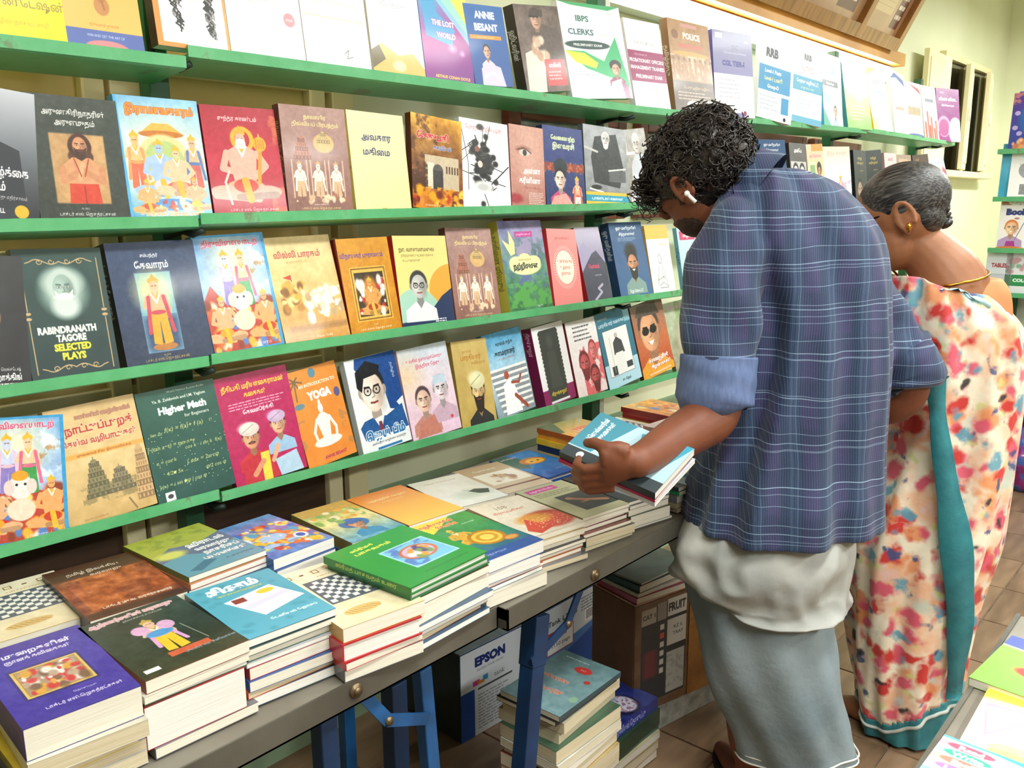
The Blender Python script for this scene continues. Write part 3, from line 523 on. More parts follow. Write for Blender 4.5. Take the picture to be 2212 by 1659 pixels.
@cov('pale')
def _(c): c.bg('#dcc4c8', '#e8d8d0'); c.T('அமரர்', .5, .12, .06, '#a86870', .7, .03); c.noise(.5, 20, 0, .4, 1, 1, '#8c6c60', .5); c.face(.5, .5, .18, '#e0b8a0', '#4a3028', '', '#d0a0a8'); c.spine('#b89c9c')
@cov('tan')
def _(c): c.bg('#a8907c', '#8a6c58'); c.R(.2, .1, .9, .5, '#c8a888'); c.T('பெரியார்', .5, .1, .05, '#e0c8a0', .7); c.face(.5, .5, .2, '#b88c70', '#e8e4e0', 'bw', '#3c302c'); c.spine('#6c5444')
@cov('dkb')
def _(c): c.bg('#54443c', '#6c564c'); c.T('வழி', .3, .1, .05, '#d89858', .3); c.face(.35, .4, .14, '#c09880', '#2c221e', '', '#e8e4e4'); c.face(.68, .6, .16, '#a87c64', '#2c221e', '', '#f0ecec'); c.spine('#3c302c')
@cov('endb')
def _(c): c.bg('#c8ccd4', '#b8a8b8'); c.T('சங்க இலக்கியம்', .5, .1, .05, '#7c8ca0', .8, .02); c.blob(0, .25, 1, .95, 90, .07, ['#b84c5c', '#4c7cb0', '#e8c8b0', '#7c5c90', '#f0e4e0', '#508c80']); c.spine('#34549c')
@cov('king')
def _(c): c.bg('#343436', '#1c1c20'); c.noise(.6, 20, 0, .02, .6, .16, '#d8c8a8', .5); c.face(.25, .45, .3, '#c89478', '#3a2c28', 'g', None); c.T('டாக்டர் வெங்கடேஷ்', .6, .86, .024, W_, .6); c.T('ஹாக்கிங்', .62, .92, .045, W_, .6, .03); c.lines(.3, .95, .965, .02, 1, .012, '#dddddd'); c.spine('#141416')
@cov('tagore')
def _(c):
    c.bg('#2c4a44', '#27423e', '#21383a'); c.noise(.03, 50); g = '#c8a878'; c.curl(.5, .1, .74, g); c.curl(.5, .92, .74, g, f=-1)
    for x in (.07, .93): c.L([(x, .08), (x, .47)], .012, g); c.L([(x, .55), (x, .95)], .012, g); c.E(x, .49, .035, .012, g); c.E(x, .53, .035, .012, g)
    c.E(.5, .33, .25, .18, '#9cb4ac', .3); c.E(.5, .26, .22, .1, '#c4d4cc', .3); c.face(.5, .30, .125, '#9db4aa', '#c4d4cc', 'Lbwm', None, ln='#5c7470'); c.E(.5, .45, .15, .09, '#d4e0da', .3); c.E(.5, .375, .10, .018, '#eef4f0', .4)
    c.T('RABINDRANATH', .47, .625, .052, '#f0efe4', .66, .06); c.T('TAGORE', .5, .69, .052, '#f0efe4', .34, .06); c.T('SELECTED', .5, .76, .052, '#e4da3c', .42, .06); c.T('PLAYS', .5, .83, .052, '#e4da3c', .27, .06); c.spine('#1e3230')
@cov('deva')
def _(c):
    c.bg('#34466a', '#2f4060', '#26344e'); c.T('சம்பந்தர்', .46, .11, .026, W_, .2, .02); c.T('தேவாரம்', .47, .19, .052, W_, .38, .03); c.R(.26, .25, .66, .9, '#7cb4c8', .004); c.bg; c.E(.44, .4, .19, .14, '#f0e8a0', .6, .9); c.R(.26, .6, .66, .9, '#3c5478', .05); c.E(.46, .86, .14, .03, '#b87838'); c.fig(.45, .26, .6, '#e8b488', '#e8a830', '#c8485c', '#d8a840'); c.frame(.26, .25, .66, .9, '#6c88a4', .008)
    c.T('உரை', .46, .925, .014, '#e8c060', .15); c.T('டாக்டர் எஸ்.ஜெகத்ரட்சகன்', .46, .955, .024, '#e8c060', .5); c.noise(.4, 14, .72, .5, .86, .75, '#e4ecf4', .68); c.spine('#17202e', 'சம்பந்தர் தேவாரம்', W_, .42, .35, .5)
@cov('villi')
def _(c): c.bg('#f0d49a', '#e8c078', '#c88c38'); c.noise(.08, 40); c.T('வில்லி பாரதம்', .45, .17, .055, '#b84c40', .7, .03); c.T('உரையாசிரியர்', .42, .24, .022, '#9a8440', .3); c.blob(.1, .42, .45, .68, 40, .045, ['#e0a83c', '#b87c28', '#f4dc90', '#8a5a1c']); c.blob(.4, .5, .98, .78, 60, .045, ['#f4ead8', '#e8d8b8', '#c0a070', '#fbf4e8']); c.L([(.28, .42), (.28, .36)], .012, '#8a5020'); c.P([(.28, .36), (.16, .38), (.28, .41)], '#c83c28'); c.R(.1, .84, 1, .9, '#a8783c', .03); c.T('சிவனடியார்', .6, .96, .02, W_, .4); c.spine('#b8843c')
@cov('gold')
def _(c): c.bg('#d8941c', '#cc8818'); c.noise(.05, 40); c.T('விநாயகர் புராணம்', .44, .18, .045, '#6c4a9c', .84, .03); c.R(.16, .3, .86, .87, '#e8b850'); c.frame(.19, .32, .83, .85, '#8a5a14', .02); c.R(.23, .36, .79, .82, '#40301c'); c.E(.5, .6, .16, .19, '#c87c28', .2); c.fig(.5, .4, .42, '#d89c50', '#e0a030', '#a83c1c', '#e8b840', sit=True); c.blob(.26, .42, .36, .8, 14, .04, ['#e8e0d4', '#b83028', '#f0ece0']); c.blob(.66, .42, .76, .8, 14, .04, ['#e8e0d4', '#b83028', '#f0ece0']); c.T('உரை', .5, .91, .014, W_, .2); c.T('டாக்டர் எஸ். ஜெகத்ரட்சகன்', .5, .95, .022, W_, .6); c.spine('#7a1c14')
@cov('vana')
def _(c): c.bg('#f6e08c', '#f4dc84'); c.E(1.05, .62, .48, .3, '#eda83c', .02); c.E(.3, .98, .5, .4, '#a8d4c0', .02); c.P([(.5, 1), (.62, .8), (.8, .68), (1, .6), (1, 1)], '#24365c'); c.P([(0, 1), (0, .95), (.4, .92), (.6, .84), (1, .9), (1, 1)], '#24365c'); c.T('நா. வானமாமலை', .42, .15, .042, '#5a5a34', .66, .02); c.T('நூற்றாண்டு உரையரங்கம்', .42, .215, .026, '#6a6a40', .6); c.T('கட்டுரைகள்', .3, .27, .026, '#6a6a40', .34); c.face(.38, .55, .15, '#c0c0bc', '#3a3a3c', 'g', '#f0f0ee'); c.lines(.62, .9, .93, .025, 2, .012, W_); c.spine('#b8281c')
@cov('natr')
def _(c): c.bg('#8c84b8', '#5c8c7c', '#3c7848'); c.noise(.16, 36); c.noise(.7, 20, .3, .05, 1, .4, '#b8a0c8', .5); c.noise(.8, 26, 0, .68, 1, .95, '#58a848', .4); c.noise(.9, 14, 0, .4, 1, .75, '#5a6aa0', .58); c.R(.35, .12, .75, .18, '#c83c94'); c.T('நாஞ்சில் நாடன்', .55, .15, .022, W_, .34); c.P([(.05, .2), (.2, .26), (.22, .1), (.32, .24), (.3, .36), (.2, .38)], '#f4eca0'); c.E(.5, .5, .36, .1, '#f6ecac'); c.E(.3, .46, .16, .07, '#f6ecac'); c.E(.7, .46, .16, .07, '#f6ecac'); c.E(.5, .42, .14, .06, '#f6ecac'); c.T('நற்றிணை', .5, .5, .055, '#1c2c28', .56, .05); c.T('மூலமும் உரையும்', .5, .43, .02, '#8a5a30', .3); c.T('கழகம்', .7, .95, .02, W_, .15); c.spine('#c8b84c', 'நற்றிணை மூலமும்', '#3c4c28')
@cov('sun')
def _(c):
    c.bg('#f09c98', '#ec8884')
    for k in range(48): a = k * 2 * pi / 48; c.L([(.5 + .34 * cos(a), .5 + .24 * sin(a)), (.5 + .4 * cos(a), .5 + .28 * sin(a))], .012, '#fbe0d8')
    c.E(.5, .5, .31, .22, '#fbf0dc', .03); c.T('உண்மையும்', .5, .42, .04, '#d86c60', .5, .02); c.T('உழவும்', .5, .5, .04, '#d86c60', .4, .02); c.T('நானும்', .5, .58, .04, '#d86c60', .36, .02); c.T('ஒரு முன்னோடி', .5, .12, .03, '#c84c4c', .7); c.spine('#c82c3c')
@cov('mount')
def _(c): c.bg('#c4bcd0', '#8c84a4', '#2c2c38'); c.P([(0, .3), (.25, .2), (.4, .28), (.6, .35), (.9, .4), (1, .45), (1, .6), (0, .6)], '#a098b8'); c.P([(.2, .5), (.5, .36), (.7, .32), (1, .5), (1, 1), (0, 1), (.0, .6)], '#3c3c50'); c.T('மௌனம்', .5, .53, .05, '#d83c5c', .6, .04); c.T('கருணாகரன்', .6, .65, .02, W_, .4); c.L([(.7, .78), (.5, .83), (.62, .88), (.3, .98)], .05, '#b4acc4'); c.spine('#b8202c')
@cov('sketch')
def _(c): c.bg('#fdfaf2', '#fcf8ec'); c.R(0, 0, 1, .2, '#f4bc54'); c.R(.5, .28, .9, .29, '#d8b870'); c.E(.48, .5, .08, .06, '#f0eee8'); [c.L(q, .01, '#3a3838') for q in ([(.4, .46), (.48, .42), (.56, .48), (.52, .56), (.42, .55), (.4, .46)], [(.4, .6), (.3, .8), (.35, .92), (.7, .92), (.66, .78), (.55, .6)], [(.3, .8), (.6, .75)], [(.3, .72), (.25, .9)], [(.5, .62), (.52, .76), (.62, .8)], [(.35, .88), (.5, .84), (.7, .9)])]; c.spine('#c89c50')
@cov('lblue')
def _(c): c.bg('#c8e0e8', '#b0d4e0'); c.R(.1, .06, .9, .2, '#c83c6c'); c.T('மகிழ்ச்சி', .5, .13, .05, W_, .7, .03); c.face(.5, .6, .2, '#c89c80', K_, 's', '#3c7c9c'); c.spine('#7cbccc', 'மகிழ்ச்சி', '#2c5c6c')
@cov('dk3')
def _(c): c.bg('#3c3c40', '#54504c'); c.T('பயணம்', .5, .2, .06, W_, .7, .03); c.R(0, .6, 1, 1, '#c8bcb0'); c.spine('#2c2c30')
@cov('temple')
def _(c):
    c.bg('#d8b880', '#e0c48c', '#c8a468'); c.noise(.08, 30); c.T('மண்ணின் வாழ்வியலில்', .62, .1, .03, '#c89c84', .62, .03, out='#9c5c48'); c.T('நாட்டுப்புறத்', .55, .2, .062, '#b84434', .76, .04, out='#f4dcc0'); c.T('தெய்வ வழிபாடுகள்', .52, .31, .048, '#b84c3c', .84, .04, out='#f4dcc0'); c.R(.0, .4, 1, .44, '#e8a850', .01); c.T('முனைவர் சிவ. இராமலிங்கம்', .55, .42, .02, '#8c3c20', .7)
    c.tem(.4, .8, .3, .3, '#8c8460', 7); c.tem(.66, .8, .3, .2, '#94886a', 5); c.noise(.5, 14, .2, .7, .85, .85, '#6c6848', .45); c.tem(.92, .92, .24, .45, '#d0a878', 8); c.L([(.7, .88), (.76, .98)], .02, '#8c7050'); c.T('தொகுப்பாசிரியர்', .3, .96, .014, '#8c5c34', .3); c.spine('#a8824c')
@cov('math')
def _(c):
    c.bg('#2c5a4c', '#28564c', '#24504a'); c.noise(.04, 40); c.T('World Famous Russian Books', .62, .035, .02, '#e8ece4', .5); c.T('Ya. B. Zeldovich and I.M. Yaglom', .52, .1, .026, '#f4f4ec', .76, .02); c.T('Higher Math', .54, .19, .062, W_, .8, .05); c.T('for Beginners', .7, .27, .03, '#f0f0e4', .36, .01); q = '#d8dc8c'
    for x, y, t, h in ((.15, .38, 'lim ∆t', .03), (.5, .36, 'f(x) = f(a)+ f (a)', .04), (.85, .36, '1!', .03), (.3, .5, '∫ (tan a−t) = tan n+y', .038), (.7, .55, 'cos k · i sin k  f(x)', .034), (.2, .63, 'e = cos k', .034), (.65, .68, '∫ adx = 2arcφ', .038), (.3, .74, '4/2π 5x ...', .034), (.8, .77, 'φ/2 cos φ', .034), (.35, .84, 'y(x) = i sin πφ | cos φ', .034)): c.T(t, x, y, h, q, .6, skew=.2)
    for _ in range(80): c.E(c.r.rand(), .32 + .6 * c.r.rand(), .006, .004, '#b8cca8')
    c.R(.1, .9, .22, .98, '#f0f0ee'); c.E(.16, .94, .035, .02, '#444444'); c.spine('#1c4038')
@cov('mag')
def _(c): c.bg('#b8205c', '#b41c58'); c.T('நீதிபதி மரியாதைராமன்', .5, .11, .045, '#f0dc3c', .86, .03); c.T('கதைகள்', .5, .19, .042, '#f0dc3c', .3, .03); c.lines(.12, .9, .25, .025, 3, .01, '#e8a8c0'); c.T('தேவமூர்த்தி', .5, .345, .035, W_, .42, .03); c.face(.32, .58, .11, '#d89470', '#3c2420', 'mt', '#c83038', '#d8ccc4'); c.face(.72, .52, .1, '#e0a884', '#3c2420', 't', '#9cc0e0', '#c0a8c8'); c.P([(.12, 1), (.15, .78), (.5, .72), (.62, 1)], '#c02c3c'); c.P([(.4, .74), (.52, .74), (.5, 1), (.38, 1)], '#f0d048'); c.L([(.28, .92), (.42, .82)], .07, '#d89470'); c.L([(.66, .72), (.56, .84)], .06, '#e0a884'); c.P([(.58, .84), (.9, .8), (.95, 1), (.62, 1)], '#b0cce4'); c.spine('#841440')
@cov('yoga')
def _(c):
    c.bg('#e8923c', '#e88c38'); c.noise(.04, 30); c.E(.5, .06, .07, .05, '#5c8ca0'); c.L([(.1, .3), (.13, .1)], .03, '#8c6a48'); [c.L([(.13, .1), (.13 + .14 * cos(a), .1 + .06 * sin(a) + .02)], .025, '#7c6448') for a in (.2, 1.2, 2.2, 3.2, 4.2, 5.2)]; c.T('AN INTRODUCTION TO', .55, .17, .034, '#f8f0e0', .88, .03); c.T('YOGA', .55, .285, .08, W_, .62, .07); c.E(.12, .36, .1, .03, '#6c8c9c'); c.E(.9, .32, .06, .05, '#5c5c8c')
    c.E(.5, .43, .05, .05, '#f8f4ec'); c.E(.5, .37, .025, .03, '#f8f4ec'); c.P([(.36, .53), (.46, .48), (.54, .48), (.64, .53), (.58, .74), (.42, .74)], '#f8f4ec'); c.L([(.37, .54), (.28, .66), (.3, .74)], .05, '#f8f4ec'); c.L([(.63, .54), (.72, .66), (.7, .74)], .05, '#f8f4ec'); c.E(.5, .78, .28, .05, '#f8f4ec'); c.noise(.6, 24, 0, .5, .16, .95, '#a08060', .55); c.noise(.6, 24, .84, .5, 1, .9, '#a88058', .55); c.T('ANNIE BESANT', .58, .935, .034, '#a8305c', .62, .03); c.spine('#b86820')
@cov('jb')
def _(c):
    c.bg('#f4f6f8', '#eef2f6'); c.P([(.2, 0), (1, 0), (1, .5), (.85, .55), (.95, .65), (.7, .6), (.6, .1), (.35, .12), (.25, .2), (.16, .1)], '#1c4c94'); c.P([(.05, .72), (.15, .66), (.35, .64), (.6, .66), (.95, .58), (1, .84), (.1, .86)], '#235a9c'); c.face(.42, .36, .24, '#f4e0d0', '#1a1c22', 'g', None); c.P([(.14, .3), (.16, .14), (.4, .04), (.66, .12), (.6, .2), (.3, .22), (.22, .36)], '#16181e'); c.P([(.35, .66), (.45, .8), (.56, .64)], '#f0f0f0'); c.P([(.42, .7), (.48, .7), (.5, .84), (.4, .84)], '#7c3c50')
    c.T('ஜெய் பீம்', .52, .83, .085, '#2c78b4', .86, .05, out='#f8fafc'); c.T('அம்பேத்கர் வாழ்க்கை வரலாறு', .55, .915, .022, K_, .7); c.R(.3, .965, .8, .99, '#2c78b4'); c.T('தமிழில்', .9, .2, .03, W_, .3, rot=pi / 2); c.spine('#dfe6ee')
@cov('two')
def _(c): c.bg('#d8e4f0', '#f4dce8', '#e8c4dc'); c.noise(.07, 60); c.E(.1, .3, .3, .2, '#f4d8b0', .6, .7); c.T('உலகில் நன்மைக்கொரு', .5, .14, .035, '#d85c7c', .72, .02); c.T('இந்திரா நேரு', .55, .21, .035, '#d85c7c', .6, .02); c.face(.34, .58, .14, '#ecc4b0', '#54444c', '', '#c88c80'); c.face(.72, .5, .14, '#e4d4dc', '#b8bccc', 'c', '#d0b0c4', '#c8dcec'); c.P([(.1, .98), (.2, .82), (.5, .76), (.6, .98)], '#c88070'); c.E(.85, .84, .03, .02, '#d83c50'); c.spine('#c0a0b4')
@cov('turb')
def _(c): c.bg('#d0b46c', '#c0a458'); c.noise(.06, 30); c.T('மகாகவி', .4, .13, .03, '#a06c28', .4); c.T('பாரதியார்', .5, .2, .055, '#b87c30', .7, .03); c.T('கவிதைகள்', .7, .27, .035, '#a06c28', .4); c.face(.58, .6, .18, '#d8b47c', '#2c221c', 'mbt', '#2c2c2c', '#d8d4a8'); c.spine('#988040')
@cov('kama')
def _(c):
    c.bg('#4c9cc8', '#b8d8e8', '#8a9aa4'); c.noise(.1, 30, 0, 0, 1, .5); c.T('காலம் தந்த', .52, .14, .038, '#16303c', .6, .03); c.T('காமராசர்', .5, .25, .055, '#16303c', .8, .04); c.T('டாக்டர் இரா. கணேசன்', .5, .32, .02, '#b83c3c', .6)
    for i in range(8): c.R(.02 + i * .02, .42 + i * .07, .98, .45 + i * .07, '#f0f0ee'); c.R(.02 + i * .02, .45 + i * .07, .98, .49 + i * .07, '#8c949a')
    c.E(.42, .52, .06, .05, '#a8503c'); c.P([(.3, .62), (.5, .56), (.6, .7), (.66, .98), (.24, .98)], '#f8f8f8'); c.L([(.52, .62), (.7, .64), (.78, .56)], .045, '#a04c38'); c.L([(.56, .78), (.8, .95)], .07, '#a04c38'); c.spine('#2c6c8c')
@cov('kural')
def _(c): c.bg('#f4f2f4', '#f4f2f4'); c.R(0, .8, 1, 1, '#8c1c5c'); [c.E(x / 10, y, .035, .025, '#3c403c') for x in (2, 7.6) for y in [.1 + .05 * i for i in range(16)]]; c.R(.2, .06, .76, .96, '#3a3e3a'); c.E(.48, .22, .09, .09, '#4c504a', .5); c.P([(.36, .34), (.6, .34), (.66, .8), (.3, .8)], '#4a4e48', .7); c.T('திருக்குறள்', .5, .87, .045, '#e8c840', .5, .03); c.R(.2, .955, .8, .985, '#e8e4e8'); c.spine('#841858', 'திருக்குறள்', W_, .4, .2, .3)
@cov('redf')
def _(c): c.bg('#fbf8f8', '#f8f0f0', '#f4dcdc'); c.noise(.9, 40, .3, .35, 1, 1, '#e05c60', .4); c.lines(.2, .85, .08, .055, 4, .02, '#5c5c60'); c.face(.4, .58, .16, '#c8585c', '#7c2c34', 'b', None, ln='#5c2028'); c.face(.74, .42, .12, '#e08080', '#a84048', '', None, ln='#8c3038'); c.face(.68, .78, .15, '#b84c50', '#6c242c', 'b', None, ln='#5c2028'); c.spine('#84142c')
@cov('teal')
def _(c): c.bg('#3c7c94', '#34748c'); c.R(0, .68, 1, 1, '#b4dcec'); c.P([(.12, .24), (.85, .24), (.85, .85), (.12, .85)], '#f8f8f6'); c.T('மகாகவி', .2, .08, .03, '#d8b88c', .3); c.T('பாரதியார் கதைகள்', .45, .16, .045, '#d8ecf4', .8, .03); c.R(.82, 0, 1, .2, '#8cc0d0'); c.E(.48, .33, .05, .03, '#c8c4bc'); c.P([(.36, .42), (.48, .35), (.62, .42), (.66, .58), (.34, .58)], '#46484a'); c.P([(.38, .56), (.6, .56), (.64, .82), (.5, .86), (.34, .8)], '#f4f4f0'); c.R(.2, .72, .34, .84, '#3c444c'); c.R(.64, .72, .82, .8, '#3c444c'); c.L([(.28, .34), (.28, .8)], .012, '#c8b8a0'); c.frame(.12, .24, .85, .85, '#2c2c2c', .006); c.T('சு. நெல்', .55, .93, .03, '#1c3440', .4, .03); c.spine('#2c5c70', 'பாரதியார்', W_)
@cov('shade')
def _(c): c.bg('#8a7468', '#c87048', '#b84c28'); c.face(.45, .38, .3, '#dca078', '#4a3c38', 'ds', '#e8a030'); c.P([(.1, .16), (.2, .02), (.75, .02), (.85, .2)], '#5c5048'); c.T('கலைஞரின்', .55, .78, .05, W_, .66, .05, out='#a83c20'); c.T('சிறுகதைகள்', .6, .87, .045, W_, .66, .05, out='#a83c20'); c.R(.2, .95, .9, .97, '#e8c8b0'); c.spine('#6c4434')
@cov('nature')
def _(c): c.bg('#b8c4a8', '#a0a888', '#8c7c68'); c.noise(.15, 40); c.noise(.6, 24, .4, 0, 1, .5, '#7ca050', .5); c.T('இயற்கையின்', .5, .08, .04, '#e0a0c0', .8, .03); c.E(.5, .55, .2, .2, '#c8b49c', .5); c.spine('#7c7c68')
# ---- books lying on the tables
@cov('t_purple')
def _(c): c.bg('#4a3ca0', '#4636a0', '#402f94'); c.noise(.04, 50); c.T('திருமுறைகளின்', .42, .14, .05, '#f4f0fc', .84, .04); c.T('ஞானக் கவிதைகள்', .5, .22, .04, '#f0ecf8', .6, .03); c.R(.16, .34, .8, .74, '#2c2060', .03); c.R(.18, .36, .78, .72, '#d8b868'); c.R(.21, .38, .75, .7, '#a89078'); c.blob(.24, .4, .72, .68, 90, .04, ['#c83c38', '#e8e0d8', '#d8a040', '#7c5c48', '#f0ece8', '#b8a088']); c.frame(.21, .38, .75, .7, '#a88838', .01); c.T('தொகுப்பு', .62, .8, .018, W_, .2); c.T('டாக்டர் எஸ்.ஜெகத்ரட்சகன்', .58, .87, .03, '#f0ecf8', .66, .02); c.spine('#2c2470')
@cov('t_black')
def _(c): c.bg('#2a3c36', '#24362e', '#3c3a24'); c.noise(.07, 60); c.T('ஆழ்வார்களின் வரலாறு', .48, .07, .05, '#d89ca8', .84, .05, out='#f0e8e8'); c.T('நூலாசிரியர் சடகோபன்', .55, .14, .022, W_, .4); c.fig(.5, .2, .58, '#e0b8a0', '#f0c030', '#d8a0d0', '#b8a050'); c.E(.5, .47, .13, .05, '#4c94d0'); c.E(.38, .36, .08, .07, '#d8a8d0'); c.E(.62, .38, .08, .07, '#d8a8d0'); c.R(.36, .77, .76, .84, '#c85c3c'); c.T('புலவர் எம். சீனிவாசன்', .74, .84, .028, '#b4d4f0', .5); c.R(.06, .88, .2, .93, '#f4f4f4'); c.L([(.72, .44), (.78, .76)], .01, '#9c9c98'); c.spine('#7a3420')
@cov('t_cyan')
def _(c): c.bg('#58acc4', '#54a8c0', '#5cacc6'); [c.E(c.r.rand(), c.r.rand(), .05, .035, '#4c9cb4', .2, .5) for _ in range(30)]; c.T('தினம்', .45, .13, .11, W_, .6, .07); c.R(.2, .22, .75, .25, '#7ca88c'); c.T('ஒரு தகவல் களஞ்சியம்', .48, .235, .022, '#f0e48c', .5); c.P([(.2, .36), (.78, .28), (.95, .62), (.4, .74)], '#f2f2f6'); c.R(.28, .36, .42, .44, '#8c3c34'); c.E(.68, .36, .1, .04, '#e8c840'); c.P([(.3, .5), (.85, .42), (.87, .5), (.33, .59)], '#d8d8ea'); c.P([(.32, .47), (.84, .4), (.85, .44), (.31, .52)], W_); c.T('டேனியல் ஜோசப்', .66, .82, .03, W_, .6, .03); c.spine('#1c3c40')
PAINT['t_chess'] = ('#f3ead0', chess)
@cov('t_green')
def _(c): c.bg('#2c9c44', '#28963e', '#249040'); c.T('ஸ்ரீமத்', .34, .12, .04, '#f4ec54', .4, .04); c.T('பாகவதம்', .4, .2, .045, '#f4ec54', .5, .04); c.R(.34, .32, .9, .78, '#a8d8e8'); c.R(.36, .34, .88, .76, '#7cc0e0'); c.noise(.7, 24, .36, .34, .88, .76, '#4c68b8', .55); c.E(.62, .54, .2, .14, '#d86c3c', .05); c.E(.62, .54, .17, .12, '#c8b4d8', .05); c.blob(.5, .46, .74, .64, 30, .035, ['#5c4c80', '#f0ece0', '#e8a040', '#7c9c60']); c.T('முனைவர் ராமச்சந்திரன்', .6, .88, .022, '#1c5c2c', .6); c.spine('#1e7a34', 'ஸ்ரீமத் பாகவதம் உரை', '#f0e868', .5, .5, .7)
@cov('t_kasavu')
def _(c): c.bg('#3c9c44', '#2c8c54', '#2858a0'); c.noise(.06, 40); c.P([(0, 0), (.7, 0), (.35, .18), (0, .32)], '#f0d838'); c.T('காஞ்சிபுரத்தின்', .36, .08, .05, '#d83c2c', .6, .04, out='#f8f0a0'); c.T('கோயில்', .46, .17, .05, '#d83c2c', .34, .04, out='#f8f0a0'); c.T('வரலாறு', .74, .24, .024, W_, .3); c.fig(.34, .26, .4, '#d8a840', '#e8c050', '#c89428', '#e8c850', sit=True)
def _fan(c):
    for k, col in enumerate(('#b87c1c', '#e8c048', '#c89428', '#f0d060')): c.E(.56, .62, .26 - k * .055, .16 - k * .034, col, .03)
    c.R(.05, .86, 1, 1, '#28509c'); c.E(.78, .76, .12, .05, '#c07838'); c.E(.78, .76, .09, .035, '#e0a050'); c.T('தொகுப்பு', .3, .92, .03, '#c8d8f0', .4); c.spine('#24489c', '108', W_, .6, .8, .3)
_k = PAINT['t_kasavu'][1]
PAINT['t_kasavu'] = ('#3c9c44', lambda c: (_k(c), _fan(c)))
@cov('t_108')
def _(c): c.bg('#e8dcc8', '#f0e6d4'); c.noise(.05, 40); c.T('108', .4, .2, .08, '#8c6c58', .3); c.T('திருப்பதிகள்', .42, .32, .05, '#d0745c', .6, .03); c.E(.68, .72, .42, .22, '#d8503c', .12); c.E(.5, .64, .3, .12, '#e8a040', .3); c.P([(.1, .86), (.35, .6), (.55, .9), (.2, .98)], '#d84c38'); [c.E(.3 + .65 * c.r.rand(), .6 + .32 * c.r.rand(), .01, .008, '#f8e0b0') for _ in range(60)]; c.spine('#b8a080')
@cov('t_statue')
def _(c): c.bg('#b8b890', '#c4c49c'); c.R(.1, .06, .7, .17, '#c83c94'); c.T('தஞ்சைப் பெரிய', .4, .115, .035, W_, .5, .02); c.lines(.1, .9, .22, .04, 3, .02, '#7c7c54'); c.R(.3, .38, 1, .86, '#26302e'); c.L([(.45, .5), (.62, .62), (.9, .74)], .09, '#b87854'); c.E(.45, .5, .06, .04, '#c08860'); c.L([(.5, .66), (.7, .66)], .04, '#a06848'); c.spine('#8c8c64')
@cov('t_dark')
def _(c): c.bg('#6c6c70', '#807c84'); c.R(0, 0, .24, 1, '#2c3034'); c.E(.14, .2, .05, .03, '#e0e0e0'); c.lines(.3, .9, .2, .06, 4, .02, '#c0c0c8'); c.spine('#24282c')
@cov('t_redbrown')
def _(c): c.bg('#4a1c14', '#9c4820', '#7c3418'); c.noise(.8, 50, .1, .26, 1, .86, '#b85c24', .35); c.noise(.25, 20, 0, .25, 1, .9); c.R(0, 0, 1, .24, '#4c1e16', .04); c.R(0, .9, 1, 1, '#3c1812', .04); c.T('தமிழ் இலக்கிய', .46, .15, .045, '#e8dcd0', .56, .02); c.T('வரலாறு', .56, .24, .04, '#e8dcd0', .34, .02); c.T('டாக்டர் மு.வ. வரதராசனார்', .56, .86, .035, '#f4ece4', .72, .03); c.spine('#3a1410')
@cov('t_olive')
def _(c): c.bg('#a8b040', '#b4b850'); c.P([(0, .5), (.3, .35), (.6, .42), (1, .3), (1, 1), (0, 1)], '#6c7490'); c.P([(0, .62), (.3, .55), (.55, .7), (1, .55), (1, 1), (0, 1)], '#6ca0b4'); c.noise(.5, 20, 0, 0, .9, .3, '#7c8430', .52); c.E(.2, .5, .18, .08, '#d8d86c', .3); c.T('ஹிராடஸ்', .7, .42, .07, W_, .5, .05, out='#5c6880'); c.T('வரலாற்று', .7, .54, .06, W_, .46, .05, out='#5c6880'); c.T('நாகரிகப்', .72, .65, .06, W_, .46, .05, out='#5c6880'); c.T('பயணங்கள்', .68, .76, .06, W_, .56, .05, out='#5c6880'); c.T('ச. முருகவேல்', .76, .88, .026, '#1c3440', .36); c.P([(.1, .9), (.4, .78), (.5, .84), (.2, .96)], '#4c7890'); c.spine('#6c7030')
@cov('t_deity')
def _(c): c.bg('#5c8cc8', '#a86ab0', '#4c80c8'); c.noise(.15, 30); c.blob(.1, .25, .95, .9, 120, .06, ['#f0c030', '#e8702c', '#f4d860', '#3c70c8', '#c83c30', '#e8e4f0', '#4ca0d0']); c.L([(.2, .5), (.5, .42), (.85, .56)], .03, '#f08c28'); c.fig(.45, .35, .45, '#a8c8f0', '#f0c820', '#e86c30', sit=True); c.E(.78, .7, .1, .08, '#e8e8f4'); c.E(.78, .7, .06, .05, '#3c5cb0'); c.spine('#2c64a8')
@cov('t_turban')
def _(c): c.bg('#7ca858', '#e8d890', '#58a0c0'); c.noise(.15, 20); c.R(0, 0, 1, .2, '#c8a050'); c.E(.5, .6, .25, .12, '#2c6ca8'); c.face(.5, .62, .12, '#c89070', K_, 't', '#2c8cb8', '#2c68b0'); c.blob(0, .2, 1, .5, 26, .05, ['#e0a848', '#7cac5c', '#f0e4c0']); c.spine('#7c6c30')
@cov('t_orange')
def _(c): c.bg('#d87820', '#f0b040', '#f4c850'); c.T('பஞ்சதந்திரக் கதைகள்', .5, .22, .04, '#f0dca0', .7, .02); c.T('சாந்தகுமார்', .5, .31, .03, '#f0dca0', .4); c.spine('#b86018')
@cov('t_white')
def _(c): c.bg('#d8d4c4', '#e8ece8'); c.noise(.04, 30); c.T('கனவு மெய்ப்படும்', .5, .14, .035, '#a87c70', .6); c.E(.6, .7, .3, .1, '#b8c8bc', .6, .7); c.P([(.6, .62), (.75, .58), (.95, .66), (.85, .78), (.7, .74)], '#2c4440'); c.L([(.55, .55), (.68, .64)], .012, '#2c4440'); c.spine('#3c2018', 'தமிழ் இதழ்கள்', '#f0ece0', .4, .5, .6)
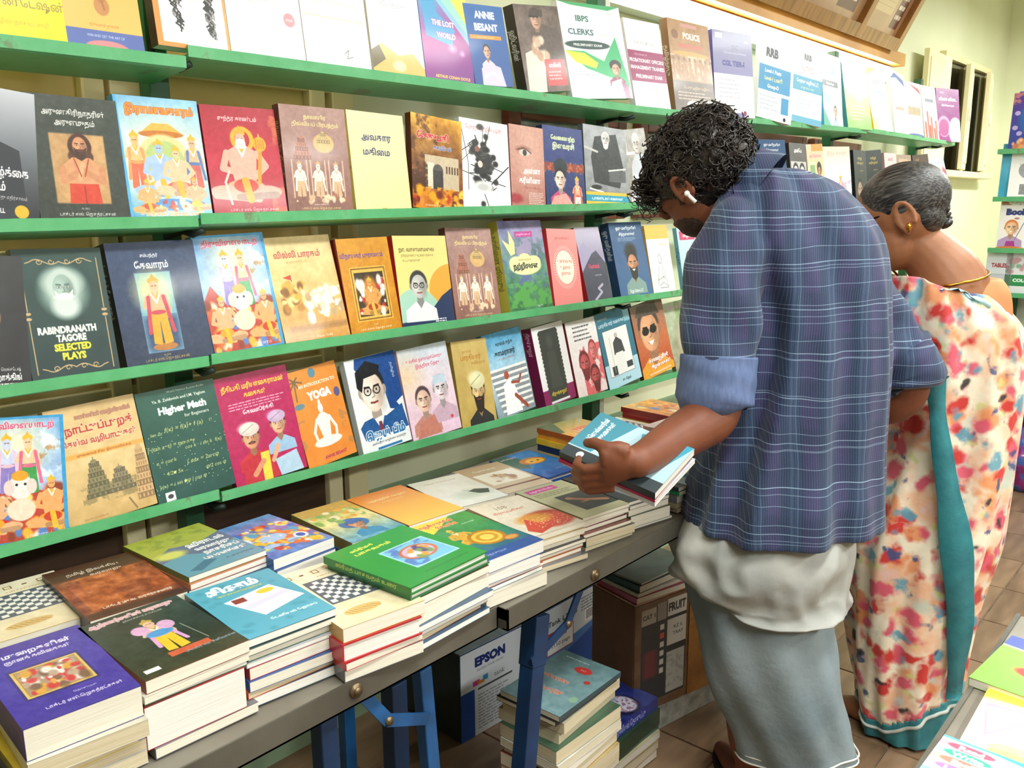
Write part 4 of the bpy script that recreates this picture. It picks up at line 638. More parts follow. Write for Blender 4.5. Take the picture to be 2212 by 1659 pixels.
@cov('t_tan')
def _(c): c.bg('#b89878', '#d8c4a8'); c.R(.1, .3, .95, .7, '#efe8d8'); c.blob(.3, .4, .8, .62, 26, .05, ['#c8a078', '#e8dccc', '#a07858']); c.T('மோகமுள்', .5, .18, .05, '#e8dcc8', .5, .02); c.R(0, .8, 1, .84, '#7c4c38'); c.spine('#e4e0ea', 'மோகமுள் ஜானகிராமன்', '#6c4c5c', .4, .5, .6)
@cov('t_blue')
def _(c): c.bg('#3c74b4', '#2c7cc0', '#2058ac'); c.noise(.1, 30); c.P([(0, 0), (.35, 0), (.5, .3), (.2, .6), (0, .5)], '#3c5c50'); c.E(.55, .38, .28, .13, '#c8702c'); c.E(.58, .4, .2, .09, '#e8b038'); c.E(.5, .4, .03, .02, '#5c3014'); c.E(.66, .4, .03, .02, '#5c3014'); c.T('மயிலிறகு', .3, .12, .04, '#d0a8b8', .4, .03); c.T('சிறுவர் கதை', .72, .8, .03, '#c8dcf0', .4); c.spine('#244c98')
@cov('t_ostack')
def _(c): c.bg('#8c8c3c', '#e8a838', '#e08828'); c.P([(0, 0), (.4, 0), (.1, .4), (0, .4)], '#4c5c28'); c.E(.55, .5, .3, .18, '#d86c20'); c.E(.55, .55, .22, .12, '#f0c840'); [c.L([(.3 + k * .1, .42), (.34 + k * .1, .62)], .03, '#f4e4b8') for k in range(5)]; c.spine('#a04c18')
@cov('t_rose')
def _(c): c.bg('#e8d4d0', '#d8b8b4'); c.noise(.1, 26); c.T('பூங்கொத்து', .5, .2, .05, '#a84c54', .7, .03); c.E(.5, .6, .25, .16, '#c88c88', .3); c.spine('#b89090')
@cov('t_red')
def _(c): c.bg('#e8b030', '#d8702c'); c.noise(.2, 20); c.blob(.2, .2, .9, .9, 30, .07, WARM); c.spine('#8c1418')
@cov('t_held')
def _(c): c.bg('#b8d2dc', '#a8c8d4'); c.P([(.22, .0), (1, 0), (1, .42), (.22, .24)], '#4a8ea2'); c.R(0, .0, .2, 1, '#3a4448'); c.T('எஸ்ஸெல்லாரின்', .62, .12, .05, W_, .6, .03); c.T('சிறுகதைகள்', .64, .2, .05, W_, .5, .03); c.E(.1, .18, .06, .035, '#e8ecec'); c.P([(.5, .6), (.9, .5), (1, .7), (1, 1), (.5, .9)], '#4098b0'); c.E(.72, .68, .14, .07, '#f0f4f4'); c.spine('#2c3438')
@cov('t_grey2')
def _(c): c.bg('#7c9ca0', '#6c8c90'); c.noise(.07, 20); c.T('அர்புதமான', .6, .3, .06, '#c05c44', .6, .03, out='#d8d8c8'); c.T('கதைகள்', .62, .5, .06, '#c05c44', .46, .03, out='#d8d8c8'); c.E(.42, .78, .14, .06, '#c83c38'); c.T('1+1', .42, .78, .03, W_, .1); c.E(.1, .3, .06, .05, '#8ab090'); c.E(.2, .62, .05, .03, '#b83c38'); c.lines(.45, .9, .9, .03, 1, .02, '#b8c8c8'); c.spine('#3c4c50')
@cov('t_navyf')
def _(c): c.bg('#20205c', '#2c3c88'); c.noise(.1, 30); c.E(.3, .6, .3, .2, '#16163c', .1); c.E(.32, .62, .24, .15, '#c8c8d8', .1); c.noise(.8, 10, .12, .5, .5, .75, '#8c4c60', .5); c.E(.75, .45, .3, .25, '#3c68b8', .2); c.E(.78, .55, .18, .14, '#7c94c8', .3); c.L([(.6, .1), (.7, .6)], .02, '#c86c8c'); c.spine('#28307c', 'அறிவியல் தொகுப்பு', '#c8d0f0')
# ---- children's books: far rack and near table
@cov('k_fab')
def _(c): c.bg('#54348c', '#2c4ca0'); c.noise(.7, 24, 0, 0, 1, .2, '#d88c70', .5); c.E(.6, .45, .45, .34, '#2c60a8', .1); c.T('101', .6, .3, .12, W_, .5, .06); c.T('Fables', .6, .44, .06, W_, .5, .05); c.T('Moral', .55, .56, .07, '#5c4c34', .6, .05, out='#a8a060'); c.T('Stories', .6, .68, .06, '#c8a050', .6, .05); c.blob(0, .8, .7, 1, 24, .07, ['#e8a070', '#f0c8a0', '#c87850']); [c.E(x, y, .06, .04, '#b8a8dc') for x, y in ((.12, .35), (.1, .6), (.2, .7))]; c.spine('#34206c')
@cov('k_pencil')
def _(c): c.T('PENCIL', .6, .08, .06, '#b04c40', .6, .05); c.T('SHADING', .56, .18, .06, '#c0605c', .8, .05); c.E(.45, .45, .26, .17, '#a8acb0', .04); c.noise(.3, 8, .2, .3, .7, .6, '#7c8084', .5); c.R(.25, .72, .9, .92, '#8c9094'); c.noise(.4, 10, .25, .72, .9, .92, '#c0c4c4', .5); c.spine('#c8dce4')
@cov('k_book')
def _(c): c.bg('#f8f4f0', '#f8f4f0'); c.noise(.9, 26, 0, 0, 1, .12, '#c87858', .45); c.T('Book', .4, .25, .11, '#24387c', .6, .08); c.T('Of', .8, .38, .05, '#a84c5c', .2, .04); c.face(.3, .56, .14, '#f0c098', '#e08040', 's', '#b89cc8'); c.P([(.18, .98), (.22, .82), (.4, .82), (.44, .98)], '#a83c8c'); c.E(.78, .62, .13, .1, '#7cb4dc'); c.L([(.65, .95), (.78, .7), (.92, .95)], .02, '#c89070'); c.L([(.4, .8), (.6, .4)], .02, '#8c7c8c'); c.E(.3, 1, .4, .08, '#e08038'); c.E(.4, .38, .06, .02, '#b8848c'); c.spine('#c8b8a8')
@cov('k_tables')
def _(c): c.bg('#e4e8ec', '#d8dce4'); c.T('TABLES', .5, .35, .09, '#a83c48', .84, .05); c.R(.15, .55, .85, .9, '#c8ccd4'); c.frame(.15, .55, .85, .9, '#a8acb8', .012); c.spine('#c8ccd8')
@cov('k_tab2')
def _(c): c.bg('#ece8ec', '#e4e4e8'); c.blob(0, .2, .5, .5, 14, .06, ['#8cb098', '#c89ca0']); c.R(.0, .55, 1, .8, '#2c8c4c'); c.T('COLOUR', .5, .67, .07, W_, .8, .05); c.spine('#c8ccd8')
@cov('k_write')
def _(c):
    c.bg('#f8fbff', '#ffffff'); c.R(0, 0, 1, .015, '#54b8dc')
    for i, (t, q, cc) in enumerate((('Read', '#e0506c', '#f0a0ac'), ('Write', '#34a888', '#a0d8c8'), ('Spell', '#d07c6c', '#e8b4a8'), ('Learn', '#a078c8', '#d4b8e4'))): c.R(0, .03 + i * .055, .12, .075 + i * .055, cc); c.E(.15, .052 + i * .055, .11, .024, q); c.T(t, .15, .053 + i * .055, .03, W_, .15, .05)
    c.R(0, .26, .14, .32, '#8cccec'); c.P([(.2, 0), (.6, 0), (.5, .04), (.3, .02)], '#38a8d8'); c.face(.6, .6, .14, '#d8a888', '#3c2c24', 's', '#e86c8c'); c.spine('#d85088')
@cov('k_yellow')
def _(c): c.bg('#f8dc3c', '#f8dc3c'); c.P([(0, .36), (.5, .3), (1, .5), (1, 1), (0, 1)], '#e4ecf4'); c.R(0, .34, .3, .4, '#f0a0a0', .02); c.P([(.02, .4), (.28, .36), (.07, .7)], '#b098d8'); c.P([(.03, .42), (.25, .39), (.08, .66)], '#c4b0e4'); c.R(.3, .08, .98, .96, '#fbfbfb'); c.P([(.36, .12), (.6, .08), (.6, .2), (.38, .22)], '#68a8dc'); c.P([(.34, .4), (.6, .36), (.6, .5), (.38, .52)], '#c04440'); c.P([(.4, .42), (.5, .4), (.5, .5), (.43, .5)], '#2c8c6c'); c.E(.22, .76, .12, .05, '#e0b48c'); c.E(.2, .8, .1, .035, '#d4a074'); c.E(.34, .74, .06, .08, '#3470b8'); c.E(.44, .76, .06, .07, '#e8c840'); c.spine('#d8b820')
@cov('k_green')
def _(c): c.bg('#8cc850', '#7cbc48'); c.P([(0, 0), (1, 0), (1, .3), (0, .2)], '#4c5ca8'); c.P([(.4, 0), (1, 0), (1, .12), (.5, .08)], '#f0a858'); c.L([(0, .22), (1, .32)], .03, W_); c.E(.4, .6, .24, .12, '#d8382c', .1); c.T('சித்திரக்', .42, .57, .06, W_, .4, .05); c.T('கதை', .42, .66, .05, W_, .2, .05); c.spine('#5c9c34')
PAINTERLY = 'rama redm gan brown deva villi gold sage mag two kama redf shade t_deity t_turban t_purple t_black uniform navy tol oldm girl endb t_108 t_kasavu anna fire jb'.split()
COVER_MATS = {}
def cover_mat(key):
    if key not in COVER_MATS:
        c0, fn = PAINT[key]; c = Cover(c0); c.r = np.random.RandomState(sum(map(ord, key)) * 7 % 9973); fn(c)
        if key in PAINTERLY: c.noise(.05, 9)
        COVER_MATS[key] = print_mat('print_' + key, c)
    return COVER_MATS[key]
# ------------------------------------------------------------------ the room
def onX(px, py, X):
    d = at(px, py, 1) - CAM; return CAM + d * (X / d.x)
def onY(px, py, Y):
    d = at(px, py, 1) - CAM; return CAM + d * (Y / d.y)
def onZ(px, py, Z):
    d = at(px, py, 1) - CAM; return CAM + d * ((Z - CAM.z) / d.z)
WY = 1.72      # face of the left wall
m_wall = mat('wall_paint', '#eef0d2', .6, vcol='#e2e6c2', vscale=1.5, bump=.05, bscale=60)
m_wall_low = mat('wall_paint_green', '#9fb896', .6, vcol='#8aa684', vscale=3, bump=.08, bscale=40)
m_ceil = mat('ceiling_paint', '#eeeee6', .7)
m_grout = mat('grout', '#7d6a55', .8, vcol='#5e4e3e', vscale=12)
m_far = mat('brown_panelled_wall', '#a89c88', .7, vcol='#8c7f68', vscale=3)
def st(name, box, m):
    o = MB().box(*box).build(name, m); o['kind'] = 'structure'; return o
floor = st('floor', (-1.5, -2.5, -.1, 7.6, WY, -.004), m_grout)
wl = st('wall_left', (-1.5, WY, .62, 7.6, WY + .15, 3.1), m_wall)
MB().box(-1.5, WY - .004, 0, 7.6, WY + .15, .62).build('painted_dado', m_wall_low, wl)
st('wall_far', (7.6, -2.5, 0, 7.75, WY + .15, 3.1), m_wall)
st('wall_right', (-1.5, -2.65, 0, 7.6, -2.5, 3.1), m_far)
st('wall_back', (-1.65, -2.65, 0, -1.5, WY + .15, 3.1), m_far)
st('ceiling', (-1.65, -2.65, 3.1, 7.75, WY + .15, 3.2), m_ceil)
# floor tiles, each its own piece
m_tile = bpy.data.materials.new('floor_tile_glaze'); m_tile.use_nodes = True
N, L = m_tile.node_tree.nodes, m_tile.node_tree.links; b = N['Principled BSDF']; b.inputs['Roughness'].default_value = .28
oi = N.new('ShaderNodeObjectInfo'); tc = N.new('ShaderNodeTexCoord'); ad = N.new('ShaderNodeVectorMath'); ad.operation = 'ADD'
mp = N.new('ShaderNodeMapping'); mp.inputs['Scale'].default_value = (3, 12, 1); no = N.new('ShaderNodeTexNoise'); no.inputs['Scale'].default_value = 1.6; no.inputs['Detail'].default_value = 6
sc_ = N.new('ShaderNodeVectorMath'); sc_.operation = 'SCALE'; sc_.inputs['Scale'].default_value = 37
L.new(tc.outputs['Object'], mp.inputs[0]); L.new(oi.outputs['Location'], sc_.inputs[0]); L.new(mp.outputs[0], ad.inputs[0]); L.new(sc_.outputs[0], ad.inputs[1]); L.new(ad.outputs[0], no.inputs['Vector'])
r1 = N.new('ShaderNodeValToRGB'); r1.color_ramp.elements[0].color = (*lin('#6f5842'), 1); r1.color_ramp.elements[1].color = (*lin('#96795f'), 1); r1.color_ramp.elements[0].position = .3; r1.color_ramp.elements[1].position = .7
m1 = N.new('ShaderNodeMath'); m1.operation = 'MULTIPLY_ADD'; m1.inputs[1].default_value = .28; L.new(oi.outputs['Random'], m1.inputs[0]); 
m2 = N.new('ShaderNodeMath'); m2.operation = 'ADD'; m2.inputs[1].default_value = -.12; L.new(no.outputs['Fac'], m2.inputs[0]); L.new(m2.outputs[0], m1.inputs[2]); L.new(m1.outputs[0], r1.inputs[0]); L.new(r1.outputs[0], b.inputs['Base Color'])
TS = .3065
tb = MB(); hS = TS / 2 - .002; g = .0015
tb.add([(-hS, -hS, -.006), (hS, -hS, -.006), (hS, hS, -.006), (-hS, hS, -.006), (-hS + g, -hS + g, 0), (hS - g, -hS + g, 0), (hS - g, hS - g, 0), (-hS + g, hS - g, 0)], [(4, 5, 6, 7), (0, 1, 5, 4), (1, 2, 6, 5), (2, 3, 7, 6), (3, 0, 4, 7)])
t0 = tb.build('floor_tile', m_tile, floor); first = True
for i in range(1, 23):
    for j in range(-7, 6):
        x, y = 3.029 + (i - 7.5 + .0) * TS, .590 + (j - .5) * TS
        if y > WY + .1 or x > 7.7: continue
        o = t0 if first else t0.copy(); first = False
        if o is not t0: COL.objects.link(o)
        o.location = (x, y, 0)
# ceiling tube fittings that light the room, then the unseen fill lamps added for the walls
m_lampw = mat('lamp_tube', '#f4fbff', emit=6.0); m_fit = mat('lamp_body', '#e8e8e4', .4)
for k, ((lx, ly, lz), p) in enumerate(LAMPS):
    t = thing('ceiling_or_fill_lamp', ('twin tube ceiling lamp above the near end of the aisle', 'twin tube ceiling lamp above the two shoppers', 'twin tube ceiling lamp above the far rack', 'added twin tube fill lamp behind the camera', 'added twin tube fill lamp beyond the right edge of the aisle', 'unseen twin tube lamp added to brighten the wall by the far window')[k], 'lamp', (lx, ly, lz))
    MB().box(-.62, -.13, .03, .62, .13, .09).box(-.4, -.01, .09, -.38, .01, .6).box(.38, -.01, .09, .4, .01, .6).build('lamp_body', m_fit, t)
    for s in (-.06, .06): MB().tube([(-.6, s, .026), (.6, s, .026)], .013).build('lamp_tube', m_lampw, t)
# yellow cupboard doors behind the left shelves
m_cream = mat('cream_joinery', '#faf0c8', .5, vcol='#f2e4ae', vscale=3, bump=.05)
m_creamd = mat('cream_panel', '#f6e4ac', .55, vcol='#ecd696', vscale=2.5)
m_brownwood = mat('brown_wood', '#4a3423', .5, vcol='#33241a', vscale=6, stretch=(1, 1, 8))
cup = thing('wall_cupboard', 'cream painted wall cupboard behind the left end of the book rack', 'cupboard', (0, WY, 0))
cb = MB(); cb.box(-.6, -.02, .78, 1.36, -.004, 1.95); cb.build('back_panel', m_creamd, cup)
MB().box(-.6, -.03, .60, 1.36, -.006, .78).build('plinth', m_brownwood, cup)
for x0, x1 in ((-.02, .05), (.74, .78), (.79, .85), (1.24, 1.28), (1.30, 1.36)): MB().box(x0, -.05, .60, x1, -.02, 1.95).build('stile', m_cream, cup, bevel=.003)
for z in (.97, 1.24, 1.60, 1.93): MB().box(-.6, -.045, z, 1.36, -.02, z + .035).build('rail', m_cream, cup, bevel=.003)
# framed portraits on the wall behind the upper shelves
m_mahog = mat('mahogany_frame', '#7a3c26', .35, vcol='#5c2a1a', vscale=8, stretch=(1, 1, 6)); 
c = Cover('#b0b0ac', 300, 220, 0); c.noise(.2, 30); c.r = np.random.RandomState(3)
for i in range(9): c.face(.06 + i * .11, .3 + .08 * (i % 2), .05, '#d4d4d0', '#2c2c2c', 'm' if i % 3 else '', '#f0f0ee' if i % 2 else '#54545a', ln='#222222')
c.noise(.8, 14, 0, .6, 1, 1, '#2c2c2c', .5); m_photo = print_mat('group_photograph', c, .2, .5)
c = Cover('#8c8c8a', 300, 220, 0); c.noise(.25, 24); c.noise(.9, 12, 0, 0, 1, 1, '#2c2c2e', .5); c.noise(.9, 10, 0, .2, 1, .8, '#e4e4e0', .55); m_photo2 = print_mat('street_photograph', c, .2, .5)
def uvplane(name, P0, ax, ay, m, parent, n=(0, 0, 0)):
    P0, ax, ay = Vector(P0), Vector(ax), Vector(ay); me = bpy.data.meshes.new(name); nn = ax.cross(ay).normalized() * -.002
    V = [P0, P0 + ax, P0 + ax + ay, P0 + ay]; me.from_pydata([tuple(v) for v in V] + [tuple(v + nn) for v in V], [], [(0, 1, 2, 3), (7, 6, 5, 4), (0, 4, 5, 1), (1, 5, 6, 2), (2, 6, 7, 3), (3, 7, 4, 0)])
    uv = me.uv_layers.new(name='UVMap'); q = [(0, 0), (1, 0), (1, 1), (0, 1)]
    for i in range(4): uv.data[i].uv = q[i]
    for i in range(4, 24): uv.data[i].uv = (.01, .01)
    me.materials.append(m); o = bpy.data.objects.new(name, me); COL.objects.link(o); o.parent = parent; return o
for k, (x0, x1) in enumerate(((1.93, 2.52), (2.60, 3.22), (3.34, 3.98), (4.06, 4.66))):
    t = thing('framed_photograph', ('black and white group photograph in a red-brown frame, nearest the pale wall', 'black and white street photograph in a red-brown frame above the curly head', 'framed black and white group photograph behind the blue portrait book', 'framed black and white street photograph nearest the far end of the rack')[k], 'picture', (0, WY, 0), group='framed photographs behind the rack')
    f = .05
    for bx in ((x0, -.035, 1.30, x0 + f, -.003, 1.64), (x1 - f, -.035, 1.30, x1, -.003, 1.64), (x0 + f, -.035, 1.30, x1 - f, -.003, 1.30 + f), (x0 + f, -.035, 1.64 - f, x1 - f, -.003, 1.64)): MB().box(*bx).build('frame_bar', m_mahog, t, bevel=.004)
    uvplane('photo_print', (x0 + f, -.012, 1.30 + f), (x1 - x0 - 2 * f, 0, 0), (0, 0, .34 - 2 * f), (m_photo, m_photo2)[k % 2], t)
# leaning notice frame on its ledge, with the lit batten beneath it
m_oak = mat('oak_frame', '#b5803f', .4, vcol='#8f5f2a', vscale=5, stretch=(6, 1, 1), coat=.2)
m_glass = mat('picture_glass', '#ffffff', .05, trans=1.0)
c = Cover('#c8906c', 300, 230, 0); c.bg('#b98262', '#c8a07c'); c.noise(.08, 60); c.R(.04, .3, .62, .86, '#e0c090'); 
for i in range(12): c.R(.06, .33 + i * .043, .58, .335 + i * .043, '#c8a070')
c.R(.7, .62, .92, .95, '#6c3428'); c.lines(.73, .9, .68, .08, 3, .035, '#f0dcd0'); c.lines(.1, .8, .05, .08, 3, .05, '#f4e4dc'); m_notice = print_mat('notice_sheet', c, .3, .3)
B0 = onY(1925, 108, 1.62); T0 = onX(1985, 0, B0.x); up = (T0 - B0).normalized(); Lh = .62
nf = thing('notice_frame', 'long oak-framed notice board leaning out from the wall above the top shelf', 'notice board', B0)
ny = Vector((0, 1, 0)); nrm = Vector((-1, 0, 0)).cross(up)
MM = Matrix((( -1, up.x, nrm.x, 0), (0, up.y, nrm.y, 0), (0, up.z, nrm.z, 0), (0, 0, 0, 1)))
def fr(name, x0, y0, x1, y1, z0, z1, m): return MB().box(x0, y0, z0, x1, y1, z1, M=MM).build(name, m, nf)
wds = [0, .52, 1.50, 2.5, 3.5]
fr('bottom_rail', 0, 0, 3.5, .06, -.03, .03, m_oak); fr('top_rail', 0, Lh, 3.5, Lh + .06, -.03, .03, m_oak)
for i, x in enumerate(wds): fr('stile', x, .0, x + .05, Lh, -.031, .031, m_oak)
for i in range(4):
    a, b_ = wds[i] + .05, wds[i + 1]
    p = [MM @ Vector(v) for v in ((b_, .06, 0), (a, .06, 0), (b_, Lh, 0))]
    uvplane('notice_sheet', p[0], p[1] - p[0], p[2] - p[0], m_notice, nf)
m_amber = mat('amber_board', '#d9a24a', .5, vcol='#c08a38', vscale=4)
lg = MB().box(1.6, WY - .1, 2.05, 5.02, WY - .003, 2.11).build('wall_ledge', m_amber); tag(lg, 'amber wooden ledge on the wall under the leaning notice board', 'ledge')
lampb = thing('batten_lamp', 'long lit tube lamp on the wall just under the amber ledge', 'lamp', (0, WY, 0))
MB().box(2.1, -.06, 1.96, 4.95, -.004, 2.04).build('lamp_body', m_fit, lampb)
MB().tube([(2.12, -.075, 2.0), (4.93, -.075, 2.0)], .019, 10).build('lamp_tube', mat('lamp_tube_bright', '#fff8e8', emit=12.0), lampb)
lampc = thing('batten_lamp', 'tube lamp on the wall above the left part of the book rack', 'lamp', (0, WY, 0))
MB().box(-.5, -.05, 2.12, 2.0, -.004, 2.19).build('lamp_body', m_fit, lampc)
MB().tube([(-.48, -.068, 2.15), (1.98, -.068, 2.15)], .019, 10).build('lamp_tube', mat('lamp_tube_bright', '#fff8e8', emit=12.0), lampc)
# barred window at the far end, dark outside, shutters ajar
m_dark = mat('night_glass', '#0c100f', .12, coat=.5)
wx0, wx1, wz0, wz1 = 6.0, 6.98, 1.545, 2.21
win = thing('window_1', 'x', 'x', (0, WY, 0)); del win['label']; del win['category']; win['kind'] = 'structure'
MB().box(wx0, -.012, wz0, wx1, -.002, wz1).build('window_pane', m_dark, win)
for bx in ((wx0 - .05, -.04, wz0, wx0, 0, wz1), (wx1, -.04, wz0, wx1 + .05, 0, wz1), (wx0 - .05, -.04, wz1, wx1 + .05, 0, wz1 + .04), (wx0 - .08, -.10, wz0 - .04, wx1 + .1, 0, wz0), ((wx0 + wx1) / 2 - .04, -.04, wz0, (wx0 + wx1) / 2 + .04, 0, wz1)): MB().box(*bx).build('window_frame', m_cream, win, bevel=.004)
for x, yaw_, L_ in ((wx0 - .03, pi + .03, .5), ((wx0 + wx1) / 2 - .02, pi + .16, .22), (wx1 - .01, pi + .16, .22)):
    sh = MB().box(0, 0, wz0 + .01, L_, .03, wz1 - .01).box(.03, .03, wz0 + .05, L_ - .03, .036, wz1 - .05).build('shutter', m_cream, win, bevel=.004); sh.location = (x, -.04, 0); sh.rotation_euler = (0, 0, yaw_)
    MB().tube([(L_ - .03, .045, 1.85), (L_ - .03, .045, 1.93)], .006).build('shutter_handle', m_fit, sh)

# ------------------------------------------------------------------ the green book rack
Y0 = 1.45
ZR = {1: [(-.35, 1.588), (.82, 1.596), (.825, 1.615), (2.25, 1.622), (2.2501, 1.622), (4.05, 1.662), (4.051, 1.668), (5.42, 1.672)],
      2: [(-.35, 1.326), (.82, 1.33), (.825, 1.334), (2.25, 1.350), (2.2501, 1.347), (4.05, 1.346), (4.051, 1.346), (5.40, 1.36)],
      3: [(-.35, 1.080), (.82, 1.080), (.825, 1.082), (2.25, 1.078), (2.2501, 1.075), (4.05, 1.06), (4.051, 1.05), (5.40, 1.045)],
      4: [(-.35, .838), (.82, .825), (.825, .819), (2.25, .804), (2.2501, .806), (4.05, .80), (4.051, .80), (5.40, .79)]}
def zlip(r, x):
    P = ZR[r]
    for (xa, za), (xb, zb) in zip(P[:-1], P[1:]):
        if xa <= x <= xb: return za + (zb - za) * (x - xa) / max(xb - xa, 1e-6)
    return P[-1][1]
m_green = bpy.data.materials.new('chipped_green_paint'); m_green.use_nodes = True
N, L = m_green.node_tree.nodes, m_green.node_tree.links; b = N['Principled BSDF']; b.inputs['Roughness'].default_value = .38
tc = N.new('ShaderNodeTexCoord'); n1 = N.new('ShaderNodeTexNoise'); n1.inputs['Scale'].default_value = 9; n1.inputs['Detail'].default_value = 8; n1.inputs['Roughness'].default_value = .7; L.new(tc.outputs['Object'], n1.inputs['Vector'])
ra = N.new('ShaderNodeValToRGB'); e = ra.color_ramp.elements; e[0].position = .3; e[0].color = (*lin('#4aa567'), 1); e[1].position = .70; e[1].color = (*lin('#858a70'), 1); x_ = e.new(.59); x_.color = (*lin('#66b97f'), 1); x_ = e.new(.64); x_.color = (*lin('#6d8a62'), 1)
L.new(n1.outputs['Fac'], ra.inputs[0]); L.new(ra.outputs[0], b.inputs['Base Color'])
bp = N.new('ShaderNodeBump'); bp.inputs['Strength'].default_value = .25; bp.inputs['Distance'].default_value = .004; L.new(n1.outputs['Fac'], bp.inputs['Height']); L.new(bp.outputs[0], b.inputs['Normal'])
m_dgreen = mat('dark_green_paint', '#1f6a3c', .45, vcol='#245038', vscale=8)
m_iron = mat('dark_iron', '#23302a', .5, metal=.4)
rack = thing('book_rack', 'long green steel display rack with four tilted shelves on the left wall', 'rack', (0, Y0, 0))
prof = [(-.004, .004), (0, .004), (.0015, -.010), (.115, -.026), (.115, -.031), (.003, -.018), (-.004, -.015)]
for r, P in ZR.items():
    for i in range(0, 8, 2):
        (xa, za), (xb, zb) = P[i], P[i + 1]; ns = 24; vs = []; fs = []
        jit = [0.0012 * noise.noise(Vector((k * 1.7, r * 9, i))) for k in range(ns + 1)]
        for k in range(ns + 1):
            x = xa + (xb - xa) * k / ns; z = za + (zb - za) * k / ns
            vs += [(x, y_, z + q_ + (jit[k] if j < 2 else 0)) for j, (y_, q_) in enumerate(prof)]
        n7 = len(prof)
        for k in range(ns):
            fs += [(k * n7 + j, (k + 1) * n7 + j, (k + 1) * n7 + (j + 1) % n7, k * n7 + (j + 1) % n7) for j in range(n7)]
        fs += [tuple(range(n7))[::-1], tuple(range(ns * n7, ns * n7 + n7))]
        MB().add(vs, fs).build('shelf', m_green, rack)
for k, x in enumerate((.84, 2.215, 4.0, 5.2)):
    MB().box(x - .02, .13, 0, x + .02, .17, 2.0).build('post', m_dgreen, rack, bevel=.003)
    if k == 1: MB().box(x + .022, .13, 0, x + .045, .16, 1.98).build('post_strip', mat('white_strip', '#d8dcd0', .5), rack)
    for r in ZR:
        z = zlip(r, x)
        MB().prism([(0.02, -.026), (.14, -.045), (.14, .03), (.125, .03), (.115, -.028)], -.004, .004, M=Matrix.Translation((x - .012, 0, z)) @ Matrix(((0, 0, 1, 0), (1, 0, 0, 0), (0, 1, 0, 0), (0, 0, 0, 1)))).build('bracket', m_iron, rack)
        MB().tube([(x - .01, .0, z - .026), (x - .02, .02, z - .034), (x - .015, .05, z - .03)], .006, 8).build('bracket_hook', m_iron, rack)
# ------------------------------------------------------------------ books
PAGES = []
for k, (a_, b_) in enumerate((('#efeadb', '#d9d1bb'), ('#e6dec6', '#cabd9c'), ('#f3f1ea', '#dcd8cc'), ('#ded2b4', '#bfae88'))):
    PAGES.append(mat('page_edges_%s' % 'abcd'[k], a_, .75, vcol=b_, vscale=2.2, stretch=(3, 3, 420), bump=.12, bscale=2.5, vlo=.3, vhi=.75))
PLAIN = {}
def plain(c):
    if c not in PLAIN: PLAIN[c] = mat('cover_stock_' + c.strip('#'), c, .32, coat=.3, vcol=tuple(max(0, x * .86) for x in rgb(c)), vscale=14)
    return PLAIN[c]
BK = {}
def book(parent, w, h, th, cover, page=0, hard=False, ov=0.0):
    """lying book: spine along x=0, head of the cover at y=h, front board on top; cover is a print key or a colour"""
    key = (round(w, 3), round(h, 3), round(th, 4), hard, cover in PAINT)
    ct = .0026 if hard else .0007; pad = .003 if hard else .0004
    m = cover_mat(cover) if cover in PAINT else plain(cover)
    if key not in BK:
        mb = MB(); mb.box(0, 0, 0, w, h, ct); mb.box(0, 0, ct, ct, h, th - ct); mb.box(0, 0, th - ct, w, h, th)
        o = mb.build('cover', m, parent); me = o.data; uv = me.uv_layers.new(name='UVMap'); sf = SPX / (IW + SPX)
        for p in me.polygons:
            for li in p.loop_indices:
                v = me.vertices[me.loops[li].vertex_index].co
                if p.index == 13: uv.data[li].uv = (sf + (1 - sf) * v.x / w, v.y / h)
                elif p.index in (4, 10, 16): uv.data[li].uv = (sf * .98 * v.z / th, v.y / h)
                else: uv.data[li].uv = (sf * .5, .02)
        pb = MB().box(ct, pad, ct, w - pad, h - pad, th - ct).build('page_block', PAGES[page], parent)
        BK[key] = (me, pb.data)
    elif True:
        me, pd = BK[key]; me2 = me.copy(); me2.materials[0] = m
        o = bpy.data.objects.new('cover', me2); COL.objects.link(o); o.parent = parent
        pd2 = pd
        if pd.materials[0] != PAGES[page]: pd2 = pd.copy(); pd2.materials[0] = PAGES[page]
        p_ = bpy.data.objects.new('page_block', pd2); COL.objects.link(p_); p_.parent = parent
SHELF_TOP = {1: 'top shelf', 2: 'second shelf from the top', 3: 'third shelf from the top', 4: 'lowest shelf'}
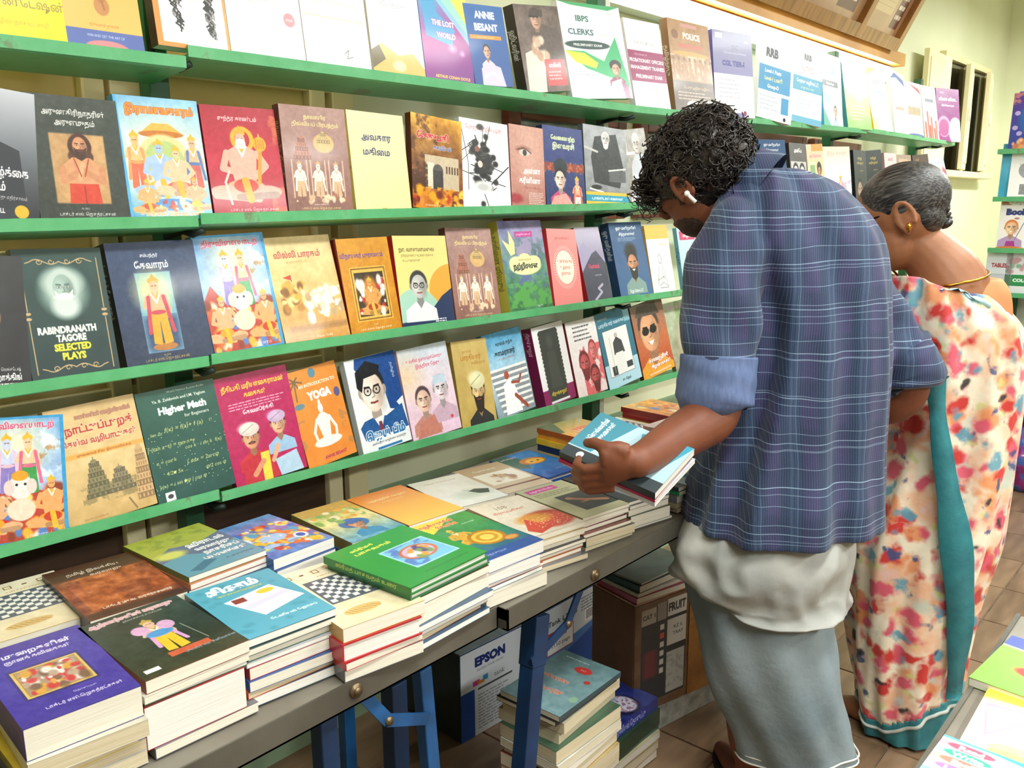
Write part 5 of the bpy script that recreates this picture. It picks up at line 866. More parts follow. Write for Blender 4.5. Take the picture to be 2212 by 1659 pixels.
SB = [
(1,'y1',0.494,1.591,0.00,0.140,0.000,0.135,0.215,0.020),
(1,'y2',0.629,1.598,0.00,0.140,0.000,0.123,0.215,0.030),
(1,'w1',0.776,1.605,0.00,0.140,0.000,0.136,0.215,0.025),
(1,'w2',0.913,1.618,0.00,0.140,0.000,0.160,0.215,0.020),
(1,'w3',1.075,1.620,0.00,0.140,0.000,0.160,0.215,0.020),
(1,'w4',1.241,1.621,0.00,0.140,0.000,0.146,0.215,0.018),
(1,'lost',1.389,1.623,0.00,0.140,0.000,0.153,0.215,0.015),
(1,'annie',1.545,1.623,0.00,0.140,-0.080,0.137,0.185,0.015),
(1,'uniform',1.731,1.626,0.00,0.130,-0.120,0.179,0.210,0.032),
(1,'ibps',1.916,1.629,0.00,0.165,-0.090,0.290,0.250,0.020),
(1,'crp',2.216,1.624,0.00,0.185,-0.040,0.194,0.260,0.020),
(1,'police',2.437,1.623,0.00,0.140,-0.030,0.255,0.285,0.025),
(1,'ssc',2.708,1.623,-0.22,0.115,0.000,0.200,0.285,0.025),
(1,'rrb',3.003,1.633,-0.20,0.075,0.110,0.200,0.300,0.020),
(1,'ntpc',3.295,1.641,-0.17,0.095,0.080,0.200,0.310,0.020),
(1,'neetb',3.587,1.654,0.00,0.115,0.010,0.200,0.295,0.020),
(1,'neetg',3.867,1.663,-0.16,0.185,-0.010,0.200,0.290,0.020),
(1,'teach',4.176,1.671,-0.09,0.245,-0.020,0.200,0.300,0.020),
(1,'wa',4.446,1.672,0.00,0.170,-0.010,0.200,0.300,0.020),
(1,'wb',4.652,1.672,-0.06,0.165,0.000,0.200,0.275,0.020),
(1,'sky',4.919,1.672,-0.06,0.175,-0.010,0.200,0.280,0.020),
(1,'purp',5.178,1.673,-0.33,0.145,0.000,0.200,0.290,0.015),
(2,'life',0.457,1.325,0.00,0.125,0.110,0.101,0.200,0.018),
(2,'sage',0.560,1.332,0.00,0.130,0.020,0.142,0.195,0.020),
(2,'rama',0.703,1.332,0.00,0.140,0.000,0.150,0.205,0.020),
(2,'redm',0.857,1.336,0.00,0.130,-0.010,0.155,0.195,0.018),
(2,'brown',1.015,1.336,0.00,0.085,0.000,0.157,0.205,0.020),
(2,'cream',1.180,1.336,0.00,0.135,0.020,0.154,0.205,0.028),
(2,'fire',1.338,1.339,0.00,0.090,0.080,0.158,0.205,0.018),
(2,'ink',1.498,1.343,0.00,0.105,0.050,0.168,0.205,0.016),
(2,'anna',1.670,1.345,0.00,0.090,0.040,0.133,0.200,0.016),
(2,'navy',1.807,1.348,0.00,0.110,0.030,0.170,0.205,0.020),
(2,'tol',1.981,1.352,0.00,0.100,0.030,0.207,0.215,0.018),
(2,'oldm',2.195,1.361,0.00,0.160,-0.110,0.144,0.215,0.018),
(2,'blueman2',3.089,1.345,-0.31,0.130,-0.010,0.140,0.260,0.020),
(2,'faces',3.337,1.344,-0.06,0.140,0.000,0.140,0.250,0.015),
(2,'girl',3.511,1.344,-0.08,0.130,-0.060,0.140,0.250,0.015),
(2,'pinkw',3.689,1.343,-0.27,0.130,-0.030,0.180,0.255,0.020),
(2,'blk1',4.007,1.344,-0.03,0.140,0.000,0.140,0.245,0.015),
(2,'blk2',4.182,1.343,-0.21,0.130,-0.080,0.140,0.255,0.015),
(2,'pale',4.420,1.345,-0.08,0.155,0.000,0.140,0.265,0.015),
(2,'tan',4.624,1.346,-0.24,0.200,0.000,0.140,0.260,0.015),
(2,'dkb',4.903,1.350,-0.28,0.155,-0.090,0.140,0.260,0.015),
(2,'endb',5.255,1.375,-0.33,0.305,-0.040,0.140,0.260,0.020),
(3,'king',0.428,1.082,0.00,0.195,0.100,0.091,0.205,0.020),
(3,'tagore',0.521,1.080,0.00,0.205,0.020,0.139,0.210,0.020),
(3,'deva',0.673,1.082,0.00,0.200,-0.010,0.162,0.215,0.045),
(3,'gan',0.837,1.080,0.00,0.205,-0.030,0.151,0.220,0.020),
(3,'villi',0.991,1.083,0.00,0.260,-0.020,0.160,0.215,0.020),
(3,'gold',1.154,1.081,0.00,0.200,-0.010,0.142,0.205,0.020),
(3,'vana',1.298,1.083,0.00,0.175,0.030,0.164,0.205,0.018),
(3,'brown',1.467,1.080,0.00,0.200,0.040,0.158,0.220,0.022),
(3,'natr',1.662,1.080,0.00,0.200,0.000,0.174,0.235,0.035),
(3,'sun',1.844,1.081,0.00,0.200,0.050,0.127,0.210,0.015),
(3,'mount',1.997,1.075,0.00,0.270,0.000,0.119,0.215,0.020),
(3,'blueman',2.159,1.076,0.00,0.240,0.000,0.176,0.225,0.030),
(3,'sketch',2.340,1.076,0.00,0.210,0.000,0.131,0.215,0.015),
(3,'lblue',2.524,1.074,0.00,0.190,0.000,0.122,0.205,0.015),
(3,'dk3',4.526,1.046,-0.34,0.205,0.000,0.140,0.235,0.015),
(4,'gan',0.409,0.836,0.00,0.170,0.120,0.140,0.200,0.020),
(4,'temple',0.551,0.829,0.00,0.200,-0.040,0.153,0.200,0.020),
(4,'math',0.706,0.825,0.00,0.200,-0.040,0.154,0.205,0.018),
(4,'mag',0.862,0.815,0.00,0.200,-0.050,0.164,0.215,0.016),
(4,'yoga',1.030,0.818,0.00,0.200,-0.100,0.127,0.205,0.015),
(4,'jb',1.173,0.815,0.00,0.200,-0.060,0.143,0.210,0.018),
(4,'two',1.320,0.812,0.00,0.200,-0.040,0.159,0.215,0.015),
(4,'turb',1.482,0.807,0.00,0.200,0.020,0.125,0.215,0.015),
(4,'kama',1.613,0.808,0.00,0.205,-0.070,0.151,0.220,0.018),
(4,'kural',1.807,0.804,0.00,0.200,-0.070,0.138,0.220,0.035),
(4,'redf',1.956,0.807,0.00,0.215,-0.050,0.144,0.220,0.015),
(4,'teal',2.110,0.807,0.00,0.210,-0.100,0.179,0.230,0.020),
(4,'shade',2.297,0.808,0.00,0.200,-0.110,0.190,0.235,0.015),
(4,'nature',2.493,0.808,0.00,0.310,-0.040,0.189,0.230,0.015),
]
LB = {
(1, 'y1'): 'bright yellow paperback at the left end of the top shelf', (1, 'y2'): 'orange paperback with a blue foot band on the top shelf',
(1, 'w1'): 'white book with orange edges and a curly-haired portrait in grey, top shelf', (1, 'w2'): 'white paperback with a pink round seal on the top shelf',
(1, 'w3'): 'cream white book with grey handwriting and a thin gold line, top shelf', (1, 'w4'): 'white paperback with a gold torn corner at its foot, top shelf',
(1, 'lost'): 'blue, yellow and magenta paperback left of the blue shawl-woman book', (1, 'annie'): 'blue paperback with a seated woman in a white shawl, top shelf',
(1, 'uniform'): 'thick brown book with a photograph of an officer and a red title box', (1, 'ibps'): 'white exam guide with green swoosh reading CLERKS PRELIMINARY EXAM',
(1, 'crp'): 'white exam guide with a wide maroon band beside the green swoosh guide', (1, 'police'): 'thick brown exam guide headed POLICE on the top shelf',
(1, 'ssc'): 'exam guide with violet-grey top half reading CGL TIER-I', (1, 'rrb'): 'white exam guide reading RRB with a blue box and Level-1 Posts',
(1, 'ntpc'): 'white exam guide reading RRB NTPC with a blue title band', (1, 'neetb'): 'narrow white exam guide with blue NEET heading and dark Practice Tests strip',
(1, 'neetg'): 'white and lime green exam guide with pale green NEET heading', (1, 'teach'): 'white pointed-panel guide with a yellow edge on the top shelf',
(1, 'wa'): 'pale white guide with a blue arc right of the yellow-edged guide', (1, 'wb'): 'white guide with a dark red top curve near the far end of the top shelf',
(1, 'sky'): 'white guide with a red skyline at its foot, second from the far end', (1, 'purp'): 'purple guide at the far end of the top shelf',
(2, 'life'): 'grey and black book with a man in a dark coat, second shelf', (2, 'sage'): 'dark green book with a long-haired praying man in an inset picture',
(2, 'rama'): 'sky blue book with a crowned group under an orange parasol', (2, 'redm'): 'red book with a seated crowned figure holding a golden mace',
(2, 'brown'): 'mauve-brown book with temple figures on the second shelf', (2, 'cream'): 'plain cream book with two dark blue title lines',
(2, 'fire'): 'orange and brown book showing a white arch building in flames', (2, 'ink'): 'white book with a black ink splash drawing',
(2, 'anna'): 'dusky pink book with a close-up of an eye and lips', (2, 'navy'): 'navy book with a pink-sari woman',
(2, 'tol'): 'grey photograph book with a bearded old man and a blue and yellow foot band', (2, 'oldm'): 'grey book with a white-haired seated man, just left of the curly head',
(2, 'blueman2'): 'blue portrait book behind the man in the checked shirt, second shelf', (2, 'faces'): 'charcoal book with two drawn faces behind the blue shirt collar',
(2, 'girl'): 'peach book with a girl in a blue dress above the shirt shoulder', (2, 'pinkw'): 'wide pale pink and white book on the far part of the second shelf',
(2, 'blk1'): 'black book with gold lettering, left one of the two on the second shelf', (2, 'blk2'): 'black book with gold lettering, right one of the two on the second shelf',
(2, 'pale'): 'pale pink-grey portrait book above the grey-haired woman', (2, 'tan'): 'tan book with a white-bearded face above the grey-haired woman',
(2, 'dkb'): 'dark brown book with two portraits near the far end of the second shelf', (2, 'endb'): 'blue-spined book with a colourful crowd at the far end of the second shelf',
(3, 'king'): 'black book with half a man\'s face at the left end of the third shelf', (3, 'tagore'): 'dark green book with a white-bearded portrait and gold scrolls, SELECTED PLAYS',
(3, 'deva'): 'thick navy book with a standing deity in a blue inset panel', (3, 'gan'): 'blue-edged book with a painted family of deities on the third shelf',
(3, 'villi'): 'sand yellow book with a chariot and white horses', (3, 'gold'): 'ochre gold book with a framed seated idol',
(3, 'vana'): 'pale yellow book with a grey portrait of a man in glasses and white shirt', (3, 'brown'): 'shrink-wrapped mauve-brown book with temple figures on the third shelf',
(3, 'natr'): 'thick yellow-spined book with a bird and cream title cloud over green hills', (3, 'sun'): 'coral pink book with a cream sun disc',
(3, 'mount'): 'grey-violet book with dark mountains and a red title', (3, 'blueman'): 'thick blue book with a smiling curly-haired man, third shelf beside the checked sleeve',
(3, 'sketch'): 'white book with a yellow top and a line sketch of a seated man', (3, 'lblue'): 'light blue book half hidden behind the checked sleeve',
(3, 'dk3'): 'dark grey book seen between the man\'s shoulder and the woman\'s chin', 
(4, 'gan'): 'blue-edged book with a painted family of deities at the left of the lowest shelf', (4, 'temple'): 'tan book with red Tamil title and a grey temple tower drawing',
(4, 'math'): 'dark green book titled Higher Math for Beginners with chalk formulas', (4, 'mag'): 'magenta book with two turbaned men and yellow title',
(4, 'yoga'): 'orange book titled YOGA with a white meditating figure', (4, 'jb'): 'white and blue book with a large drawn face in glasses and dark suit',
(4, 'two'): 'pastel pink book with a drawn woman and a man in a white cap', (4, 'turb'): 'mustard book with a bearded man in a pale turban',
(4, 'kama'): 'sky blue book with white steps and a seated man in white', (4, 'kural'): 'white and maroon book with a black stone statue in a scalloped panel',
(4, 'redf'): 'white book with faces painted in red', (4, 'teal'): 'teal book with a standing man in black coat and white dhoti',
(4, 'shade'): 'orange and brown book with a laughing face in sunglasses', (4, 'nature'): 'greenish photograph book at the right of the lowest shelf beside the sleeve',
}
for (r, key, X, Z, yaw, lean, roll, w, h, th) in SB:
    if r in (3, 4): lean = min(max(lean, .14), .28)
    if r == 1 and X > 2.2: h *= .97
    if r == 2 and X > 3: h = .235
    z = zlip(r, X + w / 2) + .001
    t = thing('book', LB[(r, key)], 'book', group='books standing face out on the ' + SHELF_TOP[r])
    t.matrix_world = Matrix.Translation((X, Y0 + .0025 + abs(yaw) * .05, z - .002 + max(0, roll) * w * .5)) @ Matrix.Rotation(yaw, 4, 'Z') @ Matrix.Rotation(pi / 2 - lean, 4, 'X') @ Matrix.Rotation(-roll, 4, 'Z') @ Matrix.Translation((0, 0, -th))
    book(t, w, h, th, key, page=(0, 2)[r == 1])
# a few more on the hidden stretch of rack, seen only from the side
# ------------------------------------------------------------------ the long table with stacked books
TZ = .68
m_steel = mat('worn_steel_rim', '#706d62', .42, metal=.35, vcol='#57534a', vscale=5, bump=.08, bscale=30)
m_top = mat('table_top', '#8a8578', .5, vcol='#6e6658', vscale=4)
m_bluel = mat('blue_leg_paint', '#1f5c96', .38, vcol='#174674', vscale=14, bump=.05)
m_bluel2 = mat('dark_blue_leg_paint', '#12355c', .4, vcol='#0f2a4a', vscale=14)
m_bolt = mat('brass_bolt', '#7c6a50', .4, metal=.7)
def bar(p, q, w_, t_, side=Vector((0, 1, 0))):
    p, q = Vector(p), Vector(q); d = (q - p).normalized(); s = (side - d * side.dot(d)).normalized(); u = d.cross(s)
    mb = MB(); vs = [pp + u * (a * w_ / 2) + s * (b_ * t_ / 2) for pp in (p, q) for a, b_ in ((-1, -1), (1, -1), (1, 1), (-1, 1))]
    return mb.add(vs, [(0, 3, 2, 1), (4, 5, 6, 7), (0, 1, 5, 4), (1, 2, 6, 5), (2, 3, 7, 6), (3, 0, 4, 7)])
YF = (.925, .905)
def table(x0, x1, yf, label, legs):
    t = thing('folding_table', label, 'table', (0, 0, 0))
    MB().box(x0, yf + .003, TZ - .02, x1, yf + .62, TZ).build('table_top', m_top, t)
    rm = MB().box(x0, yf, TZ - .038, x1, yf + .003, TZ + .003); rm.box(x0, yf, TZ - .038, x1, yf + .012, TZ - .035); rm.build('front_rim', m_steel, t)
    MB().box(x0, yf + .62, TZ - .038, x1, yf + .623, TZ + .001).build('rear_rim', m_steel, t)
    for a in (x0, x1 - .003): MB().box(a, yf, TZ - .038, a + .003, yf + .62, TZ + .001).build('end_rim', m_steel, t)
    for p, q, w_, mm in legs: bar(p, q, w_, w_ * .9).build('leg', mm, t, bevel=.002)
    return t
A = lambda x, y: onY(x, y, .955)
t1 = table(-.5, 1.02, YF[0], 'steel-rimmed folding table with blue legs, nearer the camera', [
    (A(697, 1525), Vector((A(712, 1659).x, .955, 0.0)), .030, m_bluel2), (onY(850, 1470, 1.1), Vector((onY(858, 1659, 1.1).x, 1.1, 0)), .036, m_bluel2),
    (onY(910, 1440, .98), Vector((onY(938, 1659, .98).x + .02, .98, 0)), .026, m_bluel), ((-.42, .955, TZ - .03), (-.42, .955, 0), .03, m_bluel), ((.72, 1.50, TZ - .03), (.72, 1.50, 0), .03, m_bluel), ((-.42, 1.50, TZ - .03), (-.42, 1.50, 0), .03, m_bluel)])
P = onY(775, 1492, YF[0] + .02), onY(838, 1556, YF[0] + .02), onY(924, 1552, .965)
bar(P[0], P[1], .020, .004).build('folding_brace', m_bluel, t1); bar(P[1], P[2], .020, .004).build('folding_brace', m_bluel, t1)
b_ = P[1]; MB().tube([(b_.x, b_.y - .006, b_.z), (b_.x, b_.y + .006, b_.z)], .007, 12).build('rivet', m_bolt, t1)
k = onY(768, 1491, YF[0]); MB().tube([(k.x, YF[0] - .004, k.z), (k.x, YF[0] + .004, k.z)], .011, 16).tube([(k.x, YF[0] - .007, k.z), (k.x, YF[0], k.z)], .006, 12).build('bolt', m_bolt, t1)
t2 = table(1.023, 2.15, YF[1], 'steel-rimmed folding table with blue legs in front of the man', [
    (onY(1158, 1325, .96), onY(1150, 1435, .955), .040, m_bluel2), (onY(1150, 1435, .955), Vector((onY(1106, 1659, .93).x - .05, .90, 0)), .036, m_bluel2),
    ((1.12, 1.49, TZ - .03), (1.12, 1.49, 0), .03, m_bluel), ((2.08, .96, TZ - .03), (2.08, .96, 0), .03, m_bluel), ((2.08, 1.49, TZ - .03), (2.08, 1.49, 0), .03, m_bluel)])
P = onY(1262, 1250, YF[1] + .04), onY(1226, 1347, YF[1] + .04), onY(1148, 1432, .94)
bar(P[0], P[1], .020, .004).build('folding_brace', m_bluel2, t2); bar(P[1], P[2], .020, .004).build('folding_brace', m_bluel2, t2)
MB().tube([P[1] - Vector((0, .006, 0)), P[1] + Vector((0, .006, 0))], .007, 12).build('rivet', m_bolt, t2)
k = onY(1284, 1241, YF[1]); MB().tube([(k.x, YF[1] - .004, k.z), (k.x, YF[1] + .004, k.z)], .012, 16).tube([(k.x, YF[1] - .008, k.z), (k.x, YF[1], k.z)], .006, 12).build('bolt', m_bolt, t2)

SPEC = {  # name: (x, y, z of the top, yaw, w, h) of the top book's near left corner
'purple':(0.296,0.972,0.790,-0.084,0.129,0.219),'black':(0.432,0.966,0.790,-0.029,0.140,0.202),'cyan':(0.574,0.970,0.785,-0.093,0.137,0.197),
'chess':(0.688,0.914,0.775,-0.139,0.139,0.225),'green':(0.781,0.876,0.815,0.049,0.171,0.190),'kasavu':(0.969,0.906,0.785,-0.079,0.138,0.206),
'108':(1.141,0.948,0.765,-0.172,0.128,0.198),'statue':(1.287,0.945,0.760,-0.158,0.132,0.202),'dark':(1.432,0.936,0.755,-0.183,0.123,0.205),'last':(1.593,0.915,0.750,-0.080,0.140,0.185),
'rose':(1.775,.93,.815,-.05,.14,.20),'chess2':(0.355,1.239,0.775,-0.080,0.140,0.205),'redbrown':(0.462,1.186,0.785,-0.094,0.140,0.218),'olive':(0.622,1.206,0.790,0.032,0.141,0.203),'deity':(0.760,1.187,0.780,0.037,0.128,0.190),
'turban':(0.905,1.164,0.770,-0.080,0.120,0.205),'orange':(1.028,1.151,0.770,-0.080,0.135,0.205),'white':(1.169,1.170,0.760,-0.207,0.133,0.191),'tanb':(1.325,1.172,0.750,-0.170,0.131,0.20),
'blue':(1.478,1.184,0.745,-0.079,0.133,0.193),'ostack':(1.63,1.15,0.800,-0.080,0.150,0.205),'chess3':(1.80,1.13,0.775,-0.080,0.140,0.205),'red':(1.96,1.12,0.800,-0.080,0.140,0.205)}
ZN = {'green': .792, 'kasavu': .768, 'chess': .768, '108': .757, 'statue': .752, 'dark': .745, 'last': .745}
LS = {  # short description of each stack, cover of its top book, top label, thickness list from the top (cover colour, thickness, page tone, hard)
'purple': ('t_purple', 'violet book with a gold-framed crowd picture', [('#4a3ca0', .040, 0, 0), ('#e8e2d0', .022, 3, 0), ('#e8c83c', .012, 3, 0), ('#d8d4cc', .014, 3, 0)]),
'black': ('t_black', 'blackish green book with a standing sage in yellow', [('#2a3c36', .018, 0, 0), ('#d8d4c4', .010, 0, 0), ('#2c8c60', .006, 2, 0), ('#a82c34', .058, 2, 0)]),
'cyan': ('t_cyan', 'sky blue book with a white calendar sheet', [('#58acc4', .012, 2, 0), ('#1c3c40', .010, 0, 0), ('#2c7c4c', .013, 0, 0), ('#c8ccd4', .007, 2, 0), ('#b03038', .018, 0, 0), ('#2c5c9c', .016, 0, 0), ('#d85c30', .010, 3, 0)]),
'chess': ('t_chess', 'cream book with a grey and white chequerboard, front row', [('#e8d8b0', .022, 0, 0), ('#c02430', .030, 2, 1), ('#c42c34', .012, 0, 0)]),
'green': ('t_green', 'bright green hardback with a blue picture', [('#2c9c44', .013, 2, 1), ('#1e7a44', .012, 2, 1), ('#4a241c', .014, 0, 0), ('#e0d8c0', .026, 0, 0)]),
'kasavu': ('t_kasavu', 'green, yellow and blue book with a golden fan ornament', [('#24489c', .024, 2, 0), ('#24489c', .022, 2, 0), ('#b8342c', .007, 0, 0), ('#3c6c8c', .008, 2, 0)]),
'108': ('t_108', 'cream book numbered 108 with red and orange petals', [('#b8a080', .012, 0, 0), ('#c8b478', .012, 0, 0), ('#e8e0d0', .012, 0, 0), ('#2c2c2c', .008, 0, 0), ('#c8503c', .01, 0, 0)]),
'statue': ('t_statue', 'pale olive book with a bronze statue on black', [('#8c8c64', .008, 0, 0), ('#d8d0c0', .010, 0, 0), ('#a03c58', .006, 0, 0), ('#4c3c34', .009, 0, 0)]),
'dark': ('t_dark', 'dark grey book under the hand with the held books', [('#24282c', .008, 0, 0), ('#8c8c94', .008, 0, 0)]),
'last': ('t_held', 'pale blue and black book at the right end of the front row', [('#3c6c5c', .01, 0, 0), ('#2c8c5c', .01, 0, 0)]),
'rose': ('t_rose', 'pale pink wrapped book beside the man\'s shirt hem', [('#d8b0b0', .02, 2, 0), ('#3c4c44', .012, 0, 0), ('#b04c50', .016, 0, 0)]),
'chess2': ('t_chess', 'cream chequerboard book at the left end of the back row', [('#e8d8b0', .022, 0, 0), ('#c8b078', .02, 0, 0)]),
'redbrown': ('t_redbrown', 'rust brown book with white Tamil lettering', [('#3a1410', .03, 0, 0), ('#5c2c1c', .03, 0, 0)]),
'olive': ('t_olive', 'olive and teal book with bold white lettering', [('#6c7030', .010, 2, 0), ('#c8744c', .010, 2, 0)]),
'deity': ('t_deity', 'blue book crowded with yellow and orange deities', [('#2c64a8', .020, 2, 0), ('#2c4c8c', .02, 2, 0)]),
'turban': ('t_turban', 'colourful book with a figure in a blue turban', [('#7c6c30', .02, 2, 0)]),
'orange': ('t_orange', 'plain orange-yellow book', [('#b86018', .02, 2, 0)]),
'white': ('t_white', 'pale grey-green book with a dark brown spine', [('#3c2018', .010, 0, 0), ('#4a2c20', .020, 0, 0)]),
'tanb': ('t_tan', 'tan book with a pale lilac spine', [('#e4e0ea', .012, 0, 0), ('#3c2c24', .01, 0, 0)]),
'blue': ('t_blue', 'blue book with a golden masked face', [('#244c98', .012, 0, 1), ('#2858a8', .015, 0, 0)]),
'ostack': ('t_ostack', 'orange and green book topping the tall stack behind the held books', [('#a04c18', .012, 0, 0), ('#e89c2c', .014, 0, 0), ('#e8c030', .014, 0, 0), ('#1c3468', .018, 0, 0)]),
'chess3': ('t_chess', 'cream chequerboard book behind the hand, far part of the back row', [('#e8d8b0', .014, 0, 0)]),
'red': ('t_red', 'yellow and orange book on the red stack, far end', [('#8c1418', .014, 0, 0), ('#b02028', .014, 0, 1), ('#c8a03c', .01, 0, 0)]),
}
NICK = {'rose': 'pale pink wrapped book', 'purple': 'violet gold-framed book', 'black': 'blackish green sage book', 'cyan': 'sky blue calendar book', 'chess': 'front-row chequerboard book', 'green': 'bright green hardback', 'kasavu': 'golden fan book', '108': 'red-petalled 108 book', 'statue': 'bronze statue book', 'dark': 'dark grey book by the hand', 'last': 'last front-row book by the lungi', 'chess2': 'leftmost chequerboard book', 'redbrown': 'rust brown book', 'olive': 'olive and teal book', 'deity': 'blue deities book', 'turban': 'blue turban book', 'orange': 'plain orange book', 'white': 'pale grey-green book', 'tanb': 'tan lilac-spined book', 'blue': 'golden face book', 'ostack': 'orange and green book', 'chess3': 'chequerboard book behind the hand', 'red': 'yellow and orange far book'}
ORD = ['first', 'second', 'third', 'fourth', 'fifth', 'sixth', 'seventh', 'eighth', 'ninth', 'tenth', 'eleventh', 'twelfth', 'thirteenth', 'fourteenth', 'fifteenth', 'sixteenth', 'seventeenth', 'eighteenth', 'nineteenth', 'twentieth']
RC = ['#d8d0bc', '#8c3c34', '#3c5c7c', '#c8b078', '#4c6c54', '#b8a890', '#7c7c84', '#c87c3c', '#e0dcd4']
def cname(c):
    r, g_, b_ = rgb(c); mx, mn = max(r, g_, b_), min(r, g_, b_)
    if mx - mn < .13: return 'pale' if mx > .7 else ('grey' if mx > .3 else 'black')
    if r == mx: return ('red' if g_ < .45 * r + .02 else ('orange' if g_ < .66 * r else ('cream' if b_ > .5 else 'yellow'))) if mx > .45 else 'brown'
    return 'green' if g_ == mx else 'blue'
def stack(name, x, y, z, yaw, w, h, zb, key, lab, lst, nick, grp, where='', rs=None):
    q = random.Random(sum(map(ord, name))); zt = z; i = 0; todo = list(lst); items = []
    while zt - zb > .004:
        if todo: c, th, pg, hd = todo.pop(0)
        else: c, th, pg, hd = q.choice(RC), q.choice((.008, .011, .014, .02, .026)), q.choice((0, 0, 1, 2, 3)), q.random() < .1
        if zt - th < zb + .004: th = zt - zb
        items.append((c, th, pg, hd)); zt -= th
    zt = z
    for i, (c, th, pg, hd) in enumerate(items):
        dx, dy, dyaw = (0, 0, 0) if i == 0 else (q.uniform(-.006, .006), q.uniform(-.007, .006), q.uniform(-.04, .04))
        ww, hh = (w, h) if i == 0 else (w * q.uniform(.95, 1.03), h * q.uniform(.96, 1.02))
        if i == 0: L_ = lab + (', topmost of its stack' if len(lab.split()) < 12 else '')
        else: L_ = '%s-covered book, %s from the top in the stack under the %s' % (cname(c), ORD[i], nick)
        if len(L_.split()) > 16: L_ = L_.replace(' in the stack under', ' under')
        t = thing('book', L_, 'book', (x + dx, y + dy, zt - th), yaw + dyaw, group=grp)
        book(t, ww, hh, th - .0003, key if i == 0 else c, pg, bool(hd)); zt -= th
for n, (x, y, z, yaw, w, h) in SPEC.items():
    if n in ZN: k = (CAM.z - ZN[n]) / (CAM.z - z); x, y, z, w, h = x * k, y * k, ZN[n], w * k, h * k
    key, lab, lst = LS[n]
    stack(n, x, y, z, yaw, w, h, TZ + .0035, key, lab, lst, NICK[n], 'books stacked on the folding tables')
# the small mixed pile at the very left edge
stack('edge', .15, .975, .735, -.02, .125, .2, TZ + .0035, '#c86070', 'thin pink magazine at the left edge of the near table', [('#c86070', .004, 2, 0), ('#6ca0c0', .005, 2, 0), ('#d8a048', .005, 2, 0), ('#58a060', .004, 2, 0), ('#b03c4c', .006, 2, 0), ('#d8d8e0', .006, 2, 0)], 'pink magazine', 'books stacked on the folding tables')
# navy ribbon in the red hardback
rb = onZ(738, 1362, .745); 
o = MB().tube([(rb.x, rb.y - .004, .752), (rb.x + .001, rb.y - .010, .742), (rb.x - .002, rb.y - .011, .725), (rb.x - .001, rb.y - .008, .712)], .0028, 6, flat=.3).build('bookmark_ribbon', plain('#1c2c70')); tag(o, 'dark blue ribbon bookmark hanging from the chequerboard book\'s red hardback', 'bookmark')

# ------------------------------------------------------------------ beneath the tables
m_card = mat('brown_cardboard', '#6e4a2a', .7, vcol='#59391f', vscale=6, bump=.1); m_ctop = mat('grey_cardboard', '#8c9698', .7, vcol='#6c7678', vscale=7)
m_tape = mat('packing_tape', '#a87438', .12, vcol='#845522', vscale=9, bump=.5, bscale=25, coat=.8)
c = Cover('#dfe4ea', 300, 260, 0); c.R(0, 0, 1, 1, '#dfe4ea'); c.P([(0, .45), (.16, .45), (.16, 1), (0, 1)], '#1c50a8'); c.T('EPSON', .35, .15, .1, '#1c2c70', .56, .06); c.T('EXCEED YOUR VISION', .35, .25, .026, '#6c7078', .5); c.R(.14, .36, .22, .42, '#c84c94'); c.R(.2, .38, .28, .42, '#e08c30'); c.R(.26, .34, .32, .4, '#3c94c8'); c.T('tank', .46, .39, .06, '#70747c', .3); c.R(.2, .46, .62, .48, '#3c3c40'); c.lines(.2, .6, .54, .035, 12, .012, '#8c9098'); m_ep1 = print_mat('printer_carton_front', c, .5, .05)
c = Cover('#dfe4ea', 300, 300, 0); c.P([(0, .75), (1, .42), (1, 1), (0, 1)], '#1c50a8'); c.P([(0, .6), (.5, .5), (1, .42), (1, .47), (0, .8)], '#4c80c8'); c.T('EcoTank L3250', .28, .2, .065, '#2c3038', .56, .02); c.R(.12, .32, .5, .6, W_); c.frame(.12, .32, .5, .6, '#c83030', .01); c.R(.12, .32, .4, .42, '#c83030'); c.T('1150 page', .32, .5, .05, '#3c4048', .3); c.lines(.62, .95, .08, .04, 5, .014, '#70747c'); c.R(.68, .26, .95, .42, W_); [c.R(.70, .28 + .02 * i, .93, .29 + .02 * i, '#2c3038') for i in range(6)]; m_ep2 = print_mat('printer_carton_front_two', c, .5, .05)
c = Cover('#6a4a2c', 300, 300, 0); c.noise(.08, 30); c.R(.06, .06, .5, .92, '#1c2026'); c.R(.06, .06, .2, .2, '#b8b0a0'); c.T('CAT 1', .13, .13, .04, '#2c2c2c', .12, .03); c.R(.21, .04, .3, .2, '#8c867c'); c.R(.31, .03, .5, .19, '#c8c4b8'); c.T('FRUIT', .405, .11, .075, '#1c1c20', .17, .04); c.R(.31, .22, .5, .46, '#c0bcb0'); c.T('KZ S.', .42, .3, .03, K_, .12); c.T('TRAY', .42, .36, .03, K_, .12); [c.R(.24, .24 + .08 * i, .28, .29 + .08 * i, '#c8c4b8' if i != 1 else '#c85040') for i in range(6)]; c.R(.08, .44, .22, .7, '#6c1c24', .03); c.R(.31, .52, .49, .9, '#a8a8a0'); c.noise(.4, 8, .31, .55, .49, .85, '#70706c', .5); c.T('Exportadora Frut', .26, .95, .03, '#3c3c3c', .4); m_fruit = print_mat('fruit_carton_front', c, .35, .3)
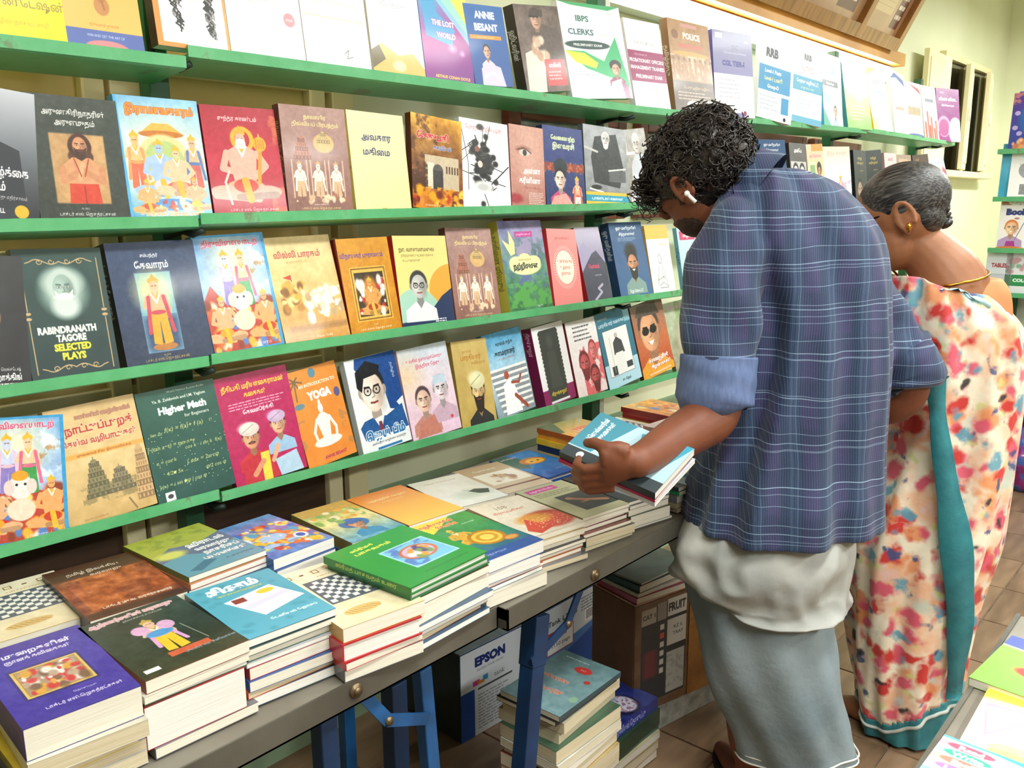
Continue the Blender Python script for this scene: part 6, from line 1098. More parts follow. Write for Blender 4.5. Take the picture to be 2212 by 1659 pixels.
def carton(name, label, FL, w, h, d, yaw, mside, mfront, mtop):
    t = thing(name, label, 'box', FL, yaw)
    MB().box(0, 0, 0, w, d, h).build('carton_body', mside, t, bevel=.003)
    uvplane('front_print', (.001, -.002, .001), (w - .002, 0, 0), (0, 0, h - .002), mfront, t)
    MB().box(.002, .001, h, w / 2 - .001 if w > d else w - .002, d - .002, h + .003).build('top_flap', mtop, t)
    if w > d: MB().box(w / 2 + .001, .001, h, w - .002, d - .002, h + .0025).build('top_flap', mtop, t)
    return t
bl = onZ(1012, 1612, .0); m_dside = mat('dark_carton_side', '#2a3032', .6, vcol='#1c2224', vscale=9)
a1 = onY(992, 1418, 1.42); a2 = onY(1150, 1327, 1.42); a3 = onY(1306, 1262, 1.42); hb = onY(1230, 1292, 1.42).z
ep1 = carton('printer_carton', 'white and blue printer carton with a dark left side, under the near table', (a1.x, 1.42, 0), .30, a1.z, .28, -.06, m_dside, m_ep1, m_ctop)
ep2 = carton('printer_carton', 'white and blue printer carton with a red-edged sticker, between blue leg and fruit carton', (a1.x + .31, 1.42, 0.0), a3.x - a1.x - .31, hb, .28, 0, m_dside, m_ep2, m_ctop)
ct = carton('fruit_carton', 'taped brown fruit carton reading FRU beside the man\'s lungi', (onY(1372, 1290, 1.08).x, 1.08, .085), .36, .30, .16, -.24, m_card, m_fruit, m_card)
tp = MB(); tp.box(.19, -.004, 0, .36, -.001, .302); tp.box(-.002, -.004, .302, .362, .16, .306); tp.build('packing_tape', m_tape, ct)
bx = carton('small_carton', 'small white-labelled carton under the brown fruit carton', (onY(1372, 1290, 1.08).x + .03, 1.09, 0), .34, .084, .15, -.2, m_card, mat('white_label', '#b8bab4', .6, vcol='#8c8e88', vscale=30), m_card)
cx0 = onY(1372, 1290, 1.08).x
for i, (c_, th, dx) in enumerate((('#a82848', .016, .0), ('#c0b8a8', .010, .005), ('#1c4038', .018, .012), ('#8c9498', .006, .02))):
    z_ = .392 + [0, .016, .026, .044][i]
    t = thing('book', '%s book lying on the taped fruit carton, %s' % (('crimson', 'pale', 'dark green', 'thin grey')[i], ('lowest of four', 'above the crimson one', 'third from below', 'topmost')[i]), 'book', (cx0 + .0 + dx, 1.075, z_), .05 * i - .25, group='books on the fruit carton')
    book(t, .215, .15, th - .0004, c_, 0)
# grey-green book on its pile, spine towards the aisle
def sstack(name, FLx, FLy, z, yaw, key, lab, lst, nick, grp, w=.15, h=.215):
    # spine faces the aisle: cover turned a quarter
    q = random.Random(len(name)); zt = z; i = 0; todo = list(lst); items = []
    while zt > .004:
        c, th, pg, hd = todo.pop(0) if todo else (q.choice(RC), q.choice((.018, .024, .03, .036)), q.choice((0, 1, 3)), False)
        if zt - th < .004: th = zt
        items.append((c, th, pg, hd)); zt -= th
    zt = z
    for i, (c, th, pg, hd) in enumerate(items):
        dx, dy, da = (0, 0, 0) if not i else (q.uniform(-.01, .01), q.uniform(-.008, .008), q.uniform(-.06, .06))
        flip = i > 0 and c not in ('#141418', '#28307c', '#1c3c20', '#2c6468')
        L_ = lab if i == 0 else '%s-covered book, %s from the top under the %s' % (cname(c), ORD[i], nick)
        t = thing('book', L_, 'book', (FLx + dx, FLy + dy, zt - th), yaw + da, group=grp)
        e = bpy.data.objects.new('turn', None)
        if flip: t.matrix_world = Matrix.Translation((FLx + dx, FLy + dy + w, zt - th)) @ Matrix.Rotation(yaw + da - pi / 2, 4, 'Z')
        else: t.matrix_world = Matrix.Translation((FLx + dx + h, FLy + dy, zt - th)) @ Matrix.Rotation(yaw + da + pi / 2, 4, 'Z')
        bpy.data.objects.remove(e)
        book(t, w, h, th - .0004, key if (i == 0 and key) else c, pg, bool(hd)); zt -= th
a_ = onZ(1205, 1562, .37); sstack('pileA', a_.x - .0, a_.y, .385, .02, 't_grey2', 'grey-green book with red Tamil title on the tall pile behind the blue leg', [('#3c4c50', .012, 1, 0), ('#141418', .010, 1, 0), ('#c8c0a8', .024, 3, 0), ('#d8d0b8', .026, 3, 0)], 'grey-green title book', 'tall pile of books under the table')
b2 = onZ(1312, 1600, .155); sstack('pileBB', b2.x, b2.y, .165, -.02, 't_navyf', 'navy science book with white circles on the low floor pile by the lungi', [('#28307c', .030, 0, 0), ('#1c3c20', .045, 0, 0), ('#2c6468', .012, 2, 0), ('#d8d0a0', .02, 2, 0)], 'navy science book', 'low pile of books on the floor')
pp = onZ(500, 1640, .05)
for i in range(3):
    t = thing('magazine', ('white magazine', 'pale blue magazine', 'red-edged magazine')[i] + ' lying on the floor under the near table', 'magazine', (.62 + .02 * i, 1.35 + .03 * i, .001 + .006 * i), .4 * i); book(t, .2, .27, .0055, ('#dcdcdc', '#9cc0dc', '#d86c5c')[i], 2)

# ------------------------------------------------------------------ far rack at the end of the aisle
XR = 5.0
rk = thing('magazine_rack', 'green shelved rack of children\'s books facing the aisle at the far right', 'rack', (XR, 0, 0))
m_pale = mat('rack_back', '#dfe0d0', .6)
zr = [onX(2180, y, XR).z for y in (327, 430, 541, 637)]; yL = 1.13
for i, z in enumerate(zr):
    MB().box(-.01, -.9, z - .012, .2, yL - .02 * (i == 2), z).box(-.014, -.9, z - .012, -.01, yL, z + .012).build('shelf', m_green, rk)
MB().box(.2, -.9, .0, .215, yL - .05, zr[0] + .3).build('back_board', m_pale, rk)
for y in (yL - .12, .1, -.85): MB().box(.16, y, 0, .2, y + .035, zr[0] + .3).build('post', m_dgreen, rk)
def rbook(key, lab, ypx_l, row, w, h, th=.008, dz=0, lean=.12, y=None):
    yy = onX(ypx_l, 400, XR).y if y is None else y
    t = thing('childrens_book', lab, 'book', group='children\'s books on the far rack')
    t.matrix_world = Matrix.Translation((XR + .0 + dz, yy, zr[row] + .001)) @ Matrix.Rotation(-pi / 2, 4, 'Z') @ Matrix.Rotation(pi / 2 - lean, 4, 'X') @ Matrix.Translation((0, 0, -th))
    book(t, w, h, th, key, 2)
rbook('k_fab', 'purple and blue book of 101 fables on the top row of the far rack', 2168, 0, .21, .28)
rbook('#7c5ca8', 'mauve book behind the fables book on the far rack', 2178, 0, .2, .285, .006, .02, .06)
rbook('#3cb4dc', 'cyan book at the left end of the second row of the far rack', 2156, 1, .1, .27, .006, .012, .08)
rbook('k_pencil', 'white book titled PENCIL SHADING on the far rack', 2177, 1, .2, .255)
rbook('k_book', 'white book reading Book with a drawn orange-haired child', 2164, 2, .2, .255)
rbook('k_tables', 'pale grey book reading TABLES on the lowest row of the far rack', 2146, 3, .12, .225)
rbook('k_tab2', 'white and green book at the frame edge, lowest row of the far rack', 2190, 3, .18, .225)
for i, (r_, k_) in enumerate(((0, 'k_green'), (1, 'k_write'), (2, 'k_yellow'), (3, 'k_fab'))):
    rbook(k_, ('green picture book', 'white spelling book', 'yellow kitchen book', 'purple fables book')[i] + ' beyond the frame edge on the far rack', 0, r_, .2, .25, y=.82)
zst = .46
cbx = thing('cabinet', 'black cabinet under the far rack', 'cabinet', (4.72, 0, 0)); m_blk = mat('black_cloth', '#0f1418', .7, vcol='#161c22', vscale=8)
ca = onX(2158, 790, 4.72)
MB().box(0, -.9, 0, .26, ca.y, ca.z).build('cabinet_body', m_blk, cbx, bevel=.006); MB().box(-.01, -.9, ca.z, .27, ca.y + .01, ca.z + .012).build('cabinet_top', m_blk, cbx)
for i in range(9):
    t = thing('magazine', 'magazine lying in the pile on the black cabinet, ' + ('topmost' if i == 8 else ORD[8 - i] + ' from the top'), 'magazine', (4.98, ca.y - .22 + .01 * (i % 3), ca.z + .013 + .014 * i), pi / 2 + .04 * (i % 3) - .04, group='magazines on the black cabinet')
    book(t, .21, .24, .0125, ('#d8c0c8', '#c8ccd8', '#e0b0a8', '#d8d8dc', '#b07c8c', '#ccd4dc', '#d8d0c0', '#c87c84', '#dcd8e0')[i], 2)
bg = MB(); P = onX(2200, 985, 4.6)
rings = []
for k in range(9):
    t_ = k / 8; r_ = .11 * sin(pi * (.12 + .8 * t_)) ** .6; rings.append(((4.62, P.y - .03, .0 + .3 * t_ + .002), (r_ * (1 + .1 * sin(k * 2)), 0, 0), (0, r_ * 1.15, 0)))
bg.loft(rings, 20); 
for i, v in enumerate(bg.v):
    n_ = noise.noise(Vector(v) * 14) * .02; bg.v[i] = (v[0] + n_, v[1] - n_, max(.001, v[2]))
o = bg.build('plastic_bag', mat('purple_plastic', '#8c2470', .18, vcol='#3c5ca0', vscale=14, bump=.5, bscale=18, coat=.6, vlo=.45, vhi=.55)); tag(o, 'crumpled purple and blue plastic bag on the tiles by the black cabinet', 'bag')

# ------------------------------------------------------------------ near display table, bottom right
FZ = .74
ft = thing('display_table', 'near display table with children\'s books at the bottom right corner', 'table', (.9, 0, 0))
m_clear = mat('glass_sheet', '#e8eeee', .05, coat=1, spec=.8); e0 = onZ(2055, 1592, FZ)
MB().box(-.7, -.75, FZ - .025, .52, e0.y + .01, FZ).build('table_top', m_top, ft, bevel=.003)
MB().box(-.7, e0.y + .008, FZ - .03, .52, e0.y + .014, FZ + .002).build('edge_trim', m_steel, ft)
for x in (-.62, .46):
    for y in (-.7, .16): MB().box(x, y, 0, x + .03, y + .03, FZ - .025).build('leg', m_iron, ft)
def fbook(key, lab, px, py, w, h, th, rot=0, z=FZ + .001, kind='book'):
    p = onZ(px, py, z + th); M = Matrix.Rotation(-pi / 2 + rot, 4, 'Z'); off = M @ Vector((0, h, 0))
    t = thing('childrens_book', lab, 'book', (p.x - off.x, p.y - off.y, z), -pi / 2 + rot, group='children\'s books on the near table'); book(t, w, h, th, key, 2)
fbook('k_green', 'green picture book with a red splash, farthest on the near display table', 2186, 1372, .21, .16, .012, -.10)
fbook('k_yellow', 'yellow and grey picture book with a kitchen scene on the near table', 2160, 1441, .26, .26, .006, .02)
fbook('k_write', 'white workbook with coloured tabs reading Read, Write, Spell', 2040, 1586, .22, .28, .006, -.03, FZ + .008)
fbook('#7a2050', 'maroon and navy book partly under the white spelling workbook', 2085, 1592, .2, .27, .004, -.12, FZ + .0075 - .006)
# ------------------------------------------------------------------ people
def interp(spec, m):
    """Catmull-Rom through rows of numbers"""
    A_ = np.array(spec, float); n = len(A_); out = []
    for i in range(m):
        t = i / (m - 1) * (n - 1); k = min(int(t), n - 2); u = t - k
        p0, p1, p2, p3 = A_[max(k - 1, 0)], A_[k], A_[k + 1], A_[min(k + 2, n - 1)]
        out.append(.5 * ((2 * p1) + (-p0 + p2) * u + (2 * p0 - 5 * p1 + 4 * p2 - p3) * u * u + (-p0 + 3 * p1 - 3 * p2 + p3) * u ** 3))
    return out
def drape(mb, spec, n=96, m=50, fold=None, ax=None, ay=None, caps=True):
    ax = ax or rt; ay = ay or fh; rows = interp(spec, m); vs = []
    for j, (px, py, D, hw, hd) in enumerate(rows):
        c_ = at(px, py, D)
        for k in range(n):
            th = 2 * pi * k / n; f_ = fold(th, j / (m - 1)) if fold else (0, 0)
            vs.append(c_ + ax * (cos(th) * (hw + f_[0])) + ay * (sin(th) * (hd + f_[0])) + zup * f_[1])
    fs = [(i * n + k, (i + 1) * n + k, (i + 1) * n + (k + 1) % n, i * n + (k + 1) % n) for i in range(m - 1) for k in range(n)]
    if caps: fs += [tuple(range(n)), tuple(range((m - 1) * n, m * n))[::-1]]
    mb.add(vs, fs, 0, True); return mb
def limb(mb, pts, n=20, m=16):
    """pts rows (px,py,D,r) -> tapered round limb"""
    rows = interp(pts, m); P = [at(r_[0], r_[1], r_[2]) for r_ in rows]; mb.tube(P, [r_[3] for r_ in rows], n); 
    for q in (0, -1): r_ = rows[q][3]; mb.ell(P[q], (r_, 0, 0), (0, r_, 0), (0, 0, r_), 12, 8)
    return mb
def wlimb(mb, pts, n=12, m=12):
    """rows (x,y,z,r) in world metres"""
    rows = interp(pts, m); P = [Vector(r_[:3]) for r_ in rows]; mb.tube(P, [float(r_[3]) for r_ in rows], n)
    for q in (0, -1): r_ = float(rows[q][3]); mb.ell(P[q], (r_, 0, 0), (0, r_, 0), (0, 0, r_), 10, 6)
    return mb
def fuse(mb, name, m, parent, voxel=.006, smooth=4, fac=.5):
    """union of the overlapping solids as one continuous surface"""
    base = parent.location
    tmp = mb.build(name + '_tmp', m, None); tmp.data.materials.clear()
    md = tmp.modifiers.new('r', 'REMESH'); md.mode = 'VOXEL'; md.voxel_size = voxel; md.use_smooth_shade = True
    if smooth: sm_ = tmp.modifiers.new('s', 'SMOOTH'); sm_.iterations = smooth; sm_.factor = fac
    me = bpy.data.meshes.new_from_object(tmp.evaluated_get(bpy.context.evaluated_depsgraph_get()))
    me.name = name; td = tmp.data; bpy.data.objects.remove(tmp); bpy.data.meshes.remove(td)
    me.transform(Matrix.Translation(-Vector(base))); me.materials.append(m)
    me.polygons.foreach_set('use_smooth', [True] * len(me.polygons))
    o = bpy.data.objects.new(name, me); COL.objects.link(o); o.parent = parent; return o
def bl(mb, name, m, parent, **k): return mb.build(name, m, parent, base=parent.location, **k)

def skinmat(name, col, dark, rough=.45):
    m = mat(name, col, rough, vcol=dark, vscale=9, bump=.06, bscale=60, vlo=.3, vhi=.8); b = m.node_tree.nodes['Principled BSDF']
    b.inputs['Subsurface Weight'].default_value = .08; b.inputs['Subsurface Radius'].default_value = (.01, .004, .002); return m
sk_m = skinmat('brown_skin', '#80492f', '#6a3820', .55); sk_w = skinmat('warm_brown_skin', '#a06a46', '#8c5838', .5)
m_hair = mat('black_hair', '#14100e', .32, vcol='#2a211c', vscale=30, bump=.4, bscale=90)

# plaid shirt cloth ---------------------------------------------------
def stripes(nt, src, period, width, phase=0.0, soft=.25):
    N, L = nt.nodes, nt.links
    a = N.new('ShaderNodeMath'); a.operation = 'MULTIPLY_ADD'; a.inputs[1].default_value = 1 / period; a.inputs[2].default_value = phase + 50; L.new(src, a.inputs[0])
    f = N.new('ShaderNodeMath'); f.operation = 'FRACT'; L.new(a.outputs[0], f.inputs[0])
    d = N.new('ShaderNodeMath'); d.operation = 'SUBTRACT'; d.inputs[1].default_value = .5; L.new(f.outputs[0], d.inputs[0])
    b = N.new('ShaderNodeMath'); b.operation = 'ABSOLUTE'; L.new(d.outputs[0], b.inputs[0])
    r = N.new('ShaderNodeMapRange'); w_ = width / period / 2; r.inputs['From Min'].default_value = w_ * (1 + soft); r.inputs['From Max'].default_value = w_ * (1 - soft); L.new(b.outputs[0], r.inputs['Value'])
    return r.outputs[0]
def mixc(nt, fac, c, prev, strength=1.0):
    N, L = nt.nodes, nt.links; m = N.new('ShaderNodeMix'); m.data_type = 'RGBA'
    s_ = N.new('ShaderNodeMath'); s_.operation = 'MULTIPLY'; s_.inputs[1].default_value = strength; L.new(fac, s_.inputs[0]); L.new(s_.outputs[0], m.inputs[0])
    if isinstance(prev, tuple): m.inputs[6].default_value = prev
    else: L.new(prev, m.inputs[6])
    m.inputs[7].default_value = (*lin(c), 1); return m.outputs[2]
def clothbase(name, rough=.8):
    m = bpy.data.materials.new(name); m.use_nodes = True; nt = m.node_tree; b = nt.nodes['Principled BSDF']; b.inputs['Roughness'].default_value = rough
    b.inputs['Sheen Weight'].default_value = .15; tc = nt.nodes.new('ShaderNodeTexCoord'); mp = nt.nodes.new('ShaderNodeMapping'); nt.links.new(tc.outputs['Object'], mp.inputs[0])
    return m, nt, b, mp
m_plaid, nt, b, mp = clothbase('plaid_cotton', .75); N, L = nt.nodes, nt.links
mp.inputs['Rotation'].default_value = (0, 0, -atan2(rt.y, rt.x))
dn = N.new('ShaderNodeTexNoise'); dn.inputs['Scale'].default_value = 5; L.new(mp.outputs[0], dn.inputs['Vector'])
dv = N.new('ShaderNodeVectorMath'); dv.operation = 'MULTIPLY_ADD'; dv.inputs[1].default_value = (.03, 0, .025); L.new(dn.outputs['Color'], dv.inputs[0]); L.new(mp.outputs[0], dv.inputs[2])
sx = N.new('ShaderNodeSeparateXYZ'); L.new(dv.outputs[0], sx.inputs[0]); X_, Z_ = sx.outputs[0], sx.outputs[2]
col = mixc(nt, stripes(nt, X_, .072, .030, .2), '#35305a', (*lin('#16294a'), 1), .8)
col = mixc(nt, stripes(nt, Z_, .088, .034, .1), '#152746', col, .55)
col = mixc(nt, stripes(nt, X_, .0048, .0012), '#5f7894', col, .26)
col = mixc(nt, stripes(nt, X_, .072, .022, .62), '#506c90', col, .12)
for p, w_, ph, s_ in ((.036, .0012, 0, .42), (.088, .0016, .3, .55), (.088, .0012, .45, .4)): col = mixc(nt, stripes(nt, Z_, p, w_, ph), '#9fb9d0', col, s_)
for p, w_, ph, s_ in ((.072, .0012, .55, .22), (.072, .0010, .7, .18)): col = mixc(nt, stripes(nt, X_, p, w_, ph), '#9fb0cc', col, s_)
L.new(col, b.inputs['Base Color'])
n2 = N.new('ShaderNodeTexNoise'); n2.inputs['Scale'].default_value = 220; bp = N.new('ShaderNodeBump'); bp.inputs['Strength'].default_value = .12; bp.inputs['Distance'].default_value = .01; L.new(n2.outputs['Fac'], bp.inputs['Height']); L.new(bp.outputs[0], b.inputs['Normal'])
m_cuff = mat('turned_up_cuff_lining', '#62739a', .8, vcol='#53658c', vscale=120, stretch=(1, 1, .2), bump=.1, bscale=200)
# floral sari -----------------------------------------------------------
m_sari, nt, b, mp = clothbase('floral_georgette', .6); N, L = nt.nodes, nt.links
nz = N.new('ShaderNodeTexNoise'); nz.inputs['Scale'].default_value = 9; nz.inputs['Detail'].default_value = 3; L.new(mp.outputs[0], nz.inputs['Vector'])
rp = N.new('ShaderNodeValToRGB'); e = rp.color_ramp.elements; e[0].position = .36; e[0].color = (*lin('#ecdfc4'), 1); e[1].position = .62; e[1].color = (*lin('#eab48e'), 1); x_ = e.new(.46); x_.color = (*lin('#f0e4cc'), 1); x_ = e.new(.7); x_.color = (*lin('#e8c0b8'), 1); L.new(nz.outputs['Fac'], rp.inputs[0]); col = rp.outputs[0]
for i, (cc, sc, th0, th1, dist, s_) in enumerate((('#b9cfc4', 9, .22, .14, .10, .8), ('#e08a50', 10, .24, .2, .10, .9), ('#c9d07c', 14, .14, .1, .09, .7), ('#d8506a', 13, .24, .19, .09, .95), ('#c8342e', 12, .23, .19, .085, 1), ('#4c97ac', 11, .17, .13, .09, .9), ('#28487c', 12, .13, .10, .09, .9), ('#1d2228', 9, .085, .06, .06, .95))):
    nn = N.new('ShaderNodeTexNoise'); nn.inputs['Scale'].default_value = 11 + i * 1.3; nn.inputs['Detail'].default_value = 3; L.new(mp.outputs[0], nn.inputs['Vector'])
    ad = N.new('ShaderNodeVectorMath'); ad.operation = 'MULTIPLY_ADD'; ad.inputs[1].default_value = (dist, dist, dist); L.new(nn.outputs['Color'], ad.inputs[0])
    of = N.new('ShaderNodeVectorMath'); of.operation = 'ADD'; of.inputs[1].default_value = (i * 3.7, i * 1.9, i * 5.1); L.new(mp.outputs[0], of.inputs[0]); L.new(of.outputs[0], ad.inputs[2])
    vo = N.new('ShaderNodeTexVoronoi'); vo.inputs['Scale'].default_value = sc * 1.2; L.new(ad.outputs[0], vo.inputs['Vector'])
    mr = N.new('ShaderNodeMapRange'); mr.inputs['From Min'].default_value = th0 * 1.75; mr.inputs['From Max'].default_value = th1 * 1.25; L.new(vo.outputs['Distance'], mr.inputs['Value'])
    col = mixc(nt, mr.outputs[0], cc, col, s_)
L.new(col, b.inputs['Base Color']); nn = N.new('ShaderNodeTexNoise'); nn.inputs['Scale'].default_value = 30; L.new(mp.outputs[0], nn.inputs['Vector']); bp = N.new('ShaderNodeBump'); bp.inputs['Strength'].default_value = .2; bp.inputs['Distance'].default_value = .01; L.new(nn.outputs['Fac'], bp.inputs['Height']); L.new(bp.outputs[0], b.inputs['Normal'])
m_teal = mat('teal_satin_border', '#2f7f86', .42, vcol='#256a74', vscale=18, bump=.12, bscale=90)
m_ltop = mat('grey_white_cotton', '#bcbcb4', .85, vcol='#9c9e9a', vscale=7, bump=.25, bscale=22)
m_lung = mat('blue_grey_cotton', '#74848b', .85, vcol='#909da2', vscale=5, bump=.15, bscale=70)

def head(mb, c, Hu, Hf, k=1.0):
    """skull, jaw, nose, brow, lips; returns side axis pointing to the person's left"""
    Hu = Hu.normalized(); Hf = (Hf - Hu * Hf.dot(Hu)).normalized(); Hs = Hu.cross(Hf)     # left-hand side
    mb.ell(c + Hu * .025 * k - Hf * .012 * k, Hf * .096 * k, Hs * .076 * k, Hu * .092 * k, 20, 14)
    mb.ell(c - Hu * .030 * k + Hf * .022 * k, Hf * .066 * k, Hs * .062 * k, Hu * .078 * k, 18, 12)
    mb.ell(c - Hu * .082 * k + Hf * .052 * k, Hf * .026 * k, Hs * .03 * k, Hu * .022 * k, 12, 8)
    mb.tube([c + Hu * .02 * k + Hf * .085 * k, c - Hu * .008 * k + Hf * .096 * k, c - Hu * .024 * k + Hf * .106 * k], [.008 * k, .011 * k, .014 * k], 10)
    mb.ell(c - Hu * .026 * k + Hf * .096 * k, Hf * .012 * k, Hs * .017 * k, Hu * .009 * k, 10, 6)
    for s in (-1, 1):
        mb.ell(c + Hu * .026 * k + Hf * .076 * k + Hs * s * .032 * k, Hf * .012 * k, Hs * .024 * k, Hu * .007 * k, 10, 6)
        mb.ell(c - Hu * .012 * k + Hf * .062 * k + Hs * s * .036 * k, Hf * .02 * k, Hs * .02 * k, Hu * .018 * k, 10, 6)
    mb.ell(c - Hu * .05 * k + Hf * .086 * k, Hf * .010 * k, Hs * .024 * k, Hu * .006 * k, 10, 6); mb.ell(c - Hu * .060 * k + Hf * .083 * k, Hf * .010 * k, Hs * .02 * k, Hu * .006 * k, 10, 6)
    return Hu, Hf, Hs
def ear(mb, c, Hu, Hf, Hs, k=1.0):
    pts = []
    for i in range(13):
        a = -.7 + i / 12 * 4.6; r_ = (.030 - .006 * (i / 12)) * k
        pts.append(c + Hu * (r_ * sin(a) * 1.1) - Hf * (r_ * .62 * cos(a - .2) * -1) * 1 + Hs * (.006 + .008 * max(0, sin(a))) * k)
    mb.tube(pts, [.0052 * k] * 13, 8); mb.ell(c + Hs * .001, Hf * .017 * k, Hs * .009 * k, Hu * .027 * k, 12, 8); mb.ell(c - Hu * .027 * k + Hf * .004 * k + Hs * .004, Hf * .009 * k, Hs * .005 * k, Hu * .010 * k, 10, 6)
def eyes(parent, c, Hu, Hf, Hs, k=1.0):
    for s in (-1, 1):
        p = c + Hu * .012 * k + Hf * .078 * k + Hs * s * .032 * k; mb = MB(); mb.ell(p, Hf * .010 * k, Hs * .014 * k, Hu * .007 * k, 12, 8); bl(mb, 'eye', mat('eye_white', '#e8e0d8', .2), parent)
        mb = MB(); mb.ell(p + Hf * .0075 * k - Hu * .002, Hf * .003 * k, Hs * .005 * k, Hu * .005 * k, 10, 6); bl(mb, 'iris', mat('dark_iris', '#1c120e', .15), parent)
def fingers(mb, base, dirs, lens, rads, bend, up_, seg=(.45, .3, .25)):
    for b0, d, ln, r_ in zip(base, dirs, lens, rads):
        p = Vector(b0); d = Vector(d).normalized(); P = [p - d * .012]; R_ = [r_]; ang = 0
        for q, s_ in enumerate(seg):
            P.append(p.copy() if q == 0 else p); p = p + d * (ln * s_); rotax = d.cross(up_).normalized(); d = Matrix.Rotation(bend[q], 3, rotax) @ d; R_.append(r_ * (1 - .07 * q)); P[-1] = P[-1]
        P.append(p); R_.append(r_ * .78)
        mb.tube(P, R_, 10); mb.ell(P[-1], (R_[-1], 0, 0), (0, R_[-1], 0), (0, 0, R_[-1]), 8, 6)

# ---- the held books ---------------------------------------------------
HO = at(1415, 1065, 1.434); va = (at(1208, 975, 1.552) - HO); vb = (at(1478, 960, 1.545) - HO)
hy = va.normalized(); hx = (vb - hy * vb.dot(hy)).normalized(); hz = hx.cross(hy)
def heldM(off): 
    o_ = HO + hz * off; return Matrix(((hx.x, hy.x, hz.x, o_.x), (hx.y, hy.y, hz.y, o_.y), (hx.z, hy.z, hz.z, o_.z), (0, 0, 0, 1)))
hl = va.length; hw_ = .14
for i, (c_, th, off, lb) in enumerate((('t_held', .016, -.016, 'pale blue and teal book with a black spine band held in the man\'s hand'), ('#b41c48', .006, -.0225, 'thin crimson book held under the pale blue one in the man\'s hand'), ('#d8dce8', .010, -.033, 'white-covered book lowest of the three held in the man\'s hand'))):
    t = thing('book', lb, 'book', group='books held by the man'); t.matrix_world = heldM(off) @ Matrix.Rotation((0, .02, -.02)[i], 4, 'Z'); book(t, hw_, hl, th - .0004, c_, 2)

# ------------------------------------------------------------------ man
base = at(1690, 1000, 1.80); base.z = 0
man = thing('person', 'man with curly black hair, blue checked shirt and grey lungi, leaning over the table', 'person', base)
body = MB()
hc = at(1507, 388, 1.88)
Hu0 = -rt * .50 + zup * .78 + fh * .16; Hf0 = -rt * .62 - zup * .48 + fh * .50
Hu, Hf, Hs = head(body, hc, Hu0, Hf0, 1.02)
limb(body, [(1650, 440, 1.84, .062), (1605, 412, 1.855, .057), (1565, 398, 1.87, .058)], 20, 8)
ec = at(1481, 408, 1.88 - .068); ear(body, ec, Hu, Hf, -Hs if (hc - CAM).dot(Hs) > 0 and False else Hs, 1.02)
SG = 1 if Hs.dot(fh) < 0 else -1
# torso and legs inside the clothes
drape(body, [(1660, 1180, 1.80, .13, .10), (1700, 1000, 1.80, .12, .09), (1740, 800, 1.81, .115, .09), (1740, 600, 1.83, .13, .09), (1705, 480, 1.84, .12, .08), (1672, 430, 1.84, .07, .06)], 32, 20)
GM = at(1690, 1612, 1.77); GM.z = 0
for dx, dd in ((-.06, .03), (.06, -.02)):
    h0 = at(1652, 1150, 1.80) + rt * dx * .8; ft_ = GM + rt * dx + fh * dd
    wlimb(body, [(*h0, .072), (*(h0.lerp(ft_, .45)), .054), (*(h0.lerp(ft_, .75)), .046), (*(ft_ + zup * .09), .036), (*(ft_ + zup * .045), .04)], 16, 12)
    g_ = fh * .98 - rt * .2; wlimb(body, [(*(ft_ + zup * .035 - g_ * .05), .032), (*(ft_ + zup * .034 + g_ * .06), .034), (*(ft_ + zup * .022 + g_ * .15), .02)], 12, 8)
# left arm and hand
limb(body, [(1590, 535, 1.785, .05), (1560, 680, 1.735, .055), (1552, 840, 1.70, .050), (1540, 898, 1.675, .049), (1500, 925, 1.64, .047), (1450, 955, 1.575, .041), (1400, 985, 1.50, .032), (1375, 997, 1.465, .029)], 20, 30)
w0 = at(1375, 997, 1.465); kn = at(1302, 1012, 1.455); pd = (kn - w0).normalized()
pm = MB(); acr = (hz - pd * hz.dot(pd)).normalized(); thk = pd.cross(acr)
body.loft([(w0, acr * .027, thk * .021), (w0.lerp(kn, .35), acr * .034, thk * .021), (w0.lerp(kn, .75), acr * .041, thk * .018), (kn + pd * .004, acr * .040, thk * .014)], 18)
fwdn = -thk if (-thk).dot(fh) > 0 else thk     # direction from the hand towards the books
for i in range(4):
    b0 = kn + acr * (.020 - .0175 * i) - hz * .004; d0 = (pd * .8 + fwdn * .25 - hz * .15).normalized(); ln = (.078, .084, .080, .064)[i]; r_ = (.0092, .0095, .0092, .0082)[i]
    b0 = b0 - hz * .012
    p1 = b0 + d0 * ln * .42; d1 = (d0 * .35 + fwdn * .9 - hz * .25).normalized(); p2 = p1 + d1 * ln * .33; d2 = (fwdn * .8 - pd * .45 - hz * .1).normalized(); p3 = p2 + d2 * ln * .25
    body.tube([b0 - d0 * .02, b0, p1, p2, p3], [r_ * 1.08, r_ * 1.1, r_, r_ * .93, r_ * .8], 10); body.ell(p3, (r_ * .8, 0, 0), (0, r_ * .8, 0), (0, 0, r_ * .8), 8, 6)
tb0 = w0.lerp(kn, .3) + acr * .026; tp1 = at(1312, 968, 1.45); tp2 = at(1284, 957, 1.468); tp3 = at(1268, 957, 1.488)
body.tube([tb0, tb0.lerp(tp1, .5) + acr * .004, tp1, tp2, tp3], [.017, .0145, .012, .0108, .009], 12); body.ell(tp3, (.009, 0, 0), (0, .009, 0), (0, 0, .009), 8, 6)
